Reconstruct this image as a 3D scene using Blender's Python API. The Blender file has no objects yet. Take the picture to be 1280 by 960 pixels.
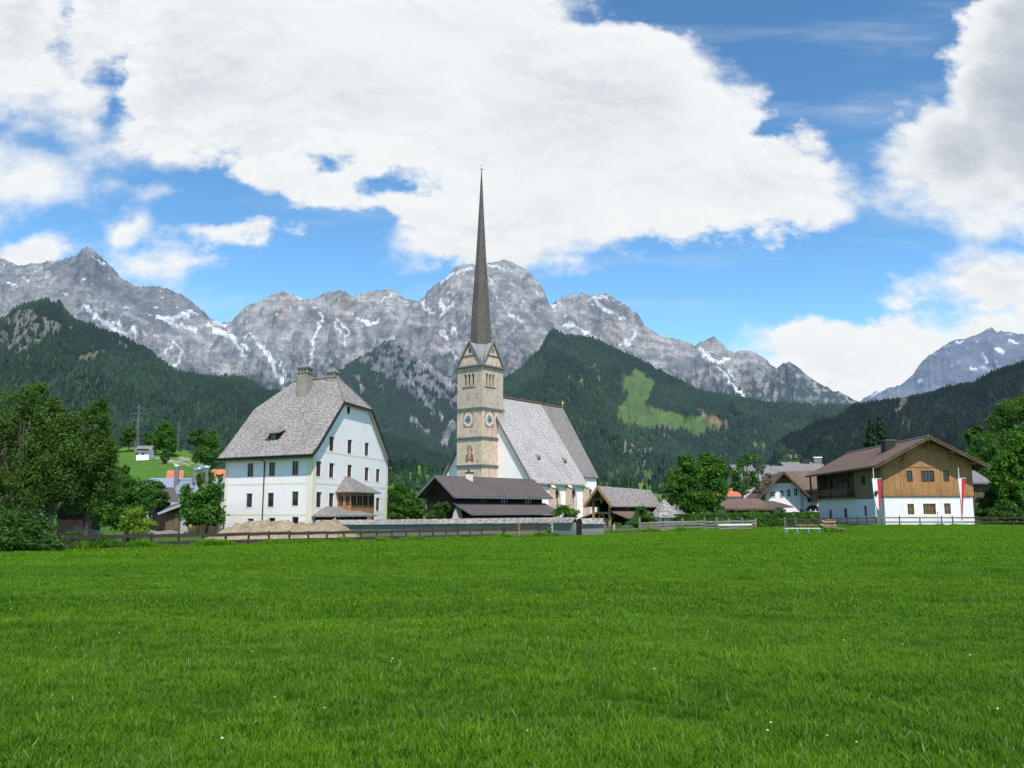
import bpy, math, random
import numpy as np
from mathutils import Vector

random.seed(7); rng = np.random.default_rng(11)
SC = bpy.context.scene; COL = SC.collection
F = 1050.0; TH = math.atan(158.0/F); CT, ST = math.cos(TH), math.sin(TH); EYE = 1.9
R = math.radians

# ---------------------------------------------------------------- geometry of the view
def ray(px, py):
    xc = (px-640)/F; yc = (480-py)/F; d = CT-yc*ST
    return xc/d, (ST+yc*CT)/d
def at(px, py, Y):
    u, w = ray(px, py); return (u*Y, Y, EYE+w*Y)
def zat(px, py, x, y):          # height of the ray at the plan distance y
    return EYE+ray(px, py)[1]*y
def proj(X, Y, Z):
    u = X/Y; w = (Z-EYE)/Y; dep = CT+w*ST
    return 640+F*u/dep, 480-F*(w*CT-ST)/dep
def sstep(a, b, x):
    t = np.clip((x-a)/(b-a), 0, 1); return t*t*(3-2*t)
def g(x, y):                    # height of the ground
    t = np.clip((y-30)/60.0, 0, 1.2); s = sstep(-25, 35, x)
    return t*(-.6+.76*s)
def V(a): return np.array(a, float)

# ---------------------------------------------------------------- tagging
def tag(o, label=None, cat=None, group=None, kind=None):
    if label: o['label'] = label
    if cat: o['category'] = cat
    if group: o['group'] = group
    if kind: o['kind'] = kind
    return o
def thing(name, label, cat, loc, group=None):
    o = bpy.data.objects.new(name, None); COL.objects.link(o)
    o.location = loc; o.empty_display_size = .3
    return tag(o, label, cat, group)
def rootloc(o):
    l = Vector((0, 0, 0))
    while o is not None: l += o.location; o = o.parent
    return l

class MB:
    """collects faces of one mesh"""
    def __init__(s): s.v = []; s.f = []; s.s = []
    def add(s, vs, fs, smooth=False):
        n = len(s.v); s.v += [tuple(map(float, p)) for p in vs]
        s.f += [tuple(n+i for i in f) for f in fs]; s.s += [smooth]*len(fs); return s
    def poly(s, vs): return s.add(vs, [tuple(range(len(vs)))])
    def slab(s, vs, off):
        """polygon vs thickened by the vector off"""
        vs = [V(p) for p in vs]; o = V(off); n = len(vs)
        fs = [tuple(range(n)), tuple(range(2*n-1, n-1, -1))]
        fs += [(i, i+n, (i+1) % n+n, (i+1) % n) for i in range(n)]
        return s.add(vs+[p+o for p in vs], fs)
    def box(s, o, a, b, c):
        """box from corner o with edge vectors a b c"""
        o, a, b, c = V(o), V(a), V(b), V(c)
        return s.slab([o, o+a, o+a+b, o+b], c)
    def cbox(s, c, sx, sy, sz, rz=0):
        ca, sa = math.cos(rz), math.sin(rz); a = V((ca*sx, sa*sx, 0)); b = V((-sa*sy, ca*sy, 0)); z = V((0, 0, sz))
        return s.box(V(c)-a/2-b/2-z/2, a, b, z)
    def bar(s, p, q, w, h=None):
        """square bar from p to q"""
        h = h or w; p, q = V(p), V(q); d = q-p; d /= np.linalg.norm(d)
        up = V((0, 0, 1)) if abs(d[2]) < .95 else V((1, 0, 0))
        a = np.cross(d, up); a /= np.linalg.norm(a); b = np.cross(a, d)
        return s.box(p-a*w/2-b*h/2, a*w, b*h, q-p)
    def tube(s, pts, rad, n=8, cap=True):
        pts = [V(p) for p in pts]; k = len(pts); vs = []; fs = []
        if not hasattr(rad, '__len__'): rad = [rad]*k
        for i, p in enumerate(pts):
            d = pts[min(i+1, k-1)]-pts[max(i-1, 0)]; d /= np.linalg.norm(d)+1e-9
            up = V((0, 0, 1)) if abs(d[2]) < .9 else V((1, 0, 0))
            a = np.cross(d, up); a /= np.linalg.norm(a); b = np.cross(d, a)
            for j in range(n):
                t = 2*math.pi*j/n; vs.append(p+(a*math.cos(t)+b*math.sin(t))*rad[i])
        for i in range(k-1):
            for j in range(n):
                fs.append((i*n+j, i*n+(j+1) % n, (i+1)*n+(j+1) % n, (i+1)*n+j))
        s.add(vs, fs, True)
        if cap: s.add([vs[j] for j in range(n)][::-1], [tuple(range(n))]); s.add(vs[-n:], [tuple(range(n))])
        return s
    def sphere(s, c, r, n=10, m=7):
        c = V(c); r = V(r) if hasattr(r, '__len__') else V((r, r, r)); vs = []; fs = []
        for i in range(m+1):
            ph = math.pi*i/m
            for j in range(n):
                t = 2*math.pi*j/n; vs.append(c+r*V((math.sin(ph)*math.cos(t), math.sin(ph)*math.sin(t), math.cos(ph))))
        for i in range(m):
            for j in range(n): fs.append((i*n+j, (i+1)*n+j, (i+1)*n+(j+1) % n, i*n+(j+1) % n))
        return s.add(vs, fs, True)
    def build(s, name, mat, parent=None):
        me = bpy.data.meshes.new(name)
        l = rootloc(parent) if parent is not None else Vector((0, 0, 0))
        me.from_pydata([(p[0]-l[0], p[1]-l[1], p[2]-l[2]) for p in s.v], [], s.f)
        me.materials.append(mat); me.polygons.foreach_set('use_smooth', s.s)
        uv = me.uv_layers.new(name='UVMap'); me.update()
        arr = np.empty((len(me.loops), 2)); vv = np.array(s.v)
        for p in me.polygons:
            n = V(p.normal); h = np.cross((0, 0, 1), n); L = np.linalg.norm(h)
            h = h/L if L > .05 else V((1, 0, 0)); up = np.cross(n, h)
            for li in p.loop_indices:
                q = vv[me.loops[li].vertex_index]; arr[li] = (q@h, q@up)
        uv.data.foreach_set('uv', arr.ravel())
        o = bpy.data.objects.new(name, me); COL.objects.link(o)
        if parent is not None: o.parent = parent
        return o

def npmesh(name, verts, faces, mat, attrs=None, smooth=True, parent=None, link=True):
    """fast mesh of equal-sided faces from numpy arrays"""
    me = bpy.data.meshes.new(name); k = faces.shape[1]
    me.vertices.add(len(verts)); me.vertices.foreach_set('co', np.ascontiguousarray(verts, dtype=np.float32).ravel())
    me.loops.add(faces.size); me.loops.foreach_set('vertex_index', faces.astype(np.int32).ravel())
    me.polygons.add(len(faces)); me.polygons.foreach_set('loop_start', np.arange(0, faces.size, k, dtype=np.int32))
    me.polygons.foreach_set('use_smooth', np.full(len(faces), smooth))
    for nm, arr in (attrs or {}).items():
        a = me.attributes.new(nm, 'FLOAT_COLOR' if arr.ndim == 2 else 'FLOAT', 'POINT')
        if arr.ndim == 2:
            c = np.ones((len(verts), 4), np.float32); c[:, :3] = arr; a.data.foreach_set('color', c.ravel())
        else: a.data.foreach_set('value', arr.astype(np.float32))
    me.materials.append(mat); me.update(); me.validate()
    o = bpy.data.objects.new(name, me)
    if link: COL.objects.link(o)
    if parent is not None: o.parent = parent
    return o

# ---------------------------------------------------------------- noise in numpy
_perm = np.random.default_rng(3).permutation(512)
def _h(ix, iy, s):
    return _perm[(_perm[(ix+s*37) & 511]+iy) & 511]
def perlin(x, y, s=0):
    ix = np.floor(x).astype(int); iy = np.floor(y).astype(int); fx = x-ix; fy = y-iy
    def gr(a, b, dx, dy):
        t = _h(a, b, s)*(2*math.pi/512); return np.cos(t)*dx+np.sin(t)*dy
    u = fx**3*(fx*(fx*6-15)+10); v = fy**3*(fy*(fy*6-15)+10)
    n0 = gr(ix, iy, fx, fy)*(1-u)+gr(ix+1, iy, fx-1, fy)*u
    n1 = gr(ix, iy+1, fx, fy-1)*(1-u)+gr(ix+1, iy+1, fx-1, fy-1)*u
    return (n0*(1-v)+n1*v)*1.5
def fbm(x, y, o=5, s=0, gain=.5):
    r = 0; a = 1
    for i in range(o): r = r+a*perlin(x*2**i, y*2**i, s+i); a *= gain
    return r
def ridged(x, y, o=6, s=0, gain=.5):
    r = 0; a = .5; w = 1
    for i in range(o):
        n = (1-np.abs(perlin(x*2**i+i*3.7, y*2**i, s+i)))**2*w
        w = np.clip(n*1.6, 0, 1); r = r+a*n; a *= gain
    return r

# ---------------------------------------------------------------- materials
class NT:
    def __init__(s, nt): s.nt = nt; s.n = nt.nodes; s.l = nt.links
    def node(s, t, **kw):
        n = s.n.new(t)
        for k, v in kw.items(): setattr(n, k, v)
        return n
    def put(s, sock, v):
        if hasattr(v, 'is_output'): s.l.new(v, sock)
        elif v is not None:
            if hasattr(v, '__len__') and len(v) == 3 and sock.type == 'RGBA': v = (*v, 1)
            sock.default_value = v
    def m(s, op, a, b=None, c=None, clamp=False):
        n = s.node('ShaderNodeMath', operation=op, use_clamp=clamp)
        for i, v in enumerate((a, b, c)):
            if v is not None: s.put(n.inputs[i], v)
        return n.outputs[0]
    def vm(s, op, a, b=None, out=0):
        n = s.node('ShaderNodeVectorMath', operation=op)
        s.put(n.inputs[0], a)
        if b is not None: s.put(n.inputs[1], b)
        return n.outputs[out]
    def mix(s, f, a, b, mode='MIX'):
        n = s.node('ShaderNodeMix', data_type='RGBA', blend_type=mode)
        s.put(n.inputs[0], f); s.put(n.inputs[6], a); s.put(n.inputs[7], b); return n.outputs[2]
    def noise(s, vec, scale, detail=4, rough=.55, lac=2.0, dist=0):
        n = s.node('ShaderNodeTexNoise'); s.put(n.inputs['Vector'], vec)
        n.inputs['Scale'].default_value = scale; n.inputs['Detail'].default_value = detail
        n.inputs['Roughness'].default_value = rough; n.inputs['Lacunarity'].default_value = lac; n.inputs['Distortion'].default_value = dist
        return n.outputs[0]
    def ramp(s, f, a, b):        # smooth step
        n = s.node('ShaderNodeMapRange', interpolation_type='SMOOTHSTEP')
        s.put(n.inputs[0], f); n.inputs[1].default_value = a; n.inputs[2].default_value = b; return n.outputs[0]
    def mapping(s, vec, scale=(1, 1, 1), rot=(0, 0, 0)):
        n = s.node('ShaderNodeMapping'); s.put(n.inputs[0], vec); n.inputs['Scale'].default_value = scale; n.inputs['Rotation'].default_value = rot
        return n.outputs[0]
    def bump(s, h, strength, dist=.05):
        n = s.node('ShaderNodeBump'); n.inputs['Strength'].default_value = strength; n.inputs['Distance'].default_value = dist
        s.put(n.inputs['Height'], h); return n.outputs[0]

HAZE_GLOW = (.30, .44, .66)  # glow colour of the painted distance haze
def newmat(name):
    m = bpy.data.materials.new(name); m.use_nodes = True; t = NT(m.node_tree)
    b = t.n['Principled BSDF']; b.inputs['Roughness'].default_value = .85; b.inputs['Specular IOR Level'].default_value = .2
    return m, t, b
def add_haze_glow(m, t, shader, L):
    """aerial perspective painted as bluish emission in the material, growing away from the origin"""
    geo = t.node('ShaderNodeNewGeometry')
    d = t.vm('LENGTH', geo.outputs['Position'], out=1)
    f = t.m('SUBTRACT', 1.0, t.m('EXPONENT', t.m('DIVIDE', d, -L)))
    e = t.node('ShaderNodeEmission'); t.put(e.inputs[0], HAZE_GLOW); e.inputs[1].default_value = 1
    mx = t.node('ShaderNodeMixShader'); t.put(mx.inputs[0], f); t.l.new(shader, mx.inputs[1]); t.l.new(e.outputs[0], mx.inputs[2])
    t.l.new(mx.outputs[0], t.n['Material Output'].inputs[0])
def uvc(t): return t.node('ShaderNodeUVMap').outputs[0]
def pos(t): return t.node('ShaderNodeNewGeometry').outputs['Position']

def m_plaster(name, c, stain=(.45, .43, .38), amt=.35):
    m, t, b = newmat(name); p = pos(t); u = uvc(t)
    n1 = t.noise(p, .5, 5, .6); n2 = t.noise(t.mapping(u, (2.2, .35, 1)), 1, 4, .6); n3 = t.noise(p, 9, 3)
    sz = t.node('ShaderNodeSeparateXYZ'); t.put(sz.inputs[0], p); damp = t.m('MULTIPLY', t.ramp(t.m('ADD', sz.outputs[2], t.m('MULTIPLY', n1, -1.6)), .6, -1.4), .75)
    f = t.m('MAXIMUM', t.m('MULTIPLY', t.ramp(t.m('MULTIPLY', n1, n2), .22, .48), amt), t.m('MULTIPLY', damp, amt*1.6), clamp=True)
    c1 = t.mix(f, c, stain); c1 = t.mix(t.m('MULTIPLY', n3, .12), c1, tuple(x*.72 for x in c))
    t.put(b.inputs['Base Color'], c1); t.put(b.inputs['Normal'], t.bump(n3, .35, .02)); b.inputs['Roughness'].default_value = .95
    return m
def m_shingle(name, c1, c2, moss=None, w=.16, h=.22, con=1.0):
    m, t, b = newmat(name); u = uvc(t); p = pos(t)
    wob = t.vm('ADD', u, t.vm('SCALE', t.node('ShaderNodeTexNoise').outputs[1]))
    br = t.node('ShaderNodeTexBrick'); t.put(br.inputs['Vector'], u)
    br.inputs['Scale'].default_value = 1; br.inputs['Brick Width'].default_value = w; br.inputs['Row Height'].default_value = h
    br.inputs['Mortar Size'].default_value = .012; br.inputs['Bias'].default_value = 0
    t.put(br.inputs['Color1'], c1); t.put(br.inputs['Color2'], c2); t.put(br.inputs['Mortar'], tuple(x*.35 for x in c1))
    sp = t.noise(u, 3.3, 5, .7); big = t.noise(p, .22, 4, .6); st = t.noise(t.mapping(u, (2.5, .18, 1)), 1, 4, .65)
    c = t.mix(t.m('MULTIPLY', t.ramp(sp, .40, .62), .6*con), br.outputs[0], tuple(min(1, x*1.65) for x in c2))
    c = t.mix(t.m('MULTIPLY', t.ramp(sp, .52, .36), .62*con), c, tuple(x*.42 for x in c1))
    c = t.mix(t.m('MULTIPLY', t.ramp(st, .45, .68), .4), c, tuple(x*.5 for x in c1))
    c = t.mix(t.m('MULTIPLY', t.ramp(big, .45, .7), .35), c, moss or tuple(x*.65 for x in c1))
    t.put(b.inputs['Base Color'], c)
    t.put(b.inputs['Normal'], t.bump(t.m('ADD', br.outputs[1], sp), .5, .05)); b.inputs['Roughness'].default_value = .9
    return m
def m_planks(name, c1, c2, w=.2, vert=True, dark=.35):
    m, t, b = newmat(name); u = uvc(t)
    uu = t.mapping(u, rot=(0, 0, R(90))) if vert else u
    br = t.node('ShaderNodeTexBrick'); t.put(br.inputs['Vector'], uu)
    br.inputs['Scale'].default_value = 1; br.inputs['Brick Width'].default_value = 9; br.inputs['Row Height'].default_value = w
    br.inputs['Mortar Size'].default_value = .014; t.put(br.inputs['Color1'], c1); t.put(br.inputs['Color2'], c2); t.put(br.inputs['Mortar'], tuple(x*.2 for x in c1))
    gr = t.noise(t.mapping(uu, (.7, 9, 1)), 1, 5, .65); big = t.noise(pos(t), .7, 4, .6)
    c = t.mix(t.m('MULTIPLY', t.ramp(gr, .4, .65), .45), br.outputs[0], tuple(x*.5 for x in c1))
    c = t.mix(t.m('MULTIPLY', t.ramp(big, .42, .7), dark), c, tuple(x*.4 for x in c1))
    t.put(b.inputs['Base Color'], c); t.put(b.inputs['Normal'], t.bump(t.m('ADD', br.outputs[1], gr), .4, .02))
    return m
def m_stone(name, c1, c2, w=.75, h=.38):
    m, t, b = newmat(name); u = uvc(t); p = pos(t)
    br = t.node('ShaderNodeTexBrick'); t.put(br.inputs['Vector'], u)
    br.inputs['Scale'].default_value = 1; br.inputs['Brick Width'].default_value = w; br.inputs['Row Height'].default_value = h
    br.inputs['Mortar Size'].default_value = .02; t.put(br.inputs['Color1'], c1); t.put(br.inputs['Color2'], c2); t.put(br.inputs['Mortar'], tuple(x*.75 for x in c1))
    n = t.noise(p, .35, 5, .7); n2 = t.noise(t.mapping(u, (1.0, .5, 1)), 1.2, 5, .7)
    c = t.mix(t.m('MULTIPLY', t.ramp(n2, .45, .68), .55), br.outputs[0], (.17, .155, .13))
    c = t.mix(t.m('MULTIPLY', t.ramp(n, .5, .7), .35), c, (.52, .42, .27))
    t.put(b.inputs['Base Color'], c); t.put(b.inputs['Normal'], t.bump(t.m('ADD', br.outputs[1], n2), .4, .04)); return m
def m_plain(name, c, rough=.7, metal=0, var=.25, scale=6, spec=.3):
    m, t, b = newmat(name)
    n = t.noise(pos(t), scale, 4, .6)
    t.put(b.inputs['Base Color'], t.mix(t.m('MULTIPLY', t.ramp(n, .35, .7), var), c, tuple(x*.45 for x in c)))
    b.inputs['Roughness'].default_value = rough; b.inputs['Metallic'].default_value = metal; b.inputs['Specular IOR Level'].default_value = spec
    return m
def m_leaf(name, c1, c2, scale=.9, trans=.35, haze=None):
    m, t, b = newmat(name)
    p = pos(t); n = t.noise(p, scale, 3, .6); n2 = t.noise(p, scale*9, 2)
    oi = t.node('ShaderNodeAttribute', attribute_name='tint').outputs['Fac']
    f = t.m('ADD', t.m('MULTIPLY', t.ramp(n, .35, .65), .5), t.m('MULTIPLY', oi, .5))
    c = t.mix(f, c1, c2); c = t.mix(t.m('MULTIPLY', t.ramp(n2, .5, .7), .4), c, tuple(x*.45 for x in c1))
    t.put(b.inputs['Base Color'], c); b.inputs['Roughness'].default_value = .55; b.inputs['Specular IOR Level'].default_value = .25
    tr = t.node('ShaderNodeBsdfTranslucent'); t.put(tr.inputs[0], t.mix(.5, c, (c2[0]*1.3, c2[1]*1.4, c2[2]*.6)))
    mx = t.node('ShaderNodeMixShader'); mx.inputs[0].default_value = trans
    t.l.new(b.outputs[0], mx.inputs[1]); t.l.new(tr.outputs[0], mx.inputs[2]); t.l.new(mx.outputs[0], t.n['Material Output'].inputs[0])
    if haze: add_haze_glow(m, t, mx.outputs[0], haze)
    return m
def m_glass(name, c=(.02, .025, .03), rough=.08):
    m, t, b = newmat(name); t.put(b.inputs['Base Color'], c); b.inputs['Roughness'].default_value = rough; b.inputs['Specular IOR Level'].default_value = .5
    n = t.noise(pos(t), 1.5, 2); t.put(b.inputs['Normal'], t.bump(n, .12, .05)); return m

M = {}
M['plaster'] = m_plaster('white_plaster', (.93, .85, .825), (.5, .5, .47), .3)
M['plaster_church'] = m_plaster('church_plaster', (.95, .87, .84), (.55, .53, .48), .22)
M['plaster_cool'] = m_plaster('whitewash', (.80, .76, .74), (.42, .44, .42), .4)
M['plaster_grey'] = m_plaster('old_plaster', (.47, .44, .42), (.3, .31, .28), .6)
M['wall_shaded'] = m_plaster('stained_shaded_wall', (.30, .295, .27), (.13, .14, .11), .8)  # stained whitewash; the greyed base colour paints the shade under the coping
M['chimney'] = m_plaster('sooty_plaster', (.34, .30, .25), (.14, .13, .11), .8)
M['plaster_cream'] = m_plaster('cream_plaster', (.84, .75, .58), (.6, .53, .4), .3)
M['plaster_beige'] = m_plaster('beige_plaster', (.62, .57, .48), (.4, .37, .3), .3)
M['shingle'] = m_shingle('grey_wood_shingles', (.225, .20, .185), (.33, .295, .275))
M['shingle_light'] = m_shingle('pale_wood_shingles', (.31, .285, .275), (.42, .39, .375), w=.3, h=.3, con=1.1)
M['shingle_mid'] = m_shingle('weathered_wood_shingles', (.20, .18, .165), (.27, .245, .23), w=.25, h=.28, con=.6)
M['shingle_spire'] = m_shingle('spire_shingles', (.10, .088, .078), (.15, .132, .115), w=.3, h=.35, con=.5)
M['shingle_skirt'] = m_shingle('skirt_shingles', (.24, .23, .22), (.32, .31, .30), w=.3, h=.35, con=.5)
M['tile_brown'] = m_shingle('brown_tiles', (.16, .105, .08), (.20, .135, .105), w=.3, h=.35, con=.3)
M['tile_dark'] = m_shingle('dark_tiles', (.105, .085, .08), (.135, .112, .105), w=.3, h=.35, con=.35)
M['tile_red'] = m_shingle('orange_tiles', (.55, .17, .09), (.62, .22, .12), w=.3, h=.35, con=.2)
M['tile_grey'] = m_shingle('grey_tiles', (.20, .185, .18), (.25, .235, .23), w=.3, h=.35, con=.3)
M['wood_new'] = m_planks('honey_boards', (.40, .20, .085), (.50, .27, .12), .22)
M['wood_old'] = m_planks('weathered_boards', (.13, .09, .055), (.19, .135, .085), .2)
M['wood_tan'] = m_planks('tan_boards', (.24, .165, .09), (.32, .225, .125), .2)
M['wood_dark'] = m_planks('dark_boards', (.028, .019, .014), (.045, .028, .02), .2)
M['wood_dark_h'] = m_planks('dark_logs', (.05, .032, .022), (.075, .048, .03), .25, False)
M['wood_beam'] = m_planks('timber_beam', (.34, .19, .08), (.42, .25, .11), .3)
M['wood_grey'] = m_planks('grey_boards', (.20, .18, .155), (.30, .27, .235), .18, False)
M['fence_dark'] = m_plain('old_fence_wood', (.075, .06, .052), .9, var=.6, scale=4)
M['frame_brown'] = m_plain('brown_frame', (.07, .03, .025), .6)
M['frame_ochre'] = m_plain('ochre_frame', (.45, .25, .06), .6)
M['frame_white'] = m_plain('white_frame', (.75, .75, .72), .5)
M['trim_dark'] = m_plain('dark_trim', (.035, .03, .028), .7)
M['trim_grey'] = m_plain('lead_trim', (.16, .16, .18), .5)
M['glass'] = m_glass('window_glass')
M['void'] = m_plain('dark_interior', (.012, .010, .009), .95, var=.2, spec=0)
M['stone'] = m_stone('tower_stone', (.62, .455, .34), (.70, .54, .41))
M['stone_grey'] = m_stone('grey_tower_stone', (.50, .39, .31), (.60, .475, .38))
M['metal'] = m_plain('sheet_metal', (.55, .60, .66), .35, .7, .2, 1)
M['metal_bright'] = m_plain('bright_steel', (.9, .92, .98), .12, 1, .05, 1)
M['gold'] = m_plain('gold_leaf', (.8, .55, .15), .3, .9, .1)
M['bark'] = m_plain('bark', (.09, .07, .05), .95, var=.6, scale=9)
M['clock_red'] = m_plain('clock_red', (.42, .17, .11), .8)
M['clock_white'] = m_plain('clock_white', (.8, .8, .78), .7, var=.08)
M['clock_teal'] = m_plain('clock_teal', (.16, .27, .29), .7)
M['fresco_red'] = m_plain('fresco_red', (.40, .13, .07), .9, var=.7, scale=2.5)
M['fresco_ochre'] = m_plain('fresco_ochre', (.55, .36, .20), .9, var=.6, scale=2.5)
M['fresco_pale'] = m_plain('fresco_pale', (.62, .56, .45), .9, var=.3, scale=2)
M['black'] = m_plain('black_paint', (.015, .015, .018), .5)
M['flag_red'] = m_plain('red_cloth', (.62, .03, .05), .8, var=.2)
M['flag_white'] = m_plain('white_cloth', (.78, .78, .80), .8, var=.1)
M['board_new'] = m_plain('fresh_boards', (.52, .38, .21), .8, var=.4)
M['teal'] = m_plain('teal_paint', (.05, .22, .24), .5)

# leaves
M['leaf_dark'] = m_leaf('dark_leaves', (.028, .075, .012), (.08, .18, .025))
M['leaf_olive'] = m_leaf('olive_leaves', (.038, .090, .014), (.13, .235, .036), trans=.45)
M['leaf_mid'] = m_leaf('green_leaves', (.032, .10, .010), (.09, .22, .022))
M['leaf_bright'] = m_leaf('bright_leaves', (.045, .14, .012), (.11, .26, .025))
M['leaf_lime'] = m_leaf('lime_leaves', (.08, .17, .012), (.24, .36, .035))
M['leaf_grey'] = m_leaf('greygreen_leaves', (.05, .085, .03), (.13, .18, .08))
M['needle'] = m_leaf('needles', (.014, .036, .012), (.035, .075, .022), trans=.1)
M['hedge_leaf'] = m_leaf('hedge_leaves', (.035, .10, .01), (.10, .22, .022))
M['blossom'] = m_leaf('white_blossom', (.5, .52, .35), (.75, .76, .6), trans=.2)
# ---------------------------------------------------------------- camera, sun, sky
cam = bpy.data.cameras.new('camera'); camo = bpy.data.objects.new('camera', cam); COL.objects.link(camo)
camo.location = (0, 0, EYE); camo.rotation_euler = (R(90)+TH, 0, 0)
cam.sensor_width = 36; cam.lens = 36*F/1280; cam.clip_start = .1; cam.clip_end = 60000
SC.camera = camo
SEL, SAZ = R(54), R(165)
sv = Vector((math.sin(SAZ)*math.cos(SEL), math.cos(SAZ)*math.cos(SEL), math.sin(SEL)))
sl = bpy.data.lights.new('sun', 'SUN'); sl.energy = 5.0; sl.angle = R(.53); sl.color = (1, .955, .88)
so = bpy.data.objects.new('sun', sl); COL.objects.link(so); so.rotation_euler = sv.to_track_quat('Z', 'Y').to_euler(); so.location = (0, -20, 60)
SC.view_settings.view_transform = 'Standard'; SC.view_settings.look = 'None'; SC.view_settings.exposure = 0; SC.view_settings.gamma = 1

W = bpy.data.worlds.new('World'); SC.world = W; W.use_nodes = True; t = NT(W.node_tree)
W.cycles.sampling_method = 'MANUAL'; W.cycles.sample_map_resolution = 256
SC.cycles.max_bounces = 4; SC.cycles.use_denoising = True; SC.cycles.use_adaptive_sampling = True; SC.cycles.adaptive_threshold = .03; SC.cycles.time_limit = 560; SC.cycles.diffuse_bounces = 2; SC.cycles.glossy_bounces = 2; SC.cycles.transmission_bounces = 2; SC.cycles.transparent_max_bounces = 4; SC.cycles.caustics_reflective = False; SC.cycles.caustics_refractive = False
for n in list(t.n): t.n.remove(n)
sky = t.node('ShaderNodeTexSky', sky_type='NISHITA'); sky.sun_disc = False; sky.sun_elevation = SEL; sky.sun_rotation = SAZ
sky.altitude = 800; sky.air_density = 1.0; sky.dust_density = .6; sky.ozone_density = 2.0
tc = t.node('ShaderNodeTexCoord').outputs['Generated']
sep = t.node('ShaderNodeSeparateXYZ'); t.put(sep.inputs[0], tc)
ys = t.m('MAXIMUM', sep.outputs[1], .05)
cu = t.m('DIVIDE', sep.outputs[0], ys); cw = t.m('DIVIDE', sep.outputs[2], ys)
cb = t.node('ShaderNodeCombineXYZ'); t.put(cb.inputs[0], cu); t.put(cb.inputs[1], cw); P0 = cb.outputs[0]
# billows: domain warped noise on the direction of the sky
wn = t.node('ShaderNodeTexNoise'); t.put(wn.inputs['Vector'], P0); wn.inputs['Scale'].default_value = 5; wn.inputs['Detail'].default_value = 5; wn.inputs['Roughness'].default_value = .6
wv = t.vm('MULTIPLY', t.vm('SUBTRACT', wn.outputs['Color'], (.5, .5, .5)), (.12, .07, 0))
PW = t.vm('ADD', P0, wv)
def ell(bx, by, rx, ry):         # signed distance (in thousandths of the view) to the edge of an elliptic cloud mass
    u0, w0 = ray(bx, by); u1, _ = ray(bx+rx, by); _, w1 = ray(bx, by-ry)
    d = t.vm('MULTIPLY', t.vm('SUBTRACT', PW, (u0, w0, 0)), (1/(u1-u0), 1/abs(w1-w0), 0))
    r = t.vm('LENGTH', d, out=1)
    return t.m('MULTIPLY', t.m('SUBTRACT', 1.0, r), float(min(rx, ry)))
BL = [(60, 42, 240, 92), (250, 70, 260, 128), (450, 115, 220, 145), (640, 165, 190, 172), (545, 305, 80, 38), (790, 160, 165, 140), (930, 222, 155, 70), (895, 140, 62, 66), (600, 10, 130, 60),
 (18, 224, 88, 50), (5, 262, 48, 25), (55, 316, 72, 22), (172, 292, 30, 24), (188, 274, 20, 16), (195, 343, 66, 21), (240, 330, 52, 16), (290, 294, 48, 12), (318, 287, 21, 12), (203, 236, 17, 9), (148, 227, 14, 8),
 (1330, 130, 150, 185), (1200, 200, 122, 72), (1250, 250, 90, 55), (1250, 362, 100, 56), (1160, 376, 34, 12), (1090, 450, 190, 55), (1270, 430, 170, 58), (1000, 432, 85, 30), (1120, 490, 220, 60)]
tot = None
for q in BL:
    e = ell(*q)
    if tot is None: tot = e
    else:
        n = t.node('ShaderNodeMath', operation='SMOOTH_MAX'); t.put(n.inputs[0], tot); t.put(n.inputs[1], e); n.inputs[2].default_value = 6; tot = n.outputs[0]
for q in [(415, 195, 24, 10), (490, 234, 22, 7), (140, 132, 7, 24), (84, 24, 5, 9)]:
    e = t.m('MULTIPLY', ell(*q), -1.1)
    n = t.node('ShaderNodeMath', operation='SMOOTH_MIN'); t.put(n.inputs[0], tot); t.put(n.inputs[1], e); n.inputs[2].default_value = 6; tot = n.outputs[0]
fine = t.noise(t.mapping(P0, (1, 1.5, 1)), 10, 8, .60)
fineb = t.noise(t.mapping(t.vm('ADD', P0, (.003, .010, 0)), (1, 1.5, 1)), 10, 8, .60)
dens = t.m('ADD', tot, t.m('MULTIPLY', t.m('SUBTRACT', fine, .5), 120.0))
soft = t.ramp(t.noise(P0, 4, 2), .42, .62)
alpha = t.ramp(t.m('DIVIDE', dens, t.m('MULTIPLY_ADD', soft, 1.3, .7)), -9, 19)
wisp = t.noise(t.mapping(P0, (1.2, 7, 1), (0, 0, .12)), 2.2, 6, .6)
alpha2 = t.m('MULTIPLY', t.ramp(wisp, .48, .85), .42)
alpha = t.m('MAXIMUM', alpha, alpha2)
lit = t.ramp(t.m('SUBTRACT', fine, fineb), -.035, .05)
big = t.noise(t.mapping(P0, (1, 1.8, 1)), 3.0, 5, .55)
thick = t.ramp(dens, 15, 110)
shade = t.m('MULTIPLY', t.m('ADD', t.m('MULTIPLY', thick, .42), t.m('MULTIPLY', t.m('SUBTRACT', 1.0, lit), .22)), t.ramp(big, .30, .70), clamp=True)
rs = t.m('MULTIPLY', t.m('MULTIPLY', t.ramp(cu, .44, .60), t.ramp(cw, .34, .44)), t.ramp(dens, 12, 60))     # the bank on the right is in its own shadow
shade = t.m('ADD', shade, t.m('MULTIPLY', rs, .62), clamp=True)
cc = t.mix(shade, (.955, .985, 1.0), (.50, .56, .64))
hs = t.node('ShaderNodeHueSaturation'); hs.inputs['Saturation'].default_value = 1.12; t.put(hs.inputs['Value'], t.m('MULTIPLY_ADD', t.ramp(sep.outputs[2], .5, .0), .34, 1.3)); t.put(hs.inputs['Color'], t.mix(1.0, sky.outputs[0], (.88, 1.04, 1.06), 'MULTIPLY'))
b1 = t.node('ShaderNodeBackground'); t.put(b1.inputs[0], hs.outputs[0]); b1.inputs[1].default_value = .135
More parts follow.
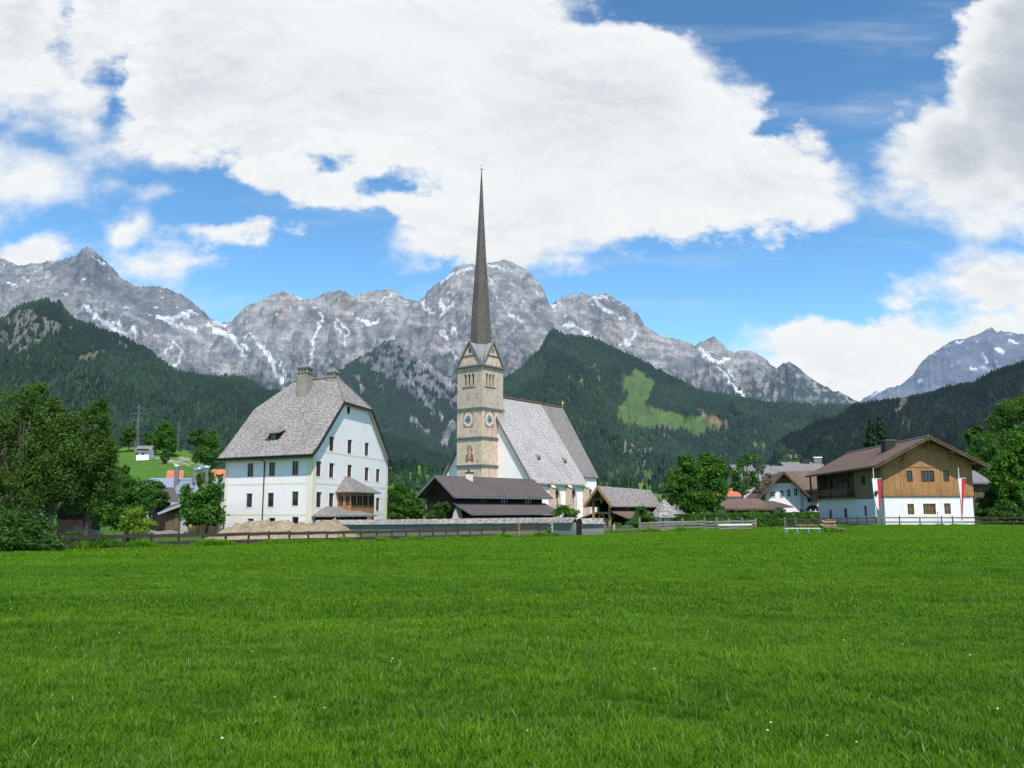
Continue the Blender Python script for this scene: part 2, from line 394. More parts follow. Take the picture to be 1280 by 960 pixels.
b2 = t.node('ShaderNodeBackground'); t.put(b2.inputs[0], cc); b2.inputs[1].default_value = .95
mx = t.node('ShaderNodeMixShader'); t.put(mx.inputs[0], alpha); t.l.new(b1.outputs[0], mx.inputs[1]); t.l.new(b2.outputs[0], mx.inputs[2])
ow = t.node('ShaderNodeOutputWorld'); t.l.new(mx.outputs[0], ow.inputs[0])

# ---------------------------------------------------------------- ranges of hills and mountains
def segdist(px, py, pts):
    d = np.full(px.shape, 1e9)
    for (a, b), (c, e) in zip(pts[:-1], pts[1:]):
        dx, dy = c-a, e-b; L = dx*dx+dy*dy+1e-9
        s = np.clip(((px-a)*dx+(py-b)*dy)/L, 0, 1)
        d = np.minimum(d, np.hypot(px-a-s*dx, py-b-s*dy))
    return d
def inpoly(px, py, pts):
    c = np.zeros(px.shape, bool); n = len(pts)
    for i in range(n):
        x1, y1 = pts[i]; x2, y2 = pts[(i+1) % n]
        if y1 == y2: continue
        c ^= ((y1 > py) != (y2 > py)) & (px < (x2-x1)*(py-y1)/(y2-y1)+x1)
    return c
def make_range(sil, Yb, Yr, nc, nr, amp, L, jag=1.0, zb=-4, power=1.25, aniso=2.6, seed=0, ridge_env=.12, oct_=6, backw=.35, midbulge=0):
    sil = sorted(sil); uw = [ray(a, b) for a, b in sil]
    us = np.array([a for a, b in uw]); ws = np.array([b for a, b in uw])
    u = np.linspace(us[0], us[-1], nc); w = np.interp(u, us, ws)
    jx = u*Yr
    w = w+(fbm(jx/(L*.22), jx*0+seed*1.7, 5, seed, .6))*jag/F*1.6+(ridged(jx/(L*.1), jx*0+seed*2.3, 4, seed)-.5)*max(0, jag-.8)*14/F
    tt = np.concatenate([np.linspace(0, 1, nr), 1+np.linspace(0, backw, max(6, nr//12))[1:]])
    U, T = np.meshgrid(u, tt); Wd = np.broadcast_to(w, U.shape)
    Y = Yb+(Yr-Yb)*T; X = U*Y
    wob = fbm(U*Yr/L*.8, Y/L*.5, 3, seed+9)
    Zr = EYE+Wd*Yr; prof = np.where(T <= 1, T**power+midbulge*np.sin(np.pi*np.clip(T, 0, 1)), 1-(T-1)*1.6)
    Z = zb+(Zr-zb)*prof
    gx = X/L+.45*fbm(X/L*.7, Y/L*.7, 3, seed+20); gy = Y/(L*aniso)+.25*fbm(X/L, Y/L, 3, seed+30)
    rd = ridged(gx, gy, oct_, seed+3, .52)
    env = sstep(0, .25, T)*(ridge_env+(1-ridge_env)*sstep(1.0, .80, T)); env = np.where(T > 1, ridge_env, env)
    Z = Z-amp*(1.0-rd)*env+amp*.15*env*fbm(X/L*5, Y/L*5, 4, seed+50)
    nrr, ncc = U.shape; idx = np.arange(nrr*ncc).reshape(nrr, ncc)
    fa = np.stack([idx[:-1, :-1], idx[:-1, 1:], idx[1:, 1:], idx[1:, :-1]], -1).reshape(-1, 4)
    el = ((Z-EYE)/Y)[:nr]; f = np.clip(Wd[0]/np.maximum(el.max(0), 1e-4), .7, 1.5) if Wd.min() > .003 else np.ones(U.shape[1])
    Z = EYE+(Z-EYE)*(1+(f-1)[None, :]*sstep(.25, .9, T)); PX, PY = proj(X, Y, Z)
    return dict(X=X, Y=Y, Z=Z, T=T, rd=rd, PX=PX, PY=PY, faces=fa, shape=U.shape)
def range_obj(d, name, mat, col):
    vs = np.stack([d['X'], d['Y'], d['Z']], -1).reshape(-1, 3)
    return npmesh(name, vs, d['faces'], mat, {'col': col.reshape(-1, 3)})

def m_terrain(name, scale, bump, haze, strata=0, speck=.5, darken=.5, bd=8):
    m, t, b = newmat(name); p = pos(t)
    c = t.node('ShaderNodeAttribute', attribute_name='col').outputs['Color']
    n = t.noise(p, scale, 7, .68); n2 = t.noise(t.mapping(p, (1, .35, 1)), scale*3.7, 6, .7)
    k = t.m('MULTIPLY', t.ramp(n, .62, .36), darken); c = t.mix(k, c, t.mix(.65, c, (.03, .035, .045)))
    k2 = t.m('MULTIPLY', t.ramp(n2, .5, .72), speck); c = t.mix(k2, c, t.mix(.5, c, (1, 1, 1), 'SOFT_LIGHT'))
    h = t.m('ADD', n, t.m('MULTIPLY', n2, .4))
    if strata:
        st = t.noise(t.mapping(p, (.15, .15, 1), (.10, -.22, 0)), strata, 5, .7); h = t.m('ADD', h, t.m('MULTIPLY', st, .6))
        c = t.mix(t.m('MULTIPLY', t.ramp(st, .58, .42), .45), c, t.mix(.6, c, (.05, .055, .07)))
    t.put(b.inputs['Base Color'], c); t.put(b.inputs['Normal'], t.bump(h, bump, bd)); b.inputs['Specular IOR Level'].default_value = 0.05
    b.inputs['Roughness'].default_value = 1
    add_haze_glow(m, t, b.outputs[0], haze); return m
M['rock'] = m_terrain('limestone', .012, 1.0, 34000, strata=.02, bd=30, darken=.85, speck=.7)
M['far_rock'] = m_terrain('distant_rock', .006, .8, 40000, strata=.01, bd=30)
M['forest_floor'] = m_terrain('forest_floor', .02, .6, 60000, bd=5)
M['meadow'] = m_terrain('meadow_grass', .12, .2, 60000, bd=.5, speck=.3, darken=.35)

def lerp(a, b, f): return a*(1-f[..., None])+np.array(b)*f[..., None]
def strokes(PX, PY, lst, wob=2.0, seed=0, soft=.6):
    wx = PX+wob*fbm(PX/7, PY/7, 3, seed); wy = PY+wob*fbm(PX/7+9, PY/7, 3, seed+5); m = np.zeros(PX.shape)
    for w, pts in lst:
        m = np.maximum(m, sstep(w+soft, max(w-soft, 0), segdist(wx, wy, pts)))
    return m

# A: the limestone range with snow in its gullies
silA = [(-120, 330), (-40, 318), (0, 322), (22, 333), (38, 329), (55, 328), (75, 325), (82, 322), (95, 319), (103, 311), (110, 308), (116, 311), (122, 317), (140, 333), (155, 350), (170, 357), (180, 358),
 (200, 357), (215, 362), (225, 368), (245, 380), (257, 392), (262, 397), (275, 402), (290, 401), (297, 392), (305, 385), (325, 376), (340, 369), (352, 363), (358, 364), (370, 371), (385, 375), (392, 374), (398, 370), (406, 365), (414, 365), (425, 362), (433, 363), (440, 371), (455, 366),
 (470, 363), (485, 361), (495, 364), (505, 371), (515, 374), (522, 375), (530, 371), (535, 362), (545, 354), (555, 348), (562, 342), (570, 335), (577, 331), (590, 331), (610, 329), (620, 326), (630, 323), (638, 326), (650, 333), (665, 345), (674, 353), (680, 364), (687, 380), (691, 377),
 (700, 372), (708, 369), (715, 367), (722, 370), (727, 364), (731, 367), (738, 369), (745, 369), (757, 367), (765, 371), (775, 378), (790, 388), (798, 392), (806, 408), (818, 413), (830, 420), (845, 423), (860, 427), (868, 432), (873, 428), (878, 427), (885, 423), (892, 421), (898, 427),
 (905, 433), (917, 441), (922, 438), (928, 438), (945, 441), (955, 447), (965, 456), (971, 460), (978, 455), (985, 452), (992, 455), (1000, 462), (1012, 470), (1020, 475), (1035, 485), (1052, 491), (1070, 501), (1100, 518), (1150, 545), (1220, 580)]
A = make_range(silA, 4300, 6700, 1500, 420, 470, 540, jag=1.0, power=1.55, aniso=2.2, seed=2, ridge_env=.16, zb=250, oct_=8)
PX, PY = A['PX'], A['PY']; rd = A['rd']; n1 = fbm(A['X']/260, A['Z']/160, 5, 40); n2 = fbm(A['X']/900, A['Y']/900, 4, 60)
col = np.broadcast_to(np.array((.35, .33, .315)), PX.shape+(3,)).copy()
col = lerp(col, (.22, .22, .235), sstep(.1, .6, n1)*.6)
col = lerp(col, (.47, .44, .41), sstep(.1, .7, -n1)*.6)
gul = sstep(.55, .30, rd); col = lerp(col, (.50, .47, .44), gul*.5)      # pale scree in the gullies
rib = ridged(A['X']/170+fbm(A['X']/300, A['Z']/300, 3, 33), A['Z']/330, 4, 34); col = lerp(col, (.54, .51, .48), sstep(.55, .9, rib)*.6); col = lerp(col, (.12, .13, .155), sstep(.45, .15, rib)*.55)  # relief shading painted into the rock colour: ribs lightened, hollows darkened
pink = sstep(13, 3, segdist(PX, PY, [(355, 375), (352, 388)]))+sstep(12, 3, segdist(PX, PY, [(425, 372), (432, 384)]))+sstep(12, 2, segdist(PX, PY, [(545, 378), (560, 405)]))*.8+sstep(12, 3, segdist(PX, PY, [(768, 405), (768, 420)]))
col = lerp(col, (.42, .29, .22), np.clip(pink*(.5+.6*n1), 0, .7))
dk = sstep(0, 1, 1-segdist(PX, PY, [(100, 330), (115, 335), (150, 372), (205, 385), (240, 388)])/42)*sstep(420, 370, PY); col = lerp(col, (.13, .14, .165), dk*.8)  # bluish shadow on the left massif, painted into the rock colour
ex = sstep(9, 2, np.abs(PX-0)*0+np.where(PX < 60, 370-PY, 99)); col = lerp(col, (.38, .35, .32), sstep(345, 375, PY)*sstep(110, 40, PX)*.5)
lowlim = np.interp(PX, [-100, 0, 250, 330, 400, 480, 560, 640, 700, 860, 960, 1040, 1080], [520, 520, 475, 470, 455, 440, 455, 452, 450, 478, 468, 470, 470])
sh = sstep(-22, 16, PY-lowlim+14*fbm(PX/14, PY/9, 4, 71)*1.5)*sstep(.48, .62, .55+.5*fbm(PX/9, PY/9, 4, 75)+.12*sstep(-5, 25, PY-lowlim))
col = lerp(col, (.028, .055, .035), sh*.92)
peak = sstep(28, 8, np.hypot((PX-985)/1.2, PY-470)); col = lerp(col, (.03, .055, .035), np.clip(peak*(.45+.9*fbm(PX/8, PY/8, 3, 81)), 0, .9))
SN = [(3.2, [(108, 384), (125, 400), (141, 409), (156, 417)]), (2, [(141, 402), (150, 407)]), (2, [(166, 409), (170, 419)]), (1.6, [(178, 412), (182, 418)]), (2, [(192, 418), (197, 421)]), (3.8, [(199, 396), (214, 401), (222, 395), (234, 394)]), (2.6, [(216, 406), (230, 409), (244, 412)]),
 (3.2, [(259, 406), (278, 416), (291, 422)]), (2, [(291, 422), (300, 437), (306, 447)]), (2.4, [(269, 403), (281, 408)]), (2, [(316, 419), (325, 432)]), (3.4, [(325, 430), (333, 440), (341, 454)]), (2.6, [(341, 454), (344, 466), (352, 476)]), (1.2, [(294, 422), (308, 420)]), (1.3, [(205, 441), (214, 434), (211, 428)]),
 (2, [(217, 428), (227, 437), (223, 453), (217, 461)]), (1.8, [(9, 353), (22, 358)]), (1.2, [(28, 347), (37, 352)]), (1.7, [(80, 367), (86, 369)]), (.9, [(116, 322), (130, 331)]), (1.2, [(160, 352), (175, 358)]), (1.8, [(236, 389), (244, 391)]), (1.3, [(356, 363), (378, 373)]),
 (1.5, [(400, 391), (402, 400), (392, 425), (389, 456)]), (1, [(417, 403), (427, 416)]), (1.2, [(421, 400), (436, 412), (430, 431)]), (1.8, [(447, 397), (461, 406), (474, 400)]), (1.4, [(350, 450), (356, 469)]), (1.8, [(527, 378), (539, 391)]), (2, [(549, 375), (555, 387), (570, 378)]), (1, [(555, 387), (552, 398)]),
 (1.8, [(550, 352), (567, 341), (588, 336)]), (2.8, [(552, 414), (558, 425)]), (1.1, [(555, 406), (571, 416), (571, 425)]), (1.5, [(558, 434), (566, 441), (571, 450)]), (1.6, [(560, 366), (566, 368)]), (1.3, [(611, 347), (617, 353)]), (1, [(633, 391), (652, 403)]), (1.1, [(648, 395), (655, 405)]), (1.7, [(688, 381), (692, 383)]),
 (3, [(705, 406), (716, 406)]), (1.4, [(716, 408), (746, 422)]), (2.2, [(742, 372), (750, 382), (758, 389)]), (1.6, [(758, 389), (780, 397)]), (1.3, [(749, 372), (761, 370)]), (2.8, [(774, 431), (782, 431), (796, 418)]), (3.6, [(880, 443), (888, 448)]), (2.2, [(876, 436), (896, 453), (911, 448)]), (1.8, [(899, 459), (908, 471), (921, 487), (933, 499)]),
 (1.2, [(836, 429), (844, 432)]), (.9, [(911, 462), (918, 474)]), (1, [(302, 430), (312, 437)]), (.9, [(610, 332), (640, 338)]), (.8, [(700, 374), (690, 384)]), (.9, [(620, 372), (632, 384)]), (.8, [(470, 380), (490, 368)])]
sn = strokes(PX, PY, [(w_*.9, q_) for w_, q_ in SN], 3.2, 90, .3)
gl = sstep(.36, .24, rd)*sstep(.15, .5, fbm(A['X']/420, A['Y']/420, 3, 96))*sstep(455, 380, PY)
sn = np.maximum(sn, sstep(.80, .90, fbm(PX/9, PY/4.5, 5, 98))*sstep(420, 380, PY)*.9)
col = lerp(col, (.95, .96, .98), np.clip(sn*1.2, 0, 1))
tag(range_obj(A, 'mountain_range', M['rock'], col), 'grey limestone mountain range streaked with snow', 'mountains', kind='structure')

# B: the blue peak far to the right
silB = [(1020, 540), (1060, 508), (1078, 499), (1092, 490), (1100, 487), (1110, 485), (1120, 482), (1125, 481), (1133, 474), (1142, 466), (1150, 455), (1160, 447), (1170, 440), (1180, 432), (1190, 428), (1200, 424), (1212, 420), (1222, 416), (1232, 411), (1240, 409), (1246, 413), (1255, 413), (1262, 414), (1280, 417), (1340, 428), (1420, 450)]
B = make_range(silB, 9000, 12500, 420, 160, 520, 1500, jag=1.0, power=1.3, seed=5, zb=0)
PX, PY = B['PX'], B['PY']; n1 = fbm(B['X']/500, B['Z']/300, 4, 41)
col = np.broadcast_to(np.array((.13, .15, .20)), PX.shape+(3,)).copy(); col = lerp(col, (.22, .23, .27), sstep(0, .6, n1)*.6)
sn = strokes(PX, PY, [(2, [(1245, 436), (1255, 441)]), (1.8, [(1231, 447), (1235, 453)]), (1.3, [(1212, 460), (1221, 462)]), (1.1, [(1148, 476), (1153, 474)]), (1.2, [(1090, 496), (1100, 489)]), (.9, [(1195, 428), (1205, 426)]), (.8, [(1262, 425), (1275, 430)]), (1, [(1225, 460), (1240, 462)])], 2, 92)
sn = np.maximum(sn, sstep(.6, .8, fbm(PX/9, PY/5, 4, 99))*sstep(480, 440, PY)*.5)
col = lerp(col, (.75, .8, .88), sn)
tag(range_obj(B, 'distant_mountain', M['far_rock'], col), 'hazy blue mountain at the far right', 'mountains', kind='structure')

FOREST = []       # (points, scale) for the conifers of the wooded slopes
def scatter(d, mask, n, seed, h=(9, 24), tall=None):
    r = np.random.default_rng(seed); nr, nc = d['shape']
    nf = int(nr/(1+1/12.)) ; i = r.integers(0, nf-2, n); j = r.integers(0, nc-1, n); a = r.random(n); b = r.random(n)
    # even density on the ground although the columns fan out
    wgt = d['Y'][i, j]/d['Y'][:nf].max(); keep = (r.random(n) < wgt) & (mask[i, j] > r.random(n)*.9+.05); i, j, a, b = i[keep], j[keep], a[keep], b[keep]
    def s(k): k = d[k]; return (k[i, j]*(1-a)+k[i+1, j]*a)*(1-b)+(k[i, j+1]*(1-a)+k[i+1, j+1]*a)*b
    p = np.stack([s('X'), s('Y'), s('Z')-.6], -1); sc = r.uniform(h[0], h[1], len(p))
    FOREST.append((p, sc)); return len(p)

# E: the wooded rocky buttress below the cliffs
silE = [(330, 560), (370, 515), (395, 492), (410, 477), (425, 463), (440, 452), (452, 446), (462, 443), (470, 434), (480, 428), (488, 423), (498, 430), (512, 440), (530, 452), (545, 462), (575, 478), (595, 490), (620, 505), (660, 540), (700, 580)]
E = make_range(silE, 3000, 4900, 420, 200, 210, 420, jag=1.3, power=1.2, seed=8, zb=-4, ridge_env=.2)
PX, PY = E['PX'], E['PY']; rk = np.zeros(PX.shape)
wx = PX+6*fbm(PX/14, PY/14, 4, 55); wy = PY+6*fbm(PX/14+4, PY/14, 4, 56)
rk = inpoly(wx, wy, [(447, 452), (466, 440), (480, 428), (490, 415), (505, 425), (535, 447), (562, 468), (600, 484), (605, 525), (580, 512), (556, 500), (530, 505), (508, 492), (486, 474), (462, 464)]).astype(float)
rk *= sstep(-.45, -.1, fbm(PX/8, PY/8, 4, 57))
sc_ = strokes(PX, PY, [(4, [(491, 420), (522, 445), (561, 480)]), (2.6, [(524, 487), (533, 506), (542, 516)]), (3, [(514, 523), (533, 541)]), (2.4, [(550, 514), (552, 524)]), (5, [(566, 530), (556, 552)]), (1.5, [(505, 470), (520, 490)]), (1, [(470, 470), (480, 490)]), (4, [(582, 478), (590, 500)]), (2, [(445, 470), (455, 490)])], 3, 58)
rk = np.maximum(rk, sc_)
col = np.broadcast_to(np.array((.022, .038, .02)), PX.shape+(3,)).copy(); n1 = fbm(E['X']/120, E['Z']/70, 4, 44)
col = lerp(col, (.22, .215, .21), rk); col = lerp(col, (.40, .38, .36), np.clip(sc_, 0, 1)*.8); col = lerp(col, (.13, .14, .15), rk*sstep(0, .5, n1)*.6)
tag(range_obj(E, 'rocky_buttress', M['rock'], col), 'wooded rocky buttress below the cliffs', 'hill', kind='structure')
scatter(E, np.clip(1-rk*.93, 0, 1), 90000, 1)

# F: the long wooded shoulder with its clearing
silF = [(560, 560), (590, 528), (605, 505), (627, 474), (640, 466), (655, 456), (674, 437), (681, 425), (686, 415), (692, 411), (700, 416), (711, 420), (728, 419), (742, 422), (755, 428), (774, 437), (800, 449), (821, 461), (840, 470), (855, 477), (868, 485), (883, 492), (905, 494), (924, 496), (945, 500), (961, 503), (992, 505), (1030, 505), (1070, 505), (1110, 507), (1180, 520), (1280, 540)]
Fh = make_range(silF, 1500, 4200, 820, 260, 250, 480, jag=.8, power=1.35, seed=12, zb=-4, ridge_env=.15, midbulge=.03)
PX, PY = Fh['PX'], Fh['PY']; wx = PX+3.5*fbm(PX/9, PY/9, 4, 65); wy = PY+3.5*fbm(PX/9+4, PY/9, 4, 66)
Zz = lambda L: [(680+a/3.2, 340+b/3.2) for a, b in L]
md = inpoly(wx, wy, Zz([(315, 450), (330, 425), (350, 420), (362, 398), (385, 405), (395, 425), (430, 440), (425, 475), (395, 520), (398, 545), (470, 560), (560, 590), (640, 582), (700, 625), (640, 628), (620, 655), (560, 630), (500, 622), (420, 620), (350, 610), (305, 590), (297, 550), (350, 510), (352, 485)]))
_mp = Zz([(315, 450), (330, 425), (350, 420), (362, 398), (385, 405), (395, 425), (430, 440), (425, 475), (395, 520), (398, 545), (470, 560), (560, 590), (640, 582), (700, 625), (640, 628), (620, 655), (560, 630), (500, 622), (420, 620), (350, 610), (305, 590), (297, 550), (350, 510), (352, 485), (315, 450)]); md = md | (segdist(wx, wy, _mp) < 3.2)
scar = inpoly(wx, wy, Zz([(610, 545), (680, 578), (745, 618), (745, 636), (690, 615), (640, 588)]))
cl2 = inpoly(wx, wy, Zz([(832, 675), (885, 695), (880, 712), (850, 705)])) | (strokes(PX, PY, [(4, [(802, 594), (812, 598)]), (3, [(1012, 506), (1032, 503)]), (2.5, [(505, 585), (520, 590)])], 3, 67) > .5)
rk = np.clip(strokes(PX, PY, [(6, [(778, 560), (808, 565)]), (3, [(800, 577), (806, 579)]), (3.5, [(825, 538), (838, 545)]), (4, [(716, 470), (728, 478)]), (2, [(745, 460), (750, 475)]), (2.5, [(985, 560), (990, 575)]), (2, [(940, 555), (952, 562)])], 6, 68)*sstep(-.1, .35, fbm(PX/4, PY/4, 3, 69)), 0, 1)
n1 = fbm(PX/40, PY/25, 4, 70)
lush = sstep(.05, .6, n1)*sstep(470, 560, PY)
col = np.broadcast_to(np.array((.022, .04, .018)), PX.shape+(3,)).copy()
col = lerp(col, (.05, .10, .028), lush*.8)
col = lerp(col, (.075, .135, .040), md*1.0); col = lerp(col, (.10, .16, .05), md*sstep(0, .6, fbm(PX/20, PY/9, 3, 74))*.8); col = lerp(col, (.13, .12, .065), md*sstep(.2, .6, fbm(PX/12, PY/6, 3, 76))*.45); col = lerp(col, (.22, .145, .10), scar*1.0); col = lerp(col, (.15, .19, .07), cl2*1.0); col = lerp(col, (.32, .25, .20), rk)
tag(range_obj(Fh, 'wooded_hill', M['forest_floor'], col), 'long wooded hill with a light green clearing', 'hill', kind='structure')
op = np.maximum.reduce([md*1.0, scar*1.0, cl2*1.0, rk]); sp = (fbm(PX/3, PY/2, 2, 77) > .85)*.2*md
soft = sstep(.9, .2, np.minimum(1, np.abs(fbm(PX/5, PY/4, 3, 79))))*0
scatter(Fh, np.clip(1-op-.25*sstep(.4, .9, n1), 0, 1)+sp, 170000, 2)

# C: the hill on the right, cloud shade painted into its darker colours
silC = [(840, 640), (900, 600), (950, 565), (990, 535), (1030, 515), (1068, 503), (1100, 495), (1130, 487), (1150, 482), (1175, 476), (1200, 470), (1222, 465), (1240, 459), (1262, 453), (1280, 447), (1330, 430), (1420, 405), (1500, 400)]
Ch = make_range(silC, 1300, 3400, 480, 200, 250, 480, jag=.8, power=1.2, seed=15, zb=-4, ridge_env=.15)
PX, PY = Ch['PX'], Ch['PY']
rk = np.clip(strokes(PX, PY, [(2, [(1068, 538), (1066, 548)]), (3, [(1130, 500), (1122, 515)]), (2, [(1128, 530), (1135, 533)])], 5, 78), 0, 1)
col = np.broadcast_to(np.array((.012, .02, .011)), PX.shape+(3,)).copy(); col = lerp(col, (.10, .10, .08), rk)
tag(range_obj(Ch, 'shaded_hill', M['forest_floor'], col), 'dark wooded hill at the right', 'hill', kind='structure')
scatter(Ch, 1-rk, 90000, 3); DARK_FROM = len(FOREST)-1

# D: the near wooded hill on the left
silD = [(-160, 440), (-60, 425), (0, 400), (12, 392), (20, 386), (35, 379), (50, 376), (62, 377), (75, 380), (85, 391), (100, 401), (110, 405), (120, 409), (135, 414), (150, 420), (165, 428), (180, 436), (200, 450), (215, 460), (228, 466), (240, 469), (255, 472), (270, 472), (285, 472), (300, 474), (315, 479), (330, 486), (360, 497), (400, 513), (440, 530), (480, 545), (520, 557), (560, 572), (600, 592), (640, 615)]
Dh = make_range(silD, 900, 2900, 620, 240, 210, 400, jag=.8, power=1.2, seed=19, zb=-4, ridge_env=.15, midbulge=.02)
PX, PY = Dh['PX'], Dh['PY']; wx = PX+7*fbm(PX/12, PY/12, 4, 85); wy = PY+7*fbm(PX/12+4, PY/12, 4, 86)
rk = inpoly(wx, wy, [(-60, 405), (0, 398), (40, 384), (52, 395), (78, 408), (60, 420), (25, 440), (-60, 455)])*sstep(-.45, 0, fbm(PX/9, PY/9, 4, 87))
rk = np.maximum(rk, inpoly(wx, wy, [(135, 418), (165, 432), (160, 438), (132, 428)])*.8)
rk = np.maximum(rk, strokes(PX, PY, [(2, [(85, 400), (92, 412)]), (1.2, [(95, 480), (105, 486)]), (1.2, [(30, 440), (40, 445)]), (1, [(120, 478), (124, 474)])], 3, 88))
br = inpoly(wx, wy, [(100, 447), (112, 440), (130, 434), (130, 446), (110, 452), (99, 458)])
col = np.broadcast_to(np.array((.018, .032, .014)), PX.shape+(3,)).copy(); n1 = fbm(PX/50, PY/22, 4, 89)
col = lerp(col, (.15, .15, .14), np.clip(rk, 0, 1)*.9); col = lerp(col, (.13, .105, .07), br*1.0)
tag(range_obj(Dh, 'wooded_slope', M['forest_floor'], col), 'dark wooded slope on the left', 'hill', kind='structure')
scatter(Dh, np.clip(1-np.maximum(rk*.8, br*1.0)*1.05, 0, 1), 150000, 4, h=(12, 20))

# meadow hills at the foot
def meadow(name, label, sil, Yb, Yr, zb, seed, colr):
    d = make_range(sil, Yb, Yr, 160, 60, 2.5, 60, jag=.4, power=1.1, seed=seed, zb=zb, ridge_env=.2, oct_=3, backw=.6)
    col = np.broadcast_to(np.array(colr), d['PX'].shape+(3,)).copy(); n = fbm(d['X']/25, d['Y']/40, 4, seed)
    col = lerp(col, (colr[0]*1.7, colr[1]*1.25, colr[2]*1.3), sstep(0, .7, n)*.7)
    dirt = strokes(d['PX'], d['PY'], [(2.4, [(188, 571), (200, 574), (215, 577), (235, 580), (255, 583)]), (2, [(225, 572), (245, 579), (262, 586)])], 3, 9)*sstep(-.2, .3, fbm(d['PX']/3, d['PY']/2, 3, 10)) if Yr < 500 else np.zeros(n.shape)
    col = lerp(col, (.42, .36, .29), dirt)
    tag(range_obj(d, name, M['meadow'], col), label, 'hill', kind='structure'); return d
G1 = meadow('meadow_hill', 'green meadow hill on the left', [(-260, 575), (0, 568), (90, 562), (130, 560), (165, 558), (200, 558), (235, 562), (262, 575), (290, 592), (330, 612), (380, 630), (430, 637)], 170, 420, -1.5, 31, (.075, .17, .02))
G2 = meadow('far_meadow', 'bright meadows beyond the village', [(330, 605), (400, 594), (440, 588), (480, 582), (500, 580), (530, 583), (560, 590), (600, 598), (680, 604), (735, 603), (800, 603), (845, 609), (880, 622), (940, 632), (1000, 634), (1100, 634), (1280, 634), (1500, 634)], 380, 760, -3, 33, (.10, .19, .025))
nG = fbm(G2['PX']/14, G2['PY']/5, 4, 45); scatter(G2, np.clip(sstep(.12, .4, nG)+sstep(575, 560, G2['PX'])*sstep(440, 500, G2['PX'])*sstep(-.1, .1, nG), 0, 1)*sstep(590, 596, G2['PY']+10*sstep(600, 560, G2['PX'])), 9000, 6, h=(6, 12))
nG = fbm(G1['PX']/12, G1['PY']/6, 4, 46); scatter(G1, sstep(150, 130, G1['PX'])*sstep(-.2, .2, nG)+sstep(.45, .6, nG)*sstep(566, 560, G1['PY']), 3500, 7, h=(5, 9))
def hz(d, px, t):               # point on a meadow hill seen at px, at the depth fraction t
    i = int(t*(59)); j = int(np.argmin(np.abs(d['PX'][i]-px))); return (d['X'][i, j], d['Y'][i, j], d['Z'][i, j])

# instanced conifers
def gn_instances(name, pts, scl, protos, mat, label, cat, seed=0, align=None, zrot=True, tilt=0.0):
    me = bpy.data.meshes.new(name); me.vertices.add(len(pts)); me.vertices.foreach_set('co', np.ascontiguousarray(pts, dtype=np.float32).ravel())
    a = me.attributes.new('sc', 'FLOAT', 'POINT'); a.data.foreach_set('value', np.ascontiguousarray(scl, dtype=np.float32)); me.materials.append(mat); me.update()
    o = bpy.data.objects.new(name, me); COL.objects.link(o); tag(o, label, cat, kind='stuff')
    c = bpy.data.collections.new(name+'_kinds')
    for p in protos: c.objects.link(p)
    ng = bpy.data.node_groups.new(name, 'GeometryNodeTree'); ng.interface.new_socket('Geometry', in_out='INPUT', socket_type='NodeSocketGeometry'); ng.interface.new_socket('Geometry', in_out='OUTPUT', socket_type='NodeSocketGeometry')
    N = ng.nodes; Lk = ng.links; i = N.new('NodeGroupInput'); q = N.new('NodeGroupOutput')
    ci = N.new('GeometryNodeCollectionInfo'); ci.inputs[0].default_value = c; ci.inputs[1].default_value = True; ci.inputs[2].default_value = True
    ip = N.new('GeometryNodeInstanceOnPoints'); ip.inputs['Pick Instance'].default_value = True
    rv = N.new('FunctionNodeRandomValue'); rv.data_type = 'FLOAT_VECTOR'; rv.inputs[0].default_value = (-tilt, -tilt, 0); rv.inputs[1].default_value = (tilt, tilt, 6.283)
    na = N.new('GeometryNodeInputNamedAttribute'); na.data_type = 'FLOAT'; na.inputs[0].default_value = 'sc'
    ri = N.new('FunctionNodeRandomValue'); ri.data_type = 'INT'; ri.inputs[4].default_value = 0; ri.inputs[5].default_value = len(protos)-1; ri.inputs['Seed'].default_value = seed+5
    Lk.new(i.outputs[0], ip.inputs['Points']); Lk.new(ci.outputs[0], ip.inputs['Instance']); Lk.new(rv.outputs[0], ip.inputs['Rotation'])
    Lk.new(na.outputs[0], ip.inputs['Scale']); Lk.new(ri.outputs[2], ip.inputs['Instance Index']); Lk.new(ip.outputs[0], q.inputs[0])
    md = o.modifiers.new('scatter', 'NODES'); md.node_group = ng
    return o
def conifer_proto(seed, mat, wide=.17, round_=False):
    r = random.Random(seed); vs = []; fs = []
    n = 6
    layers = [(.08, .45, 1.0), (.30, .72, .78), (.55, 1.0, .5)] if not round_ else [(.05, .6, .9), (.3, .85, 1.2), (.6, 1.0, .8)]
    for (z0, z1, w) in layers:
        b = len(vs); off = r.random()*3
        for k in range(n): tt = off+2*math.pi*k/n; rr = wide*w*r.uniform(.75, 1.2); vs.append((rr*math.cos(tt), rr*math.sin(tt), z0+r.uniform(-.03, .03)))
        vs.append((r.uniform(-.01, .01), r.uniform(-.01, .01), z1))
        for k in range(n): fs.append((b+k, b+(k+1) % n, b+n))
    return npmesh('conifer_kind', np.array(vs), np.array(fs), mat, smooth=False, link=False)
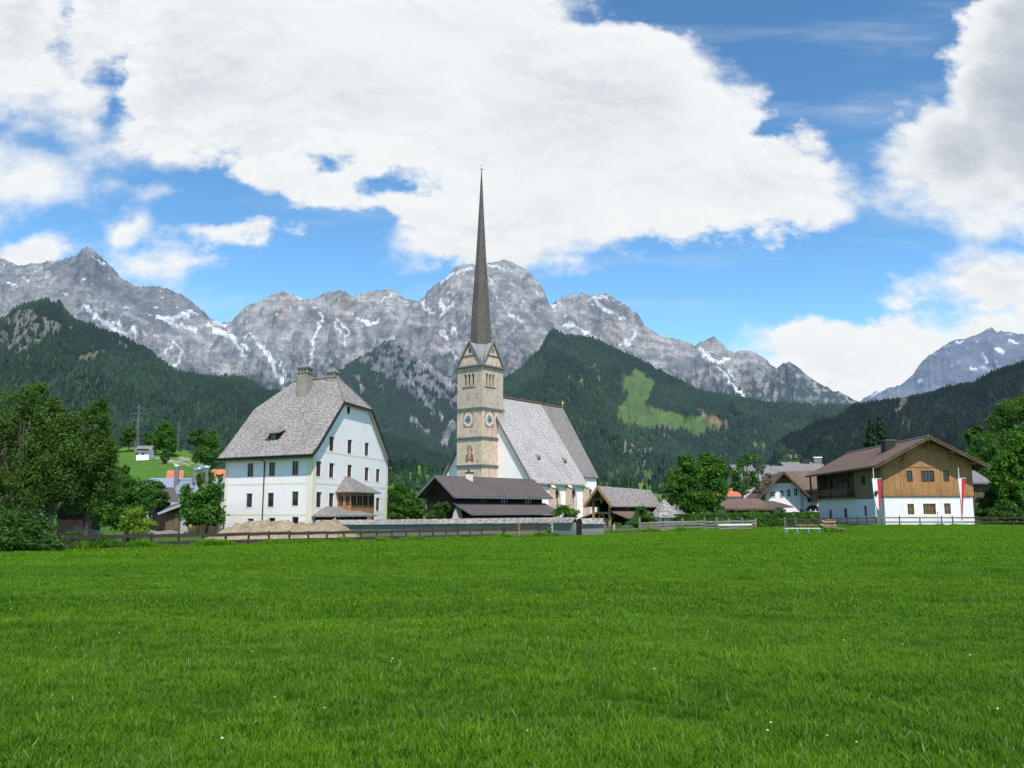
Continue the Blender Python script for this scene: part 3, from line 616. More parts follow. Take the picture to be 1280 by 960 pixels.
def m_forest(name, c1, c2, haze):
    m, t, b = newmat(name); r = t.node('ShaderNodeObjectInfo').outputs['Random']; p = pos(t)
    n = t.noise(p, .006, 4, .6)
    n2 = t.noise(p, .0016, 4, .6); f = t.m('ADD', t.m('MULTIPLY', r, .4), t.m('MULTIPLY', t.ramp(n, .40, .64), .6))
    cc_ = t.mix(f, c1, c2); cc_ = t.mix(t.m('MULTIPLY', t.ramp(t.m('MULTIPLY', n2, r), .32, .50), .35), cc_, (c2[0]*2.3, c2[1]*1.7, c2[2]*1.2)); cc_ = t.mix(t.m('MULTIPLY', t.ramp(n2, .5, .38), .45), cc_, (c1[0]*.6, c1[1]*.6, c1[2]*.7)); t.put(b.inputs['Base Color'], cc_); b.inputs['Specular IOR Level'].default_value = .05; add_haze_glow(m, t, b.outputs[0], haze); return m
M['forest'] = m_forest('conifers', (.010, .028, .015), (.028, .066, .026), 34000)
M['forest_shade'] = m_forest('conifers_in_shade', (.005, .012, .006), (.012, .028, .014), 60000)  # darker copy of the conifers, cloud shade put into the colour
pr = [conifer_proto(k, M['forest'], .15+.02*k) for k in range(4)]+[conifer_proto(9, M['forest'], .26, True)]
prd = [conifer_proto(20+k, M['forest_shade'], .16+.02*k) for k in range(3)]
nm = ['conifers covering the rocky buttress under the cliffs', 'conifer forest on the long hill around the clearing', 'dark conifer forest on the shaded right hill', 'dark conifer forest on the left slope', 'trees and copses scattered over the far meadows', 'trees on the left meadow hill']
for k, (p, s) in enumerate(FOREST):
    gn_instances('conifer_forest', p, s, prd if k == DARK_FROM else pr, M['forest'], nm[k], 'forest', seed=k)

# ---------------------------------------------------------------- the ground
yy = np.concatenate([np.linspace(-60, 0, 8)[:-1], np.linspace(0, 140, 130), np.geomspace(145, 14000, 40)])
xx = np.concatenate([-np.geomspace(9000, 90, 24), np.linspace(-85, 85, 120), np.geomspace(90, 9000, 24)])
XX, YY = np.meshgrid(xx, yy); ZZ = g(XX, YY)+.05*fbm(XX/7, YY/7, 3, 4)*(YY < 200)
ZZ = np.where(YY > 200, ZZ-np.clip((YY-200)/300, 0, 1)*3, ZZ)
idx = np.arange(XX.size).reshape(XX.shape); fa = np.stack([idx[:-1, :-1], idx[:-1, 1:], idx[1:, 1:], idx[1:, :-1]], -1).reshape(-1, 4)
m, t, b = newmat('field_soil_and_grass'); p = pos(t)
n1 = t.noise(p, .25, 5, .6); n2 = t.noise(p, 5, 5, .7); n3 = t.noise(p, 40, 3, .7)
c = t.mix(t.ramp(n1, .35, .65), (.05, .14, .006), (.09, .21, .010)); c = t.mix(t.m('MULTIPLY', t.ramp(n2, .4, .7), .6), c, (.03, .09, .006)); c = t.mix(t.m('MULTIPLY', n3, .4), c, (.02, .05, .006))
t.put(b.inputs['Base Color'], c); t.put(b.inputs['Normal'], t.bump(t.m('ADD', n2, n3), .8, .08)); M['field'] = m
o = npmesh('ground', np.stack([XX, YY, ZZ], -1).reshape(-1, 3), fa, m); tag(o, 'green mown field in front of the village', 'ground', kind='structure')

# grass blades
def m_grass():
    m, t, b = newmat('grass_blades'); r = t.node('ShaderNodeObjectInfo').outputs['Random']
    p = pos(t); tip = t.node('ShaderNodeAttribute', attribute_name='tip').outputs['Fac']; bl = t.node('ShaderNodeAttribute', attribute_name='tint').outputs['Fac']
    n = t.noise(t.mapping(p, (.6, 1.6, 1)), .16, 5, .65); n2 = t.noise(p, 1.6, 4, .65)
    f = t.m('ADD', t.m('MULTIPLY_ADD', t.ramp(n, .38, .62), .32, .10), t.m('ADD', t.m('MULTIPLY', bl, .45), t.m('MULTIPLY', t.ramp(n2, .35, .65), .30)))
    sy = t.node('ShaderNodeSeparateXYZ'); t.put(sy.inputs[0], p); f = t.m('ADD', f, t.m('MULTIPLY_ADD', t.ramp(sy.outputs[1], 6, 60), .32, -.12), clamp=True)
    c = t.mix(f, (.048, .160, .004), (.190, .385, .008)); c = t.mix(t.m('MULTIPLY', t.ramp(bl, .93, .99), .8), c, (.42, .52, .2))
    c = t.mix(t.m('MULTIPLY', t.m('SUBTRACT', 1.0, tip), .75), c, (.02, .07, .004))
    t.put(b.inputs['Base Color'], c); b.inputs['Roughness'].default_value = .6; b.inputs['Specular IOR Level'].default_value = .14
    tr = t.node('ShaderNodeBsdfTranslucent'); t.put(tr.inputs[0], c); mx = t.node('ShaderNodeMixShader'); mx.inputs[0].default_value = .35
    t.l.new(b.outputs[0], mx.inputs[1]); t.l.new(tr.outputs[0], mx.inputs[2]); t.l.new(mx.outputs[0], t.n['Material Output'].inputs[0]); return m
M['grass'] = m_grass()
def tuft(seed, n, rad, h0, h1, wd, bend=.6):
    r = np.random.default_rng(seed); vs = []; fs = []; tip = []; tint = []
    for k in range(n):
        a = r.random()*6.283; q = rad*math.sqrt(r.random()); x, y = q*math.cos(a), q*math.sin(a); h = r.uniform(h0, h1); d = r.random()*6.283; bn = r.uniform(.1, bend)*h
        dx, dy = math.cos(d), math.sin(d); sx, sy = -dy*wd/2, dx*wd/2; w = r.uniform(.7, 1.3); b0 = len(vs); tv = r.random(); fc = r.random()*1.2-.6
        sx, sy = sx*math.cos(fc)-sy*math.sin(fc), sx*math.sin(fc)+sy*math.cos(fc)
        for s_, ww in ((0, 1), (.55, .85), (1, .12)):
            cx, cy, cz = x+dx*bn*s_*s_, y+dy*bn*s_*s_, h*(s_-.12*s_*s_*bend)
            vs += [(cx-sx*w*ww, cy-sy*w*ww, cz), (cx+sx*w*ww, cy+sy*w*ww, cz)]; tip += [s_, s_]; tint += [tv, tv]
        fs += [(b0, b0+1, b0+3, b0+2), (b0+2, b0+3, b0+5, b0+4)]
    return npmesh('grass_tuft_kind', np.array(vs), np.array(fs), M['grass'], {'tip': np.array(tip), 'tint': np.array(tint)}, link=False)
def fence_y(px): return np.interp(px, [-200, 0, 90, 690, 760, 900, 1100, 1280, 1500], [41, 42, 43.5, 66, 69, 82, 97, 97, 97])
def grass_pts(Y0, Y1, dens, seed):
    r = np.random.default_rng(seed); um = .68; area = um*(Y1**2-Y0**2); n = int(area*dens)
    Y = np.sqrt(r.random(n)*(Y1**2-Y0**2)+Y0**2); X = (r.random(n)*2-1)*um*Y
    px, _ = proj(X, Y, g(X, Y)); k = Y < fence_y(px)-.3; X, Y = X[k], Y[k]
    return np.stack([X, Y, g(X, Y)+.05*fbm(X/7, Y/7, 3, 4)-.01], -1)
def gi(name, Y0, Y1, dens, seed, protos, label, fade=None, rise=None):
    p = grass_pts(Y0, Y1, dens, seed); r = np.random.default_rng(seed); pr_ = np.ones(len(p))
    if fade: pr_ = pr_*sstep(Y1, fade, p[:, 1])
    if rise: pr_ = pr_*sstep(Y0, rise, p[:, 1])
    if fade or rise: p = p[r.random(len(p)) < pr_]
    s = r.uniform(.75, 1.25, len(p))*(1+.3*fbm(p[:, 0]/1.3, p[:, 1]/1.3, 3, seed))
    return gn_instances(name, p, s, protos, M['grass'], label, 'grass', seed, tilt=.12)
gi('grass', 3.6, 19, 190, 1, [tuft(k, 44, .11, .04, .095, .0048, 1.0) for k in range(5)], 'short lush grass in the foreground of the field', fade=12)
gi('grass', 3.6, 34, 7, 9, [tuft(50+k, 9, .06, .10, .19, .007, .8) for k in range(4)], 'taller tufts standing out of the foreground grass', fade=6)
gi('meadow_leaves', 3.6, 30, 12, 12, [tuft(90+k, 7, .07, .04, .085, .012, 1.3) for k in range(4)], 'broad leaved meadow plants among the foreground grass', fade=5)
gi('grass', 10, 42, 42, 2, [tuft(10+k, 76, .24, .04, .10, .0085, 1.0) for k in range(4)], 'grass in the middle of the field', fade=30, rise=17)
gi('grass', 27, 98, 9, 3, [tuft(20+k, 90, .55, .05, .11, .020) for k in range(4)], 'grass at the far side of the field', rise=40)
# daisies and clover heads
r = np.random.default_rng(77); n = 150; Y = np.sqrt(r.random(n)*(20**2-4.5**2)+4.5**2); X = (r.random(n)*2-1)*.62*Y
k = fbm(X/1.6, Y/1.6, 2, 8) > .05; X, Y = X[k], Y[k]
fb = MB().sphere((0, 0, .09), (.011, .011, .008), 6, 4); fo = fb.build('clover_head_kind', M['blossom']); COL.objects.unlink(fo)
gn_instances('clover_flowers', np.stack([X, Y, g(X, Y)], -1), r.uniform(.8, 1.3, len(X)), [fo], M['blossom'], 'small white clover heads scattered in the grass', 'flowers', 5)
# ---------------------------------------------------------------- building tools
class Wall:
    """vertical wall from p to q (plan points) whose outside is on the right-hand side when going p -> q seen from above is -normal"""
    def __init__(s, p, q, out=None):
        s.p = V(p)[:2]; s.q = V(q)[:2]; d = s.q-s.p; s.L = np.linalg.norm(d); s.d = d/s.L
        n = V((s.d[1], -s.d[0]))
        if out is not None and n@(V(out)[:2]-s.p) < 0: n = -n
        elif out is None and n@(-s.p) < 0: n = -n          # faces the viewer by default
        s.n = n
    def P(s, a, z, o=0):
        w = s.p+s.d*a+s.n*o; return V((w[0], w[1], z))
    def hit(s, px, py, o=0):
        u, w = ray(px, py); p = s.p+s.n*o
        # p + d*a = (u*Y, Y)
        a = (u*p[1]-p[0])/(s.d[0]-u*s.d[1]); Y = p[1]+s.d[1]*a
        return a, EYE+w*Y
def clip(poly, ax, lim, keep_less):
    out = []; n = len(poly)
    for i in range(n):
        a, b = poly[i], poly[(i+1) % n]; ia = (a[ax] <= lim) == keep_less or a[ax] == lim; ib = (b[ax] <= lim) == keep_less or b[ax] == lim
        if ia: out.append(a)
        if ia != ib:
            t_ = (lim-a[ax])/(b[ax]-a[ax]); out.append((a[0]+(b[0]-a[0])*t_, a[1]+(b[1]-a[1])*t_))
    return out
def wall_faces(mb, wl, outline, holes, depth=.25):
    """wall surface with real openings (outline: convex list of (s, z)), reveals going inwards"""
    ss = sorted(set([min(p[0] for p in outline), max(p[0] for p in outline)]+[h[0] for h in holes]+[h[2] for h in holes]))
    for a, b in zip(ss[:-1], ss[1:]):
        strip = clip(clip(outline, 0, b, True), 0, a, False)
        hs = sorted([h for h in holes if h[0] < b-1e-6 and h[2] > a+1e-6], key=lambda h: h[1]); lo = None; cur = strip
        for h in hs:
            low = clip(cur, 1, h[1], True)
            if len(low) > 2: mb.poly([wl.P(x, z) for x, z in low])
            cur = clip(cur, 1, h[3], False)
        if len(cur) > 2: mb.poly([wl.P(x, z) for x, z in cur])
    for (a, z0, b, z1) in holes:
        q = [(a, z0), (b, z0), (b, z1), (a, z1)]
        for i in range(4):
            (x1, y1), (x2, y2) = q[i], q[(i+1) % 4]
            mb.poly([wl.P(x1, y1), wl.P(x2, y2), wl.P(x2, y2, -depth), wl.P(x1, y1, -depth)])
def window(wl, h, parent, frame, bars=(2, 3), depth=.2, surround=None, sill=None, fw=.06, name='window', pane=None):
    """a window part (frame and bars) with its pane as a sub-part"""
    a, z0, b, z1 = h; mb = MB(); o = -depth
    def bx(a0, b0, a1, b1, o0, o1): mb.slab([wl.P(a0, b0, o0), wl.P(a1, b0, o0), wl.P(a1, b1, o0), wl.P(a0, b1, o0)], wl.P(0, 0, o1)-wl.P(0, 0, o0))
    e = .002
    bx(a+e, z0+e, a+fw, z1-e, o, o+.05); bx(b-fw, z0+e, b-e, z1-e, o, o+.05); bx(a+fw, z0+e, b-fw, z0+fw, o, o+.05); bx(a+fw, z1-fw, b-fw, z1-e, o, o+.05)
    nx, nz = bars
    for i in range(1, nx): c = a+(b-a)*i/nx; bx(c-fw*.35, z0+fw, c+fw*.35, z1-fw, o+.003, o+.045)
    for i in range(1, nz): c = z0+(z1-z0)*i/nz; bx(a+fw, c-fw*.22, b-fw, c+fw*.22, o+.006, o+.04)
    w = mb.build(name, frame, parent)
    MB().poly([wl.P(a, z0, o+.001), wl.P(b, z0, o+.001), wl.P(b, z1, o+.001), wl.P(a, z1, o+.001)]).build('pane', pane or M['glass'], w)
    if surround:
        k, mt = surround; s = MB(); mb = s
        for (a0, b0, a1, b1) in ((a-k, z0-k, a, z1+k), (b, z0-k, b+k, z1+k), (a, z1, b, z1+k), (a, z0-k, b, z0)):
            s.slab([wl.P(a0, b0, .004), wl.P(a1, b0, .004), wl.P(a1, b1, .004), wl.P(a0, b1, .004)], wl.P(0, 0, .02)-wl.P(0, 0, 0))
        s.build('surround', mt, w)
    if sill:
        s = MB(); s.slab([wl.P(a-.06, z0-.07, -.1), wl.P(b+.06, z0-.07, -.1), wl.P(b+.06, z0-.07, .09), wl.P(a-.06, z0-.07, .09)], (0, 0, .06)); s.build('sill', sill, w)
    return w
def whole(wl, cx, cy, w, h):     # opening (s0, z0, s1, z1) centred on what is seen at cx, cy
    s, z = wl.hit(cx, cy); return (s-w/2, z-h/2, s+w/2, z+h/2)
def arch_pts(cx, z0, w, h, n=6):  # pointed arch outline
    pts = [(cx-w/2, z0), (cx+w/2, z0)]; zs = z0+h-w*.85
    for i in range(n+1): t_ = i/n; pts.append((cx+w/2*math.cos(t_*math.pi/2)**1.0*1.0, zs+w*.85*math.sin(t_*math.pi/2)**.9))
    for i in range(n-1, -1, -1): t_ = i/n; pts.append((cx-w/2*math.cos(t_*math.pi/2), zs+w*.85*math.sin(t_*math.pi/2)**.9))
    return pts
def lerp3(a, b, t_): return V(a)+(V(b)-V(a))*t_
def solve2(f, lo, hi):
    a, b = lo, hi; fa = f(a)
    for _ in range(60):
        m_ = (a+b)/2; fm = f(m_)
        if (fa < 0) == (fm < 0): a, fa = m_, fm
        else: b = m_
    return (a+b)/2
def yz(px, py, z):               # depth at which the ray of a pixel reaches the height z
    return (z-EYE)/ray(px, py)[1]
def plan(px, Y, py=638): return V((ray(px, py)[0]*Y, Y))
def quadroof(mb, A_, B_, C_, D_, th=.22): mb.slab([A_, B_, C_, D_], (0, 0, -th))

# ================================================================ 1. the parsonage (tall white house on the left)
def parsonage():
    c0 = plan(389, 90, 640); zb = -.9; ze = at(389, 568, 90)[2]-.25
    Yl = 97.; cl = plan(281.5, Yl, 600); cr = plan(484, 110.5, 620); cb_ = cl+cr-c0
    root = thing('parsonage', 'tall white house with steep grey shingled half-hipped roof and wooden bay', 'house', (c0[0], c0[1], -.6))
    WL = Wall(c0, cl); WR = Wall(c0, cr); L, Wd = WL.L, WR.L
    a_, b_ = V((*WL.d, 0)), V((*WR.d, 0)); o3 = V((*c0, 0))
    def P(a, b, z): return o3+a_*a+b_*b+V((0, 0, z))
    # ridge height from the photo's ridge end
    zr = at(423, 467, 99)[2]; mid = Wd/2; ov = .95; og = .4; sl = (zr-ze)/mid
    pe = P(-og, -ov, 0); ze = zat(389, 568.5, pe[0], pe[1])+ov*sl*.55+.1; sl = (zr-ze)/mid
    zh = at(428, 500, 95)[2]; bh = (zh-ze)/sl; k = 3.1
    walls = MB(); glist = []
    hl = [whole(WL, x, y, .92, 1.5) for x, y in ((313.2, 587.5), (340.2, 586.5), (369.3, 585.2), (311.5, 625.3), (338.3, 624.8), (368.9, 623.2), (313, 657), (340, 656), (369, 655))]
    wall_faces(walls, WL, [(0, zb), (L, zb), (L, ze), (0, ze)], hl, .14)
    gab = [(0, zb), (Wd, zb), (Wd, ze), (Wd-bh-.25, zh-.3), (bh+.25, zh-.3), (0, ze)]
    hr = [whole(WR, x, y, 1.2, 1.6) for x, y in ((414.7, 554.8), (437.2, 558.4), (458.4, 561.6), (398.4, 586), (414.5, 588), (437, 589.8), (458.4, 592.6), (472.3, 594.5), (398.5, 624.5), (414.3, 625.5), (472.2, 630.5))]
    wall_faces(walls, WR, gab, hr, .16)
    # the two walls behind
    bk = Wall(cl, cb_, out=cl-b_[:2]*0+(cl-c0)); walls.poly([P(L, x, z) for x, z in gab]); walls.poly([P(0, Wd, zb), P(L, Wd, zb), P(L, Wd, ze), P(0, Wd, ze)])
    walls.build('wall', M['plaster'], root)
    for h in hl: window(WL, h, root, M['frame_brown'], (2, 3), .12, surround=(.1, M['plaster_cream']))
    for h in hr: window(WR, h, root, M['frame_brown'], (2, 3), .14, surround=(.12, M['plaster_cream']))
    # cream bands and corner strips
    cb = MB()
    for wl, ys in ((WL, (603.5, 643.5)), (WR, (603.5, 643.5))):
        for y in ys:
            z = at(389, y, 90)[2]; cb.slab([wl.P(.006, z-.11, .003), wl.P(wl.L-.01, z-.11, .003), wl.P(wl.L-.01, z+.11, .003), wl.P(.006, z+.11, .003)], wl.P(0, 0, .012)-wl.P(0, 0, 0))
    z = WR.hit(437, 575)[1]; z = at(398, 567.5, 91.5)[2]+.35
    cb.slab([WR.P(.9, z-.1, .003), WR.P(Wd-.9, z-.1, .003), WR.P(Wd-.9, z+.1, .003), WR.P(.9, z+.1, .003)], WR.P(0, 0, .012)-WR.P(0, 0, 0))
    for wl, s0, s1 in ((WL, .02, .75), (WL, L-.55, L-.02), (WR, .02, .8), (WR, Wd-.8, Wd-.02)):
        cb.slab([wl.P(s0, zb, .018), wl.P(s1, zb, .018), wl.P(s1, ze-.3, .018), wl.P(s0, ze-.3, .018)], wl.P(0, 0, .012)-wl.P(0, 0, 0))
    cb.build('cream_band', M['plaster_cream'], root)
    MB().slab([WR.P(*p, .01) for p in [(WR.hit(435.5, 511.5)[0]+.34*math.cos(q), WR.hit(435.5, 511.5)[1]+.62*math.sin(q)) for q in np.linspace(0, 6.28, 13)[:-1]]], WR.P(0, 0, .02)-WR.P(0, 0, 0)).build('round_window', M['void'], root)
    # roof: four faces, each a slab
    rf = MB(); ze_o = ze-ov*sl*.55
    E0, E1 = P(-og, -ov, ze_o), P(L+ov*.8, -ov, ze_o); F0, F1 = P(-og, Wd+ov, ze_o), P(L+ov*.8, Wd+ov, ze_o)
    K0, K1 = P(-og, .4, ze+.4*sl+.1), P(L+ov*.8, .4, ze+.4*sl+.1); J0, J1 = P(-og, Wd-.4, ze+.4*sl+.1), P(L+ov*.8, Wd-.4, ze+.4*sl+.1)
    H0, H1 = P(-og, bh, zh), P(-og, Wd-bh, zh); G0, G1 = P(L+ov*.8, bh, zh), P(L+ov*.8, Wd-bh, zh); R0, R1 = P(k, mid, zr), P(L-k, mid, zr); dn = (0, 0, -.26)
    for f in ([E0, E1, K1, K0], [K0, K1, G0, R1, R0, H0], [F0, F1, J1, J0], [J0, J1, G1, R1, R0, H1], [H0, H1, R0], [G0, G1, R1]): rf.slab(f, dn)
    roof = rf.build('roof', M['shingle'], root)
    vb = MB()
    for p, q in ((E0, K0), (K0, H0), (H0, H1), (H1, J0), (J0, F0), (E0, E1)): vb.bar(p+V((0, 0, -.2))-a_*.08, q+V((0, 0, -.2))-a_*.08, .14, .34)
    vb.build('verge_board', M['trim_dark'], root)
    sf = MB(); d2 = V((0, 0, -.36))
    for p, q in ((K0, H0), (H0, H1), (H1, J0)): sf.poly([p+d2, q+d2, q+d2+a_*(og-.02), p+d2+a_*(og-.02)])
    sf.build('soffit', M['plaster_cream'], root)
    rc = MB().tube([R0+V((0, 0, .06)), R1+V((0, 0, .06))], .16); [rc.tube([x+V((0, 0, .05)), y_+V((0, 0, .05))], .10) for x, y_ in ((R0, H0), (R0, H1))]; rc.build('ridge_cap', M['shingle_mid'], roof)
    # chimneys
    nrm = np.cross(a_, P(0, mid, zr)-P(0, 0, ze)); pl0 = P(0, 0, ze)
    def rhit(px, py):
        u, w = ray(px, py); d = V((u, 1, w)); e = V((0, 0, EYE)); t_ = ((pl0-e)@nrm)/(d@nrm); return e+d*t_
    def chim(pxc, pyb, pyt, wd, dp):
        c = rhit(pxc, pyb); zt = at(pxc, pyt, c[1]+.4)[2]; mb = MB(); x = a_*wd/2; y = b_*dp/2; c = c+b_*dp*.35
        hh = c[2]-1.2
        mb.box(V((c[0], c[1], hh))-x-y, 2*x, 2*y, (0, 0, zt-1.25-hh))
        ch = mb.build('chimney', M['chimney'], root)
        cp = MB(); cp.box(V((c[0], c[1], zt-1.25))-x*1.12-y*1.12, 2.24*x, 2.24*y, (0, 0, .12))
        for s1 in (-1, -.33, .33, 1):
            for s2 in (-1, -.33, .33, 1):
                if max(abs(s1), abs(s2)) == 1: cp.box(V((c[0], c[1], zt-1.13))+x*.86*s1+y*.86*s2-x*.14-y*.14, x*.28, y*.28, (0, 0, .42))
        cp.box(V((c[0], c[1], zt-.71))-x*1.12-y*1.12, 2.24*x, 2.24*y, (0, 0, .1))
        cp.build('flue_cap', M['chimney'], ch)
        MB().box(V((c[0], c[1], zt-1.12))-x*.6-y*.6, 1.2*x, 1.2*y, (0, 0, .4)).build('flue', M['void'], ch)
        z0 = zt-.60; q = [V((c[0], c[1], z0))+x*1.18*i+y*1.18*j for i, j in ((-1, -1), (1, -1), (1, 1), (-1, 1))]; tp = [V((c[0], c[1], zt))+x*.4*i+y*.4*j for i, j in ((-1, -1), (1, -1), (1, 1), (-1, 1))]
        hd = MB().add(q+tp, [(3, 2, 1, 0), (4, 5, 6, 7)]+[(i, (i+1) % 4, (i+1) % 4+4, i+4) for i in range(4)]); hd.build('chimney_hood', M['shingle_mid'], ch)
    chim(377.5, 495, 454.5, 1.7, 1.45)
    chim(413.5, 475, 460, 1.35, 1.2)
    # dormer
    c = rhit(342, 550); x = a_*.75; dm = MB(); f0 = c+V((0, 0, .0))
    back = b_*2.0
    dm.box(f0-x+V((0, 0, 0)), 2*x, b_*1.6, (0, 0, .75)); dw = dm.build('dormer', M['wood_dark'], root)
    ap = f0+V((0, 0, 1.5)); l_, r_ = f0-x*1.5+V((0, 0, .7))-b_*.5, f0+x*1.5+V((0, 0, .7))-b_*.5; tpp = f0+b_*1.7+V((0, 0, 1.75))
    MB().slab([l_, r_, r_+b_*1.2, tpp, l_+b_*1.2][:2]+[tpp], (0, 0, .12)).add([l_, tpp, l_+b_*1.6+V((0, 0, .6))], [(0, 1, 2)]).add([r_, tpp, r_+b_*1.6+V((0, 0, .6))], [(0, 1, 2)]).build('dormer_roof', M['shingle_mid'], dw)
    wd_ = MB(); wd_.slab([f0-x*.55-b_*.03+V((0, 0, .12)), f0+x*.55-b_*.03+V((0, 0, .12)), f0+x*.55-b_*.03+V((0, 0, .62)), f0-x*.55-b_*.03+V((0, 0, .62))], -b_*.03); wd_.build('dormer_window', M['glass'], dw)
    # downpipe
    s, z = WL.hit(330, 620); MB().tube([WL.P(s+.25, ze-.55, .8), WL.P(s, ze-1.1, .12), WL.P(s, zb, .12)], .07, 6).build('downpipe', M['trim_dark'], root)
    gt = MB().tube([E0+V((0, 0, -.12))-b_*.08, E1+V((0, 0, -.12))-b_*.08], .09, 6); gt.build('gutter', M['trim_dark'], root)
    # the glazed wooden bay
    d = 1.65; W2 = Wall(WR.P(0, 0, d)[:2], WR.P(Wd, 0, d)[:2])
    s0 = W2.hit(438.6, 625)[0]; s1 = W2.hit(467.8, 625)[0]; zt = W2.hit(438.6, 615.2)[1]; zf = W2.hit(438.6, 633.8)[1]; zbt = zf-1.45
    WLs = Wall(WR.P(s0, 0, 0)[:2], W2.P(s0, 0)[:2], out=WR.P(s0-5, 0)[:2])
    bay = MB(); post = []
    wh = [(s0+(s1-s0)*i/4+.12, zf+.12, s0+(s1-s0)*(i+1)/4-.12, zt-.3) for i in range(4)]
    wall_faces(bay, W2, [(s0, zbt), (s1, zbt), (s1, zt), (s0, zt)], wh, .12)
    lh = [(.15+d/2*i, zf+.12, d/2*(i+1)-.1, zt-.3) for i in range(2)]
    wall_faces(bay, WLs, [(0, zbt), (d, zbt), (d, zt), (0, zt)], lh, .12)
    bay.poly([WR.P(s1, zbt, .01), W2.P(s1, zbt), W2.P(s1, zt), WR.P(s1, zt, .01)]); bay.poly([WR.P(s0, zbt, .01), W2.P(s0, zbt), W2.P(s1, zbt), WR.P(s1, zbt, .01)])
    by = bay.build('bay', M['wood_new'], root)
    for h in wh: window(W2, h, by, M['wood_new'], (2, 1), .08, fw=.05, name='bay_window')
    for h in lh: window(WLs, h, by, M['wood_new'], (2, 1), .08, fw=.05, name='bay_window')
    ap = WR.P((s0+s1)/2-.4, zt+1.75, .05); ap2 = WR.P((s0+s1)/2-1.6, zt+1.75, .05)
    q = [WR.P(s0-.6, zt-.05, .02), W2.P(s0-.6, zt-.05, .6), W2.P(s1+.6, zt-.05, .6), WR.P(s1+.6, zt-.05, .02)]
    r_ = MB(); r_.slab([q[0], q[1], ap2], (0, 0, .12)); r_.slab([q[1], q[2], ap, ap2], (0, 0, .12)); r_.slab([q[2], q[3], ap], (0, 0, .12)); r_.build('bay_roof', M['shingle_mid'], root)
    # porch below
    d3 = 3.3; W3 = Wall(WR.P(0, 0, d3)[:2], WR.P(Wd, 0, d3)[:2]); zp = at(391, 646.2, 90.3)[2]
    sa = .15; sb = W3.hit(471, 650)[0]; e1 = WR.P(WR.hit(407, 634.7)[0], WR.hit(407, 634.7)[1], .04); e2 = WR.P(WR.hit(430, 635.5)[0], e1[2], .04)
    q = [WR.P(sa-.1, zp, .02), W3.P(sa, zp), W3.P(sb, zp), WR.P(max(sb, 1), zp, .02)]
    r_ = MB(); r_.slab([q[0], q[1], e1], (0, 0, .14)); r_.slab([q[1], q[2], e2, e1], (0, 0, .14)); r_.slab([q[2], q[3], e2], (0, 0, .14)); r_.build('porch_roof', M['shingle_mid'], root)
    pm = MB(); pm.slab([WR.P(sa+.8, zb, .05), W3.P(sa+.8, zb, -.9), W3.P(sb-.9, zb, -.9), WR.P(sb-.9, zb, .05)], (0, 0, zp-zb-.02)); pm.build('porch', M['wood_dark'], root)
    for i in range(6): s_ = sa+.4+(sb-sa-.8)*i/5; MB().bar(W3.P(s_, zb, -.35), W3.P(s_, zp, -.35), .16).build('porch_post', M['wood_old'], root)
parsonage()

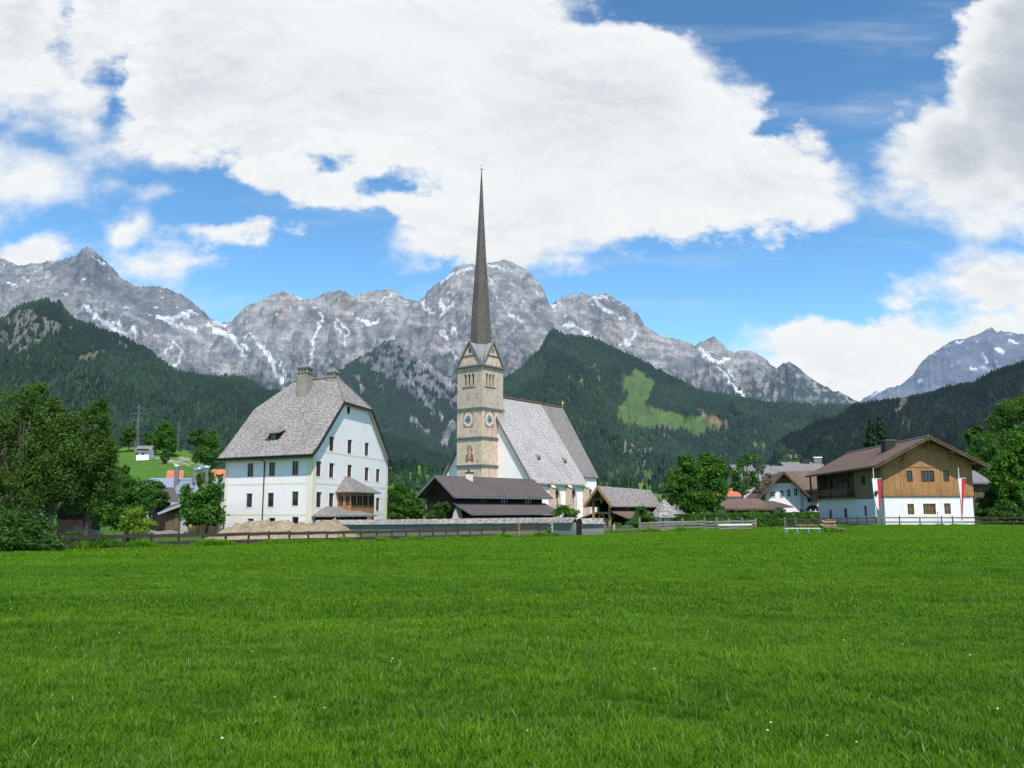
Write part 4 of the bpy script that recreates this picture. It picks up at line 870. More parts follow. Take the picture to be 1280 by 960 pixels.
# ================================================================ 2. the church
def church():
    ph = R(38.5); ds = V((math.sin(ph), math.cos(ph))); dw = V((-math.cos(ph), math.sin(ph)))
    YT = 163.; T0 = plan(602.3, YT, 540); zb = -1
    # side of the tower from its two outlines
    fr = lambda w: proj(*(list(T0+ds*w)+[18.])); wS = solve2(lambda w: proj(*(T0+ds*w), 20.)[0]-627.3, 3, 12); wW = solve2(lambda w: -(proj(*(T0+dw*w), 20.)[0]-569.6), 3, 12)
    w = (wS+wW)/2
    root = thing('church', 'white gothic church with a slender stone tower and very tall pointed spire', 'church', (T0[0], T0[1], 0))
    T1 = T0+ds*w; T3 = T0+dw*w; T2 = T1+dw*w
    WW, WS = Wall(T0, T3), Wall(T0, T1)
    zc = lambda y: at(602.3, y, YT)[2]
    zcor = zc(456.5); zg = at(586, 427, WW.P(w/2, 0)[1])[2]
    # tower body: three stages
    s_up = MB(); lv = []
    for wl in (WW, WS):
        cx, zz = wl.hit((586.2 if wl is WW else 612.8), 475)
        for k in (-1, 0, 1): lv.append((wl, (cx+k*.98-.32, zz-1.15, cx+k*.98+.32, zz+1.15)))
    z510 = zc(510)
    for wl in (WW, WS): wall_faces(s_up, wl, [(0, z510), (w, z510), (w, zcor), (0, zcor)], [h for l, h in lv if l is wl], .5)
    s_up.poly([(*T1, z510), (*T2, z510), (*T2, zcor), (*T1, zcor)]); s_up.poly([(*T3, z510), (*T2, z510), (*T2, zcor), (*T3, zcor)])
    s_lo = MB()
    for wl in (WW, WS): wall_faces(s_lo, wl, [(0, zb), (w, zb), (w, z510), (0, z510)], [])
    s_lo.poly([(*T1, zb), (*T2, zb), (*T2, z510), (*T1, z510)]); s_lo.poly([(*T3, zb), (*T2, zb), (*T2, z510), (*T3, z510)])
    tw = s_lo.build('tower', M['stone'], root); s_up.build('belfry', M['stone_grey'], root)
    for wl, h in lv: MB().poly([wl.P(h[0], h[1], -.45), wl.P(h[2], h[1], -.45), wl.P(h[2], h[3], -.45), wl.P(h[0], h[3], -.45)]).build('louvre', M['void'], tw)
    for wl in (WW, WS):
        sl_ = MB(); cx, zz = wl.hit((586.2 if wl is WW else 612.8), 484); sl_.slab([wl.P(cx-1.6, zz-.1, 0), wl.P(cx+1.6, zz-.1, 0), wl.P(cx+1.6, zz+.1, 0), wl.P(cx-1.6, zz+.1, 0)], wl.P(0, 0, .12)-wl.P(0, 0, 0)); sl_.build('sill', M['trim_grey'], tw)
    for y, o in ((509.5, .28), (546.3, .28), (581.3, .28)):
        c = MB(); z = zc(y); e = o; q = [T0-ds*e-dw*e, T1+ds*e-dw*e, T2+ds*e+dw*e, T3-ds*e+dw*e]
        c.slab([(*p, z-.16) for p in q], (0, 0, .32)); c.build('string_course', M['trim_grey'], root)
    c = MB(); e = .45; q = [T0-ds*e-dw*e, T1+ds*e-dw*e, T2+ds*e+dw*e, T3-ds*e+dw*e]; c.slab([(*p, zcor-.1) for p in q], (0, 0, .35)); c.build('cornice', M['trim_grey'], root)
    # clocks
    for wl, px, py in ((WW, 585.5, 524.6), (WS, 611.6, 524.2)):
        cx, cz = wl.hit(px, py); hw, hh = 1.28, 1.5
        cf = MB(); cf.slab([wl.P(cx-hw, cz-hh, .002), wl.P(cx+hw, cz-hh, .002), wl.P(cx+hw, cz+hh, .002), wl.P(cx-hw, cz+hh, .002)], wl.P(0, 0, .05)-wl.P(0, 0, 0)); ck = cf.build('clock_face', M['clock_red'], tw)
        nm = MB(); pt = MB(); rg = MB()
        for i in range(12):
            a = i*math.pi/6; 
            def e_(r, s_, rr=a): return (cx+hw*(r*math.sin(rr)+s_*math.cos(rr)), cz+hh*(r*math.cos(rr)-s_*math.sin(rr)))
            q = [e_(.55, -.10), e_(.72, -.19), e_(.90, -.17), e_(.96, 0), e_(.90, .17), e_(.72, .19), e_(.55, .10)]
            pt.slab([wl.P(*p, .06) for p in q], wl.P(0, 0, .02)-wl.P(0, 0, 0))
            nm = MB()
            for s_ in ((0,) if i % 3 == 1 else (-.06, .06)):
                nm.slab([wl.P(*p, .085) for p in (e_(.64, s_-.018), e_(.64, s_+.018), e_(.87, s_+.018), e_(.87, s_-.018))], wl.P(0, 0, .01)-wl.P(0, 0, 0))
            nm.slab([wl.P(*p, .083) for p in (e_(.70, -.05), e_(.70, .05), e_(.72, .05), e_(.72, -.05))], wl.P(0, 0, .008)-wl.P(0, 0, 0)); nm.build('clock_numeral', M['black'], tw)
        dk = MB().slab([wl.P(cx+hw*.5*math.sin(q), cz+hh*.5*math.cos(q), .055) for q in np.linspace(0, 6.283, 17)[:-1]], wl.P(0, 0, .04)-wl.P(0, 0, 0)); dk.build('clock_face', M['clock_teal'], tw)
        pt.build('clock_face', M['clock_white'], tw)
        hd = MB()
        for ang, ln in ((R(205), .38), (R(100), .72)):
            q = lambda r_, s_: (cx+hw*(r_*math.sin(ang)+s_*math.cos(ang)), cz+hh*(r_*math.cos(ang)-s_*math.sin(ang)))
            hd.slab([wl.P(*p, .11) for p in (q(-.1, -.05), q(-.1, .05), q(ln, .03), q(ln, -.03))], wl.P(0, 0, .02)-wl.P(0, 0, 0))
        hd.build('clock_hand', M['black'], tw)
    # faded painting on the west face, and the slit under it
    cx, cz = WW.hit(587, 566)
    fr_ = MB().slab([WW.P(cx+x, cz+z, .003) for x, z in ((-1.3, -2.3), (1.35, -2.3), (1.25, -.6), (.95, 1.2), (0, 2.7), (-.95, 1.2), (-1.25, -.6))], WW.P(0, 0, .01)-WW.P(0, 0, 0)); fr_.build('wall_painting', M['fresco_pale'], tw)
    f1 = MB(); f2 = MB()
    f1.slab([WW.P(cx+x, cz+z, .016) for x, z in ((-1.15, -1.7), (-.7, -2.0), (0, -1.45), (.7, -1.95), (1.15, -1.7), (.95, -.5), (.4, .2), (-.4, .2), (-.95, -.5))], WW.P(0, 0, .008)-WW.P(0, 0, 0))
    for x0, h_ in ((-.55, 1.5), (0.0, 1.9), (.5, 1.6)): f1.slab([WW.P(cx+x0+x, cz+z, .016) for x, z in ((-.22, .25), (.22, .25), (.16, h_-.3), (0, h_), (-.16, h_-.3))], WW.P(0, 0, .008)-WW.P(0, 0, 0))
    f2.slab([WW.P(cx+x, cz+z, .028) for x, z in ((-.45, -1.2), (.45, -1.2), (.35, .9), (-.3, .9))], WW.P(0, 0, .006)-WW.P(0, 0, 0))
    f1.build('wall_painting', M['fresco_red'], tw); f2.build('wall_painting', M['fresco_ochre'], tw)
    cx, cz = WW.hit(586, 591.5); MB().slab([WW.P(cx-.16, cz-.7, .004), WW.P(cx+.16, cz-.7, .004), WW.P(cx+.16, cz+.7, .004), WW.P(cx-.16, cz+.7, .004)], WW.P(0, 0, .01)-WW.P(0, 0, 0)).build('slit', M['void'], tw)
    # four stone gables, the shingled skirt and the needle
    ctr = (T0+T2)/2; cs = [T0, T1, T2, T3]; z0 = zcor+.25; ro = solve2(lambda r_: proj(ctr[0]+r_, ctr[1], zg-.6)[0]-proj(ctr[0]-r_, ctr[1], zg-.6)[0]-27.8, .5, 5)
    ax = [ds, -dw, -ds, dw]
    def octv(k, r_, z): a = math.atan2(*(ds[::-1]))+R(22.5+45*k); return V((ctr[0]+r_*math.cos(a), ctr[1]+r_*math.sin(a), z))
    gw = MB(); sk = MB(); gt = MB(); zo = zg-.4
    O = [octv(k, ro, zo) for k in range(8)]
    for i in range(4):
        A_, B_ = cs[i], cs[(i+1) % 4]; mid = (A_+B_)/2; nout = (mid-ctr)/np.linalg.norm(mid-ctr)
        A3, B3, G3 = V((*A_, z0)), V((*B_, z0)), V((*mid, zg)); gw.poly([A3, B3, G3]); n3 = V((*nout, 0))*.22; Ao, Bo, Go = A3+n3, B3+n3, G3+n3
        # nearest octagon vertices
        k = sorted(range(8), key=lambda k: -(O[k][:2]-ctr)@nout)[:2]; oa, ob = k if np.linalg.norm(O[k[0]][:2]-A_) < np.linalg.norm(O[k[1]][:2]-A_) else k[::-1]
        sk.poly([Ao, Go, O[oa]]); sk.poly([Go, O[ob], O[oa]]); sk.poly([Go, Bo, O[ob]])
        gt.bar(Ao, Go, .22, .3); gt.bar(Bo, Go, .22, .3)
        m1, m2 = lerp3(A3, G3, .42), lerp3(B3, G3, .42); gt.bar(m1+n3*.4, m2+n3*.4, .14, .2)
        s3 = V((*((A_-B_)/np.linalg.norm(A_-B_)), 0)); zc_ = lerp3(A3, G3, .62)[2]; q = V((*mid, zc_))+n3*.1
        MB().slab([q-s3*.18-V((0, 0, .45)), q+s3*.18-V((0, 0, .45)), q+s3*.18+V((0, 0, .45)), q-s3*.18+V((0, 0, .45))], n3*.1).build('gable_slit', M['void'], tw)
    for i in range(4):
        C3 = V((*cs[i], z0)); k = sorted(range(8), key=lambda k: np.linalg.norm(O[k][:2]-cs[i]))[:2]; sk.poly([C3, O[k[0]], O[k[1]]])
    gw.build('gable', M['stone'], root); sk.build('spire_skirt', M['shingle_skirt'], root); gt.build('gable_coping', M['trim_grey'], tw)
    sp = MB(); prof = [(420, 27.6), (400, 25), (380, 22.3), (360, 19.3), (340, 16.4), (320, 13.5), (300, 11.0), (280, 8.7), (260, 6.3), (240, 4.1), (222, 2.0), (213, .8)]
    rings = [[octv(k, ro, zo) for k in range(8)]]
    for y, wd in prof[1:]:
        z = at(598, y, ctr[1])[2]; r_ = ro*wd/27.8; rings.append([octv(k, r_, z) for k in range(8)])
    vs = [p for r_ in rings for p in r_]; sp.add(vs, [(i*8+k, i*8+(k+1) % 8, (i+1)*8+(k+1) % 8, (i+1)*8+k) for i in range(len(rings)-1) for k in range(8)]); sp.poly(rings[-1]); spo = sp.build('spire', M['shingle_spire'], root)
    zt = at(598, 213, ctr[1])[2]; zx = at(598, 204.5, ctr[1])[2]; cr = MB().sphere((*ctr, zt+.35), .28); cr.bar((*ctr, zt), (*ctr, zx), .09); zz = zx-.45; cr.bar((ctr[0]-.3, ctr[1], zz), (ctr[0]+.3, ctr[1], zz), .08); cr.build('spire_cross', M['gold'], spo)
    for i in range(2): MB().sphere(V((*((cs[i]+cs[(i+1) % 4])/2 if i == 0 else (cs[3]+cs[0])/2), zg+.3)), .22, 8, 5).build('gable_ball', M['gold'], tw)
    # ---- nave
    G = T0+ds*w*.74; q = solve2(lambda q: -(664.5-proj(*(G-dw*q), 8.)[0]), 2, 20); S = G-dw*q
    zeave = at(665, 600.5, S[1])[2]
    tcen = w/2; half = q+tcen; Rg = G+dw*tcen
    zr = solve2(lambda z: (lambda p: -(p[1]-497.0))(proj(*(Rg+ds*3), z)), 10, 40)
    nl = solve2(lambda l: proj(*(S+ds*l), zeave)[0]-731.5, 5, 40)
    N_ = S+dw*2*half
    WG = Wall(S, N_); WN = Wall(S, S+ds*nl)
    nv = MB(); nv.poly([WG.P(0, zb), WG.P(2*half, zb), WG.P(2*half, zeave), WG.P(half, zr-.3), WG.P(0, zeave)])
    hs = []
    for px in (696.3, 716.8):
        s_, z_ = WN.hit(px, 625); hs.append((s_-.85, WN.hit(px, 642)[1], s_+.85, WN.hit(px, 612.5)[1]))
    wall_faces(nv, WN, [(0, zb), (nl, zb), (nl, zeave), (0, zeave)], hs, .5)
    nv.poly([(*(N_), zb), (*(N_+ds*nl), zb), (*(N_+ds*nl), zeave), (*N_, zeave)]); EN = S+ds*nl; nv.poly([(*EN, zb), (*(EN+dw*2*half), zb), (*(EN+dw*2*half), zeave), (*(EN+dw*half), zr-.3), (*EN, zeave)])
    nv.build('nave_wall', M['plaster_church'], root)
    for h in hs:
        cx = (h[0]+h[2])/2; wdt = h[2]-h[0]; hh = h[3]-h[1]
        # spandrels that turn the opening into a pointed arch
        sp_ = MB(); ap = arch_pts(cx, h[1], wdt, hh, 7); n = 7; right = ap[2:2+n+1]; left = ap[2+n:]
        sp_.slab([WN.P(*p, -.02) for p in right+[(h[2], h[3])]], WN.P(0, 0, -.3)-WN.P(0, 0, 0)); sp_.slab([WN.P(*p, -.02) for p in left+[(h[0], h[3])]], WN.P(0, 0, -.3)-WN.P(0, 0, 0))
        fr2 = sp_.build('arched_window', M['stone'], root)
        MB().poly([WN.P(h[0], h[1], -.4), WN.P(h[2], h[1], -.4), WN.P(h[2], h[3], -.4), WN.P(h[0], h[3], -.4)]).build('pane', M['glass'], fr2)
        tr = MB(); tr.bar(WN.P(cx, h[1], -.36), WN.P(cx, h[3]-.4, -.36), .12)
        for f in (.3, .6): tr.bar(WN.P(h[0], h[1]+hh*f, -.36), WN.P(h[2], h[1]+hh*f, -.36), .06)
        tr.build('tracery', M['stone'], fr2)
        sr = MB(); oa_ = arch_pts(cx, h[1]-.1, wdt+.7, hh+.55, 7); ia_ = arch_pts(cx, h[1]-.1, wdt+.02, hh+.1, 7)
        for i in range(1, len(oa_)-1): sr.slab([WN.P(*oa_[i], .004), WN.P(*oa_[i+1], .004), WN.P(*ia_[i+1], .004), WN.P(*ia_[i], .004)], WN.P(0, 0, .02)-WN.P(0, 0, 0))
        sr.build('surround', M['stone'], fr2)
    for px in (687.5, 708.5, 729.8):
        s_, z_ = WN.hit(px, 606); zt_ = z_-.5; mb = MB(); wd2 = .5; dp = 1.3
        for (z0_, z1_, dd) in ((zb, zt_-2.2, dp), (zt_-2.2, zt_, dp*.7)): mb.slab([WN.P(s_-wd2, z0_, 0), WN.P(s_+wd2, z0_, 0), WN.P(s_+wd2, z0_, dd), WN.P(s_-wd2, z0_, dd)], (0, 0, z1_-z0_))
        bt = mb.build('buttress', M['stone'], root)
        cp = MB(); cp.slab([WN.P(s_-wd2-.1, zt_-.15, dp*.7+.15), WN.P(s_+wd2+.1, zt_-.15, dp*.7+.15), WN.P(s_+wd2+.1, zt_+.9, .02), WN.P(s_-wd2-.1, zt_+.9, .02)], (0, 0, .15)); cp.build('buttress_cap', M['fresco_pale'], bt)
    ovh = .5; sl = (zr-zeave)/half
    def NP(l, b, z): return V((*(S+ds*l+dw*b), z))
    rf = MB(); gv = -.45
    rf.slab([NP(gv, -ovh, zeave-ovh*sl+.05), NP(nl+.2, -ovh, zeave-ovh*sl+.05), NP(nl+.2, half, zr), NP(gv, half, zr)], (0, 0, .3))
    rf.slab([NP(gv, 2*half+ovh, zeave-ovh*sl+.05), NP(nl+.2, 2*half+ovh, zeave-ovh*sl+.05), NP(nl+.2, half, zr), NP(gv, half, zr)], (0, 0, .3))
    rf.build('nave_roof', M['shingle_light'], root)
    ed = MB(); ed.bar(NP(gv-.06, -ovh, zeave-ovh*sl+.2), NP(gv-.06, half, zr+.15), .16, .42); ed.bar(NP(gv-.06, 2*half+ovh, zeave-ovh*sl+.2), NP(gv-.06, half, zr+.15), .16, .42); ed.bar(NP(gv, -ovh-.05, zeave-ovh*sl+.08), NP(nl+.2, -ovh-.05, zeave-ovh*sl+.08), .14, .3); ed.build('verge_board', M['shingle_mid'], root)
    # choir: narrower, with its own steeper roof
    rl = solve2(lambda l: proj(*(Rg+ds*l), zr)[0]-715.0, 10, 70); ins = 2.6; ch = half-ins
    ze2 = solve2(lambda z: -(proj(*(S+ds*(nl+2)+dw*ins), z)[1]-594.8), 3, 20)
    cl_ = solve2(lambda l: proj(*(S+ds*l+dw*ins), 8.)[0]-745.5, 10, 70)
    def CP(l, b, z): return V((*(S+ds*l+dw*(ins+b)), z))
    ap_ = ch*.55
    base = [(nl-.5, 0), (cl_, 0), (cl_+ap_, ch*.6), (cl_+ap_, 2*ch-ch*.6), (cl_, 2*ch), (nl-.5, 2*ch)]
    cw = MB(); CW = Wall(CP(nl-.5, 0, 0)[:2], CP(cl_, 0, 0)[:2]); s_, z_ = CW.hit(738.2, 620); h = (s_-.5, z_-1.6, s_+.5, z_+1.5)
    wall_faces(cw, CW, [(0, zb), (CW.L, zb), (CW.L, ze2), (0, ze2)], [h], .4)
    for i in range(1, 5): cw.poly([CP(*base[i], zb), CP(*base[i+1], zb), CP(*base[i+1], ze2), CP(*base[i], ze2)])
    cw.build('choir_wall', M['plaster_church'], root)
    sp_ = MB(); cx = s_; ap = arch_pts(cx, h[1], 1.0, h[3]-h[1], 7); n = 7
    sp_.slab([CW.P(*p, -.02) for p in ap[2:2+n+1]+[(h[2], h[3])]], CW.P(0, 0, -.3)-CW.P(0, 0, 0)); sp_.slab([CW.P(*p, -.02) for p in ap[2+n:]+[(h[0], h[3])]], CW.P(0, 0, -.3)-CW.P(0, 0, 0)); fr2 = sp_.build('arched_window', M['stone'], root)
    MB().poly([CW.P(h[0], h[1], -.35), CW.P(h[2], h[1], -.35), CW.P(h[2], h[3], -.35), CW.P(h[0], h[3], -.35)]).build('pane', M['glass'], fr2)
    rl = min(rl, cl_+.5)
    cr_ = MB(); ridge0, ridge1 = CP(nl-.6, ch, zr-.05), CP(rl, ch, zr-.05); e = .45
    bo = [(nl+.1, -e), (cl_+e*.3, -e), (cl_+ap_+e, ch*.6-e*.3), (cl_+ap_+e, 2*ch-ch*.6+e*.3), (cl_+e*.3, 2*ch+e), (nl+.1, 2*ch+e)]
    b3 = [CP(*p, ze2-.35) for p in bo]
    cr_.slab([b3[0], b3[1], ridge1, CP(nl+.1, ch, zr-.05)], (0, 0, .28)); cr_.slab([b3[1], b3[2], ridge1], (0, 0, .28)); cr_.slab([b3[2], b3[3], ridge1], (0, 0, .28)); cr_.slab([b3[3], b3[4], ridge1], (0, 0, .28)); cr_.slab([b3[4], b3[5], CP(nl+.1, ch, zr-.05), ridge1], (0, 0, .28))
    cr_.build('choir_roof', M['shingle_mid'], root)
    rg = MB().tube([NP(gv, half, zr+.32), NP(nl, half, zr+.32)], .28); rg.tube([NP(nl, half, zr+.25), ridge1+V((0, 0, .28))], .24); rg.build('ridge_cap', M['wood_old'], root)
    fn = MB(); fn.bar(ridge1, ridge1+V((0, 0, 1.9)), .12); fn.sphere(ridge1+V((0, 0, 1.1)), .26, 8, 5); fn.bar(ridge1+V((-.35, 0, 1.55)), ridge1+V((.35, 0, 1.55)), .1); fn.build('finial', M['gold'], root)
    nrm = np.cross(V((*ds, 0)), NP(0, half, zr)-NP(0, 0, zeave)); p0 = NP(0, 0, zeave)+V((0, 0, .35))
    for px, py in ((673.5, 575), (706.5, 579)):
        u, w_ = ray(px, py); d = V((u, 1, w_)); c = V((0, 0, EYE))+d*(((p0-V((0, 0, EYE)))@nrm)/(d@nrm)); x = V((*ds, 0))*.42; inn = V((*dw, 0))
        vt = MB(); vt.slab([c-x, c+x, c+V((0, 0, .65))], inn*.9); vt.build('roof_vent', M['void'], root)
        MB().slab([c-x*1.3-inn*.2, c+V((0, 0, .85))-inn*.2, c+inn*1.3+V((0, 0, 1.6))], (0, 0, .06)).slab([c+x*1.3-inn*.2, c+V((0, 0, .85))-inn*.2, c+inn*1.3+V((0, 0, 1.6))], (0, 0, .06)).build('vent_roof', M['shingle_mid'], root)
church()

# ================================================================ 3. dark timber barn in front of the church
def simple_gable(name, label, cat, P_, fr_dir, L, half, zb, ze, zr, ov, wallm, roofm, gabm=None, th=.2, group=None, ovg=None):
    """gabled building: near-left corner P_, long axis fr_dir, gable to the left of it"""
    d = V(fr_dir)/np.linalg.norm(fr_dir); n = V((-d[1], d[0])); ovg = ov if ovg is None else ovg
    root = thing(name, label, cat, (P_[0], P_[1], zb+.3), group)
    def P(l, b, z): return V((*(V(P_)[:2]+d*l+n*b), z))
    w = MB(); w.poly([P(0, 0, zb), P(L, 0, zb), P(L, 0, ze), P(0, 0, ze)]); w.poly([P(0, 2*half, zb), P(L, 2*half, zb), P(L, 2*half, ze), P(0, 2*half, ze)])
    gm = w if gabm is None else MB()
    for l in (0, L): gm.poly([P(l, 0, zb), P(l, 2*half, zb), P(l, 2*half, ze), P(l, half, zr-.05), P(l, 0, ze)])
    if gabm: gm.build('gable', gabm, root)
    wo = w.build('wall', wallm, root); sl = (zr-ze)/half; r = MB()
    zz = ze-ov*sl
    r.slab([P(-ovg, -ov, zz), P(L+ovg, -ov, zz), P(L+ovg, half, zr), P(-ovg, half, zr)], (0, 0, th)); r.slab([P(-ovg, 2*half+ov, zz), P(L+ovg, 2*half+ov, zz), P(L+ovg, half, zr), P(-ovg, half, zr)], (0, 0, th))
    ro = r.build('roof', roofm, root)
    v = MB()
    for l in (-ovg-.05, L+ovg+.05): v.bar(P(l, -ov, zz+.06), P(l, half, zr+.08), .1, .3); v.bar(P(l, 2*half+ov, zz+.06), P(l, half, zr+.08), .1, .3)
    v.bar(P(-ovg, -ov-.04, zz+.04), P(L+ovg, -ov-.04, zz+.04), .1, .22); v.build('verge_board', M['wood_old'] if roofm in (M['tile_brown'],) else M['trim_grey'], root)
    return root, P, Wall(P(0, 0, 0)[:2], P(L, 0, 0)[:2]), Wall(P(0, 0, 0)[:2], P(0, 2*half, 0)[:2])
def barn():
    A_ = plan(569, 105, 625); ang = R(20); d = V((math.sin(R(66)), math.cos(R(66))))
    # long axis runs right and away
    d = plan(686, 118, 625)-plan(569, 105, 625); d /= np.linalg.norm(d); L = solve2(lambda l: proj(*(A_+d*l), 4.)[0]-677.5, 5, 40)
    n = V((-d[1], d[0])); ze = at(569, 614.8, 105)[2]; half = solve2(lambda h: -(proj(*(A_+n*h*2), 4.)[0]-534), 1, 12)
    zr = solve2(lambda z: -(proj(*(A_+n*half-d*.9), z)[1]-596.0), 2, 15)
    root, P, WF, WG = simple_gable('barn', 'long dark timber barn house with brown roof in front of the church', 'barn', A_, d, L, half, -1, ze, zr, 1.0, M['wood_dark'], M['tile_dark'], ovg=1.0)
    for px, py in ((603.5, 624.2), (630, 625), (660, 625.8)):
        s, z = WF.hit(px, py); h = (s-.55, z-.55, s+.55, z+.55)
        w = MB(); 
        for a0, b0, a1, b1 in ((h[0], h[1], h[0]+.1, h[3]), (h[2]-.1, h[1], h[2], h[3]), (h[0]+.1, h[1], h[2]-.1, h[1]+.1), (h[0]+.1, h[3]-.1, h[2]-.1, h[3]), (s-.05, h[1]+.1, s+.05, h[3]-.1)):
            w.slab([WF.P(a0, b0, .004), WF.P(a1, b0, .004), WF.P(a1, b1, .004), WF.P(a0, b1, .004)], WF.P(0, 0, .07)-WF.P(0, 0, 0))
        wo = w.build('window', M['frame_white'] if px > 620 else M['wood_old'], root); MB().slab([WF.P(h[0]+.1, h[1]+.1, .003), WF.P(h[2]-.1, h[1]+.1, .003), WF.P(h[2]-.1, h[3]-.1, .003), WF.P(h[0]+.1, h[3]-.1, .003)], WF.P(0, 0, .02)-WF.P(0, 0, 0)).build('pane', M['glass'], wo)
    # lean-to in front
    zt = WF.hit(600, 629.8)[1]; s0 = WF.hit(567, 629)[0]; s1 = WF.hit(677.3, 632)[0]; dp = 3.2
    zl = solve2(lambda z: -(proj(*WF.P(s0, 0, dp)[:2], z)[1]-643.4), -3, 4)
    MB().slab([WF.P(s0, zt, .03), WF.P(s1+.6, zt, .03), WF.P(s1+.6, zl, dp), WF.P(s0, zl, dp)], (0, 0, .16)).build('lower_roof', M['tile_dark'], root)
    MB().bar(WF.P(s0-.05, zt+.06, .03), WF.P(s0-.05, zl+.08, dp), .1, .26).bar(WF.P(s0, zl+.04, dp+.05), WF.P(s1+.6, zl+.04, dp+.05), .1, .2).build('verge_board', M['trim_grey'], root)
    MB().box(WF.P(s0+1.5, -1, .02), WF.P(s1-s0-2, 0, 0)-WF.P(0, 0, 0), WF.P(0, 0, dp-.7)-WF.P(0, 0, 0), (0, 0, zl+.9)).build('lower_wall', M['wood_dark_h'], root)
    b = MB(); a0, a1 = WF.P(-.6, -1, .3), WF.P(.9, -1, .3); b.add([WF.P(-1.1, -1, .9), WF.P(.9, -1, .9), WF.P(.9, -1, 0.02), WF.P(-1.1, -1, .02), WF.P(-.1, 2.2, .35), WF.P(.7, 2.2, .35), WF.P(.7, 2.2, .02), WF.P(-.1, 2.2, .02)], [(0, 1, 5, 4), (1, 2, 6, 5), (3, 0, 4, 7), (4, 5, 6, 7)]); b.build('buttress', M['plaster_grey'], root)
    c = MB(); p = P(L*.28, half*.85, zr-1.0); c.cbox(p+V((0, 0, .6)), .95, .8, 2.0); ch = c.build('chimney', M['plaster_beige'], root); MB().cbox(p+V((0, 0, 1.67)), 1.15, 1.0, .14).build('chimney_cap', M['trim_dark'], ch)
barn()

# ================================================================ 4. churchyard wall
def yard_wall():
    root = thing('churchyard_wall', 'long whitewashed churchyard wall with a weathered shingle coping', 'wall', (0, 70, -.2))
    pts = [(395, 83), (430, 82), (520, 79.5), (600, 77), (640, 75.5), (700, 72.5), (719, 71.5)]
    def seg(pl, ps, name_w, name_r, rt, ztop=1.05):
        w = MB(); r = MB()
        for (x0, y0), (x1, y1) in zip(ps[:-1], ps[1:]):
            p, q = plan(x0, y0, 662), plan(x1, y1, 662); d = q-p; n = V((d[1], -d[0]))/np.linalg.norm(d); zt0 = g(*p)+ztop; zt1 = g(*q)+ztop
            P3 = lambda c, z, o: V((*(c+n*o), z))
            w.slab([P3(p, -1, .15), P3(q, -1, .15), P3(q, zt1, .15), P3(p, zt0, .15)], P3(p, 0, -.15)-P3(p, 0, .15))
            r.slab([P3(p, zt0-.06, .42), P3(q, zt1-.06, .42), P3(q, zt1+.36, -.02), P3(p, zt0+.36, -.02)], (0, 0, .07)); r.slab([P3(p, zt0-.06, -.42), P3(q, zt1-.06, -.42), P3(q, zt1+.36, -.02), P3(p, zt0+.36, -.02)], (0, 0, .07))
        w.build(name_w, M['wall_shaded'], rt); r.build(name_r, M['shingle'], rt)
    seg(root, pts, 'wall_face', 'coping', root)
    r2 = thing('churchyard_wall', 'short low whitewashed wall right of the brown gate opening', 'wall', (*plan(727, 71, 662), -.2))
    seg(r2, [(726.5, 71.2), (754, 71.6)], 'wall_face', 'coping', r2, .95)
    gt = thing('wooden_gate', 'narrow dark brown wooden gate between the two churchyard walls', 'gate', (*plan(722.5, 71.5, 662), -.2))
    p, q = plan(719.3, 71.8, 662), plan(726, 71.4, 662)
    gb = MB(); n = 6
    for i in range(n):
        a = lerp3((*p, 0), (*q, 0), (i+.5)/n); gb.cbox((a[0], a[1], .35), np.linalg.norm(q-p)/n*.86, .04, 1.3)
    gb.build('board', M['wood_dark_h'], gt)
    fr = MB(); fr.bar((*p, -.4), (*p, 1.2), .1).bar((*q, -.4), (*q, 1.2), .1).bar((*p, .9), (*q, .9), .06); fr.build('gate_frame', M['wood_dark'], gt)
yard_wall()

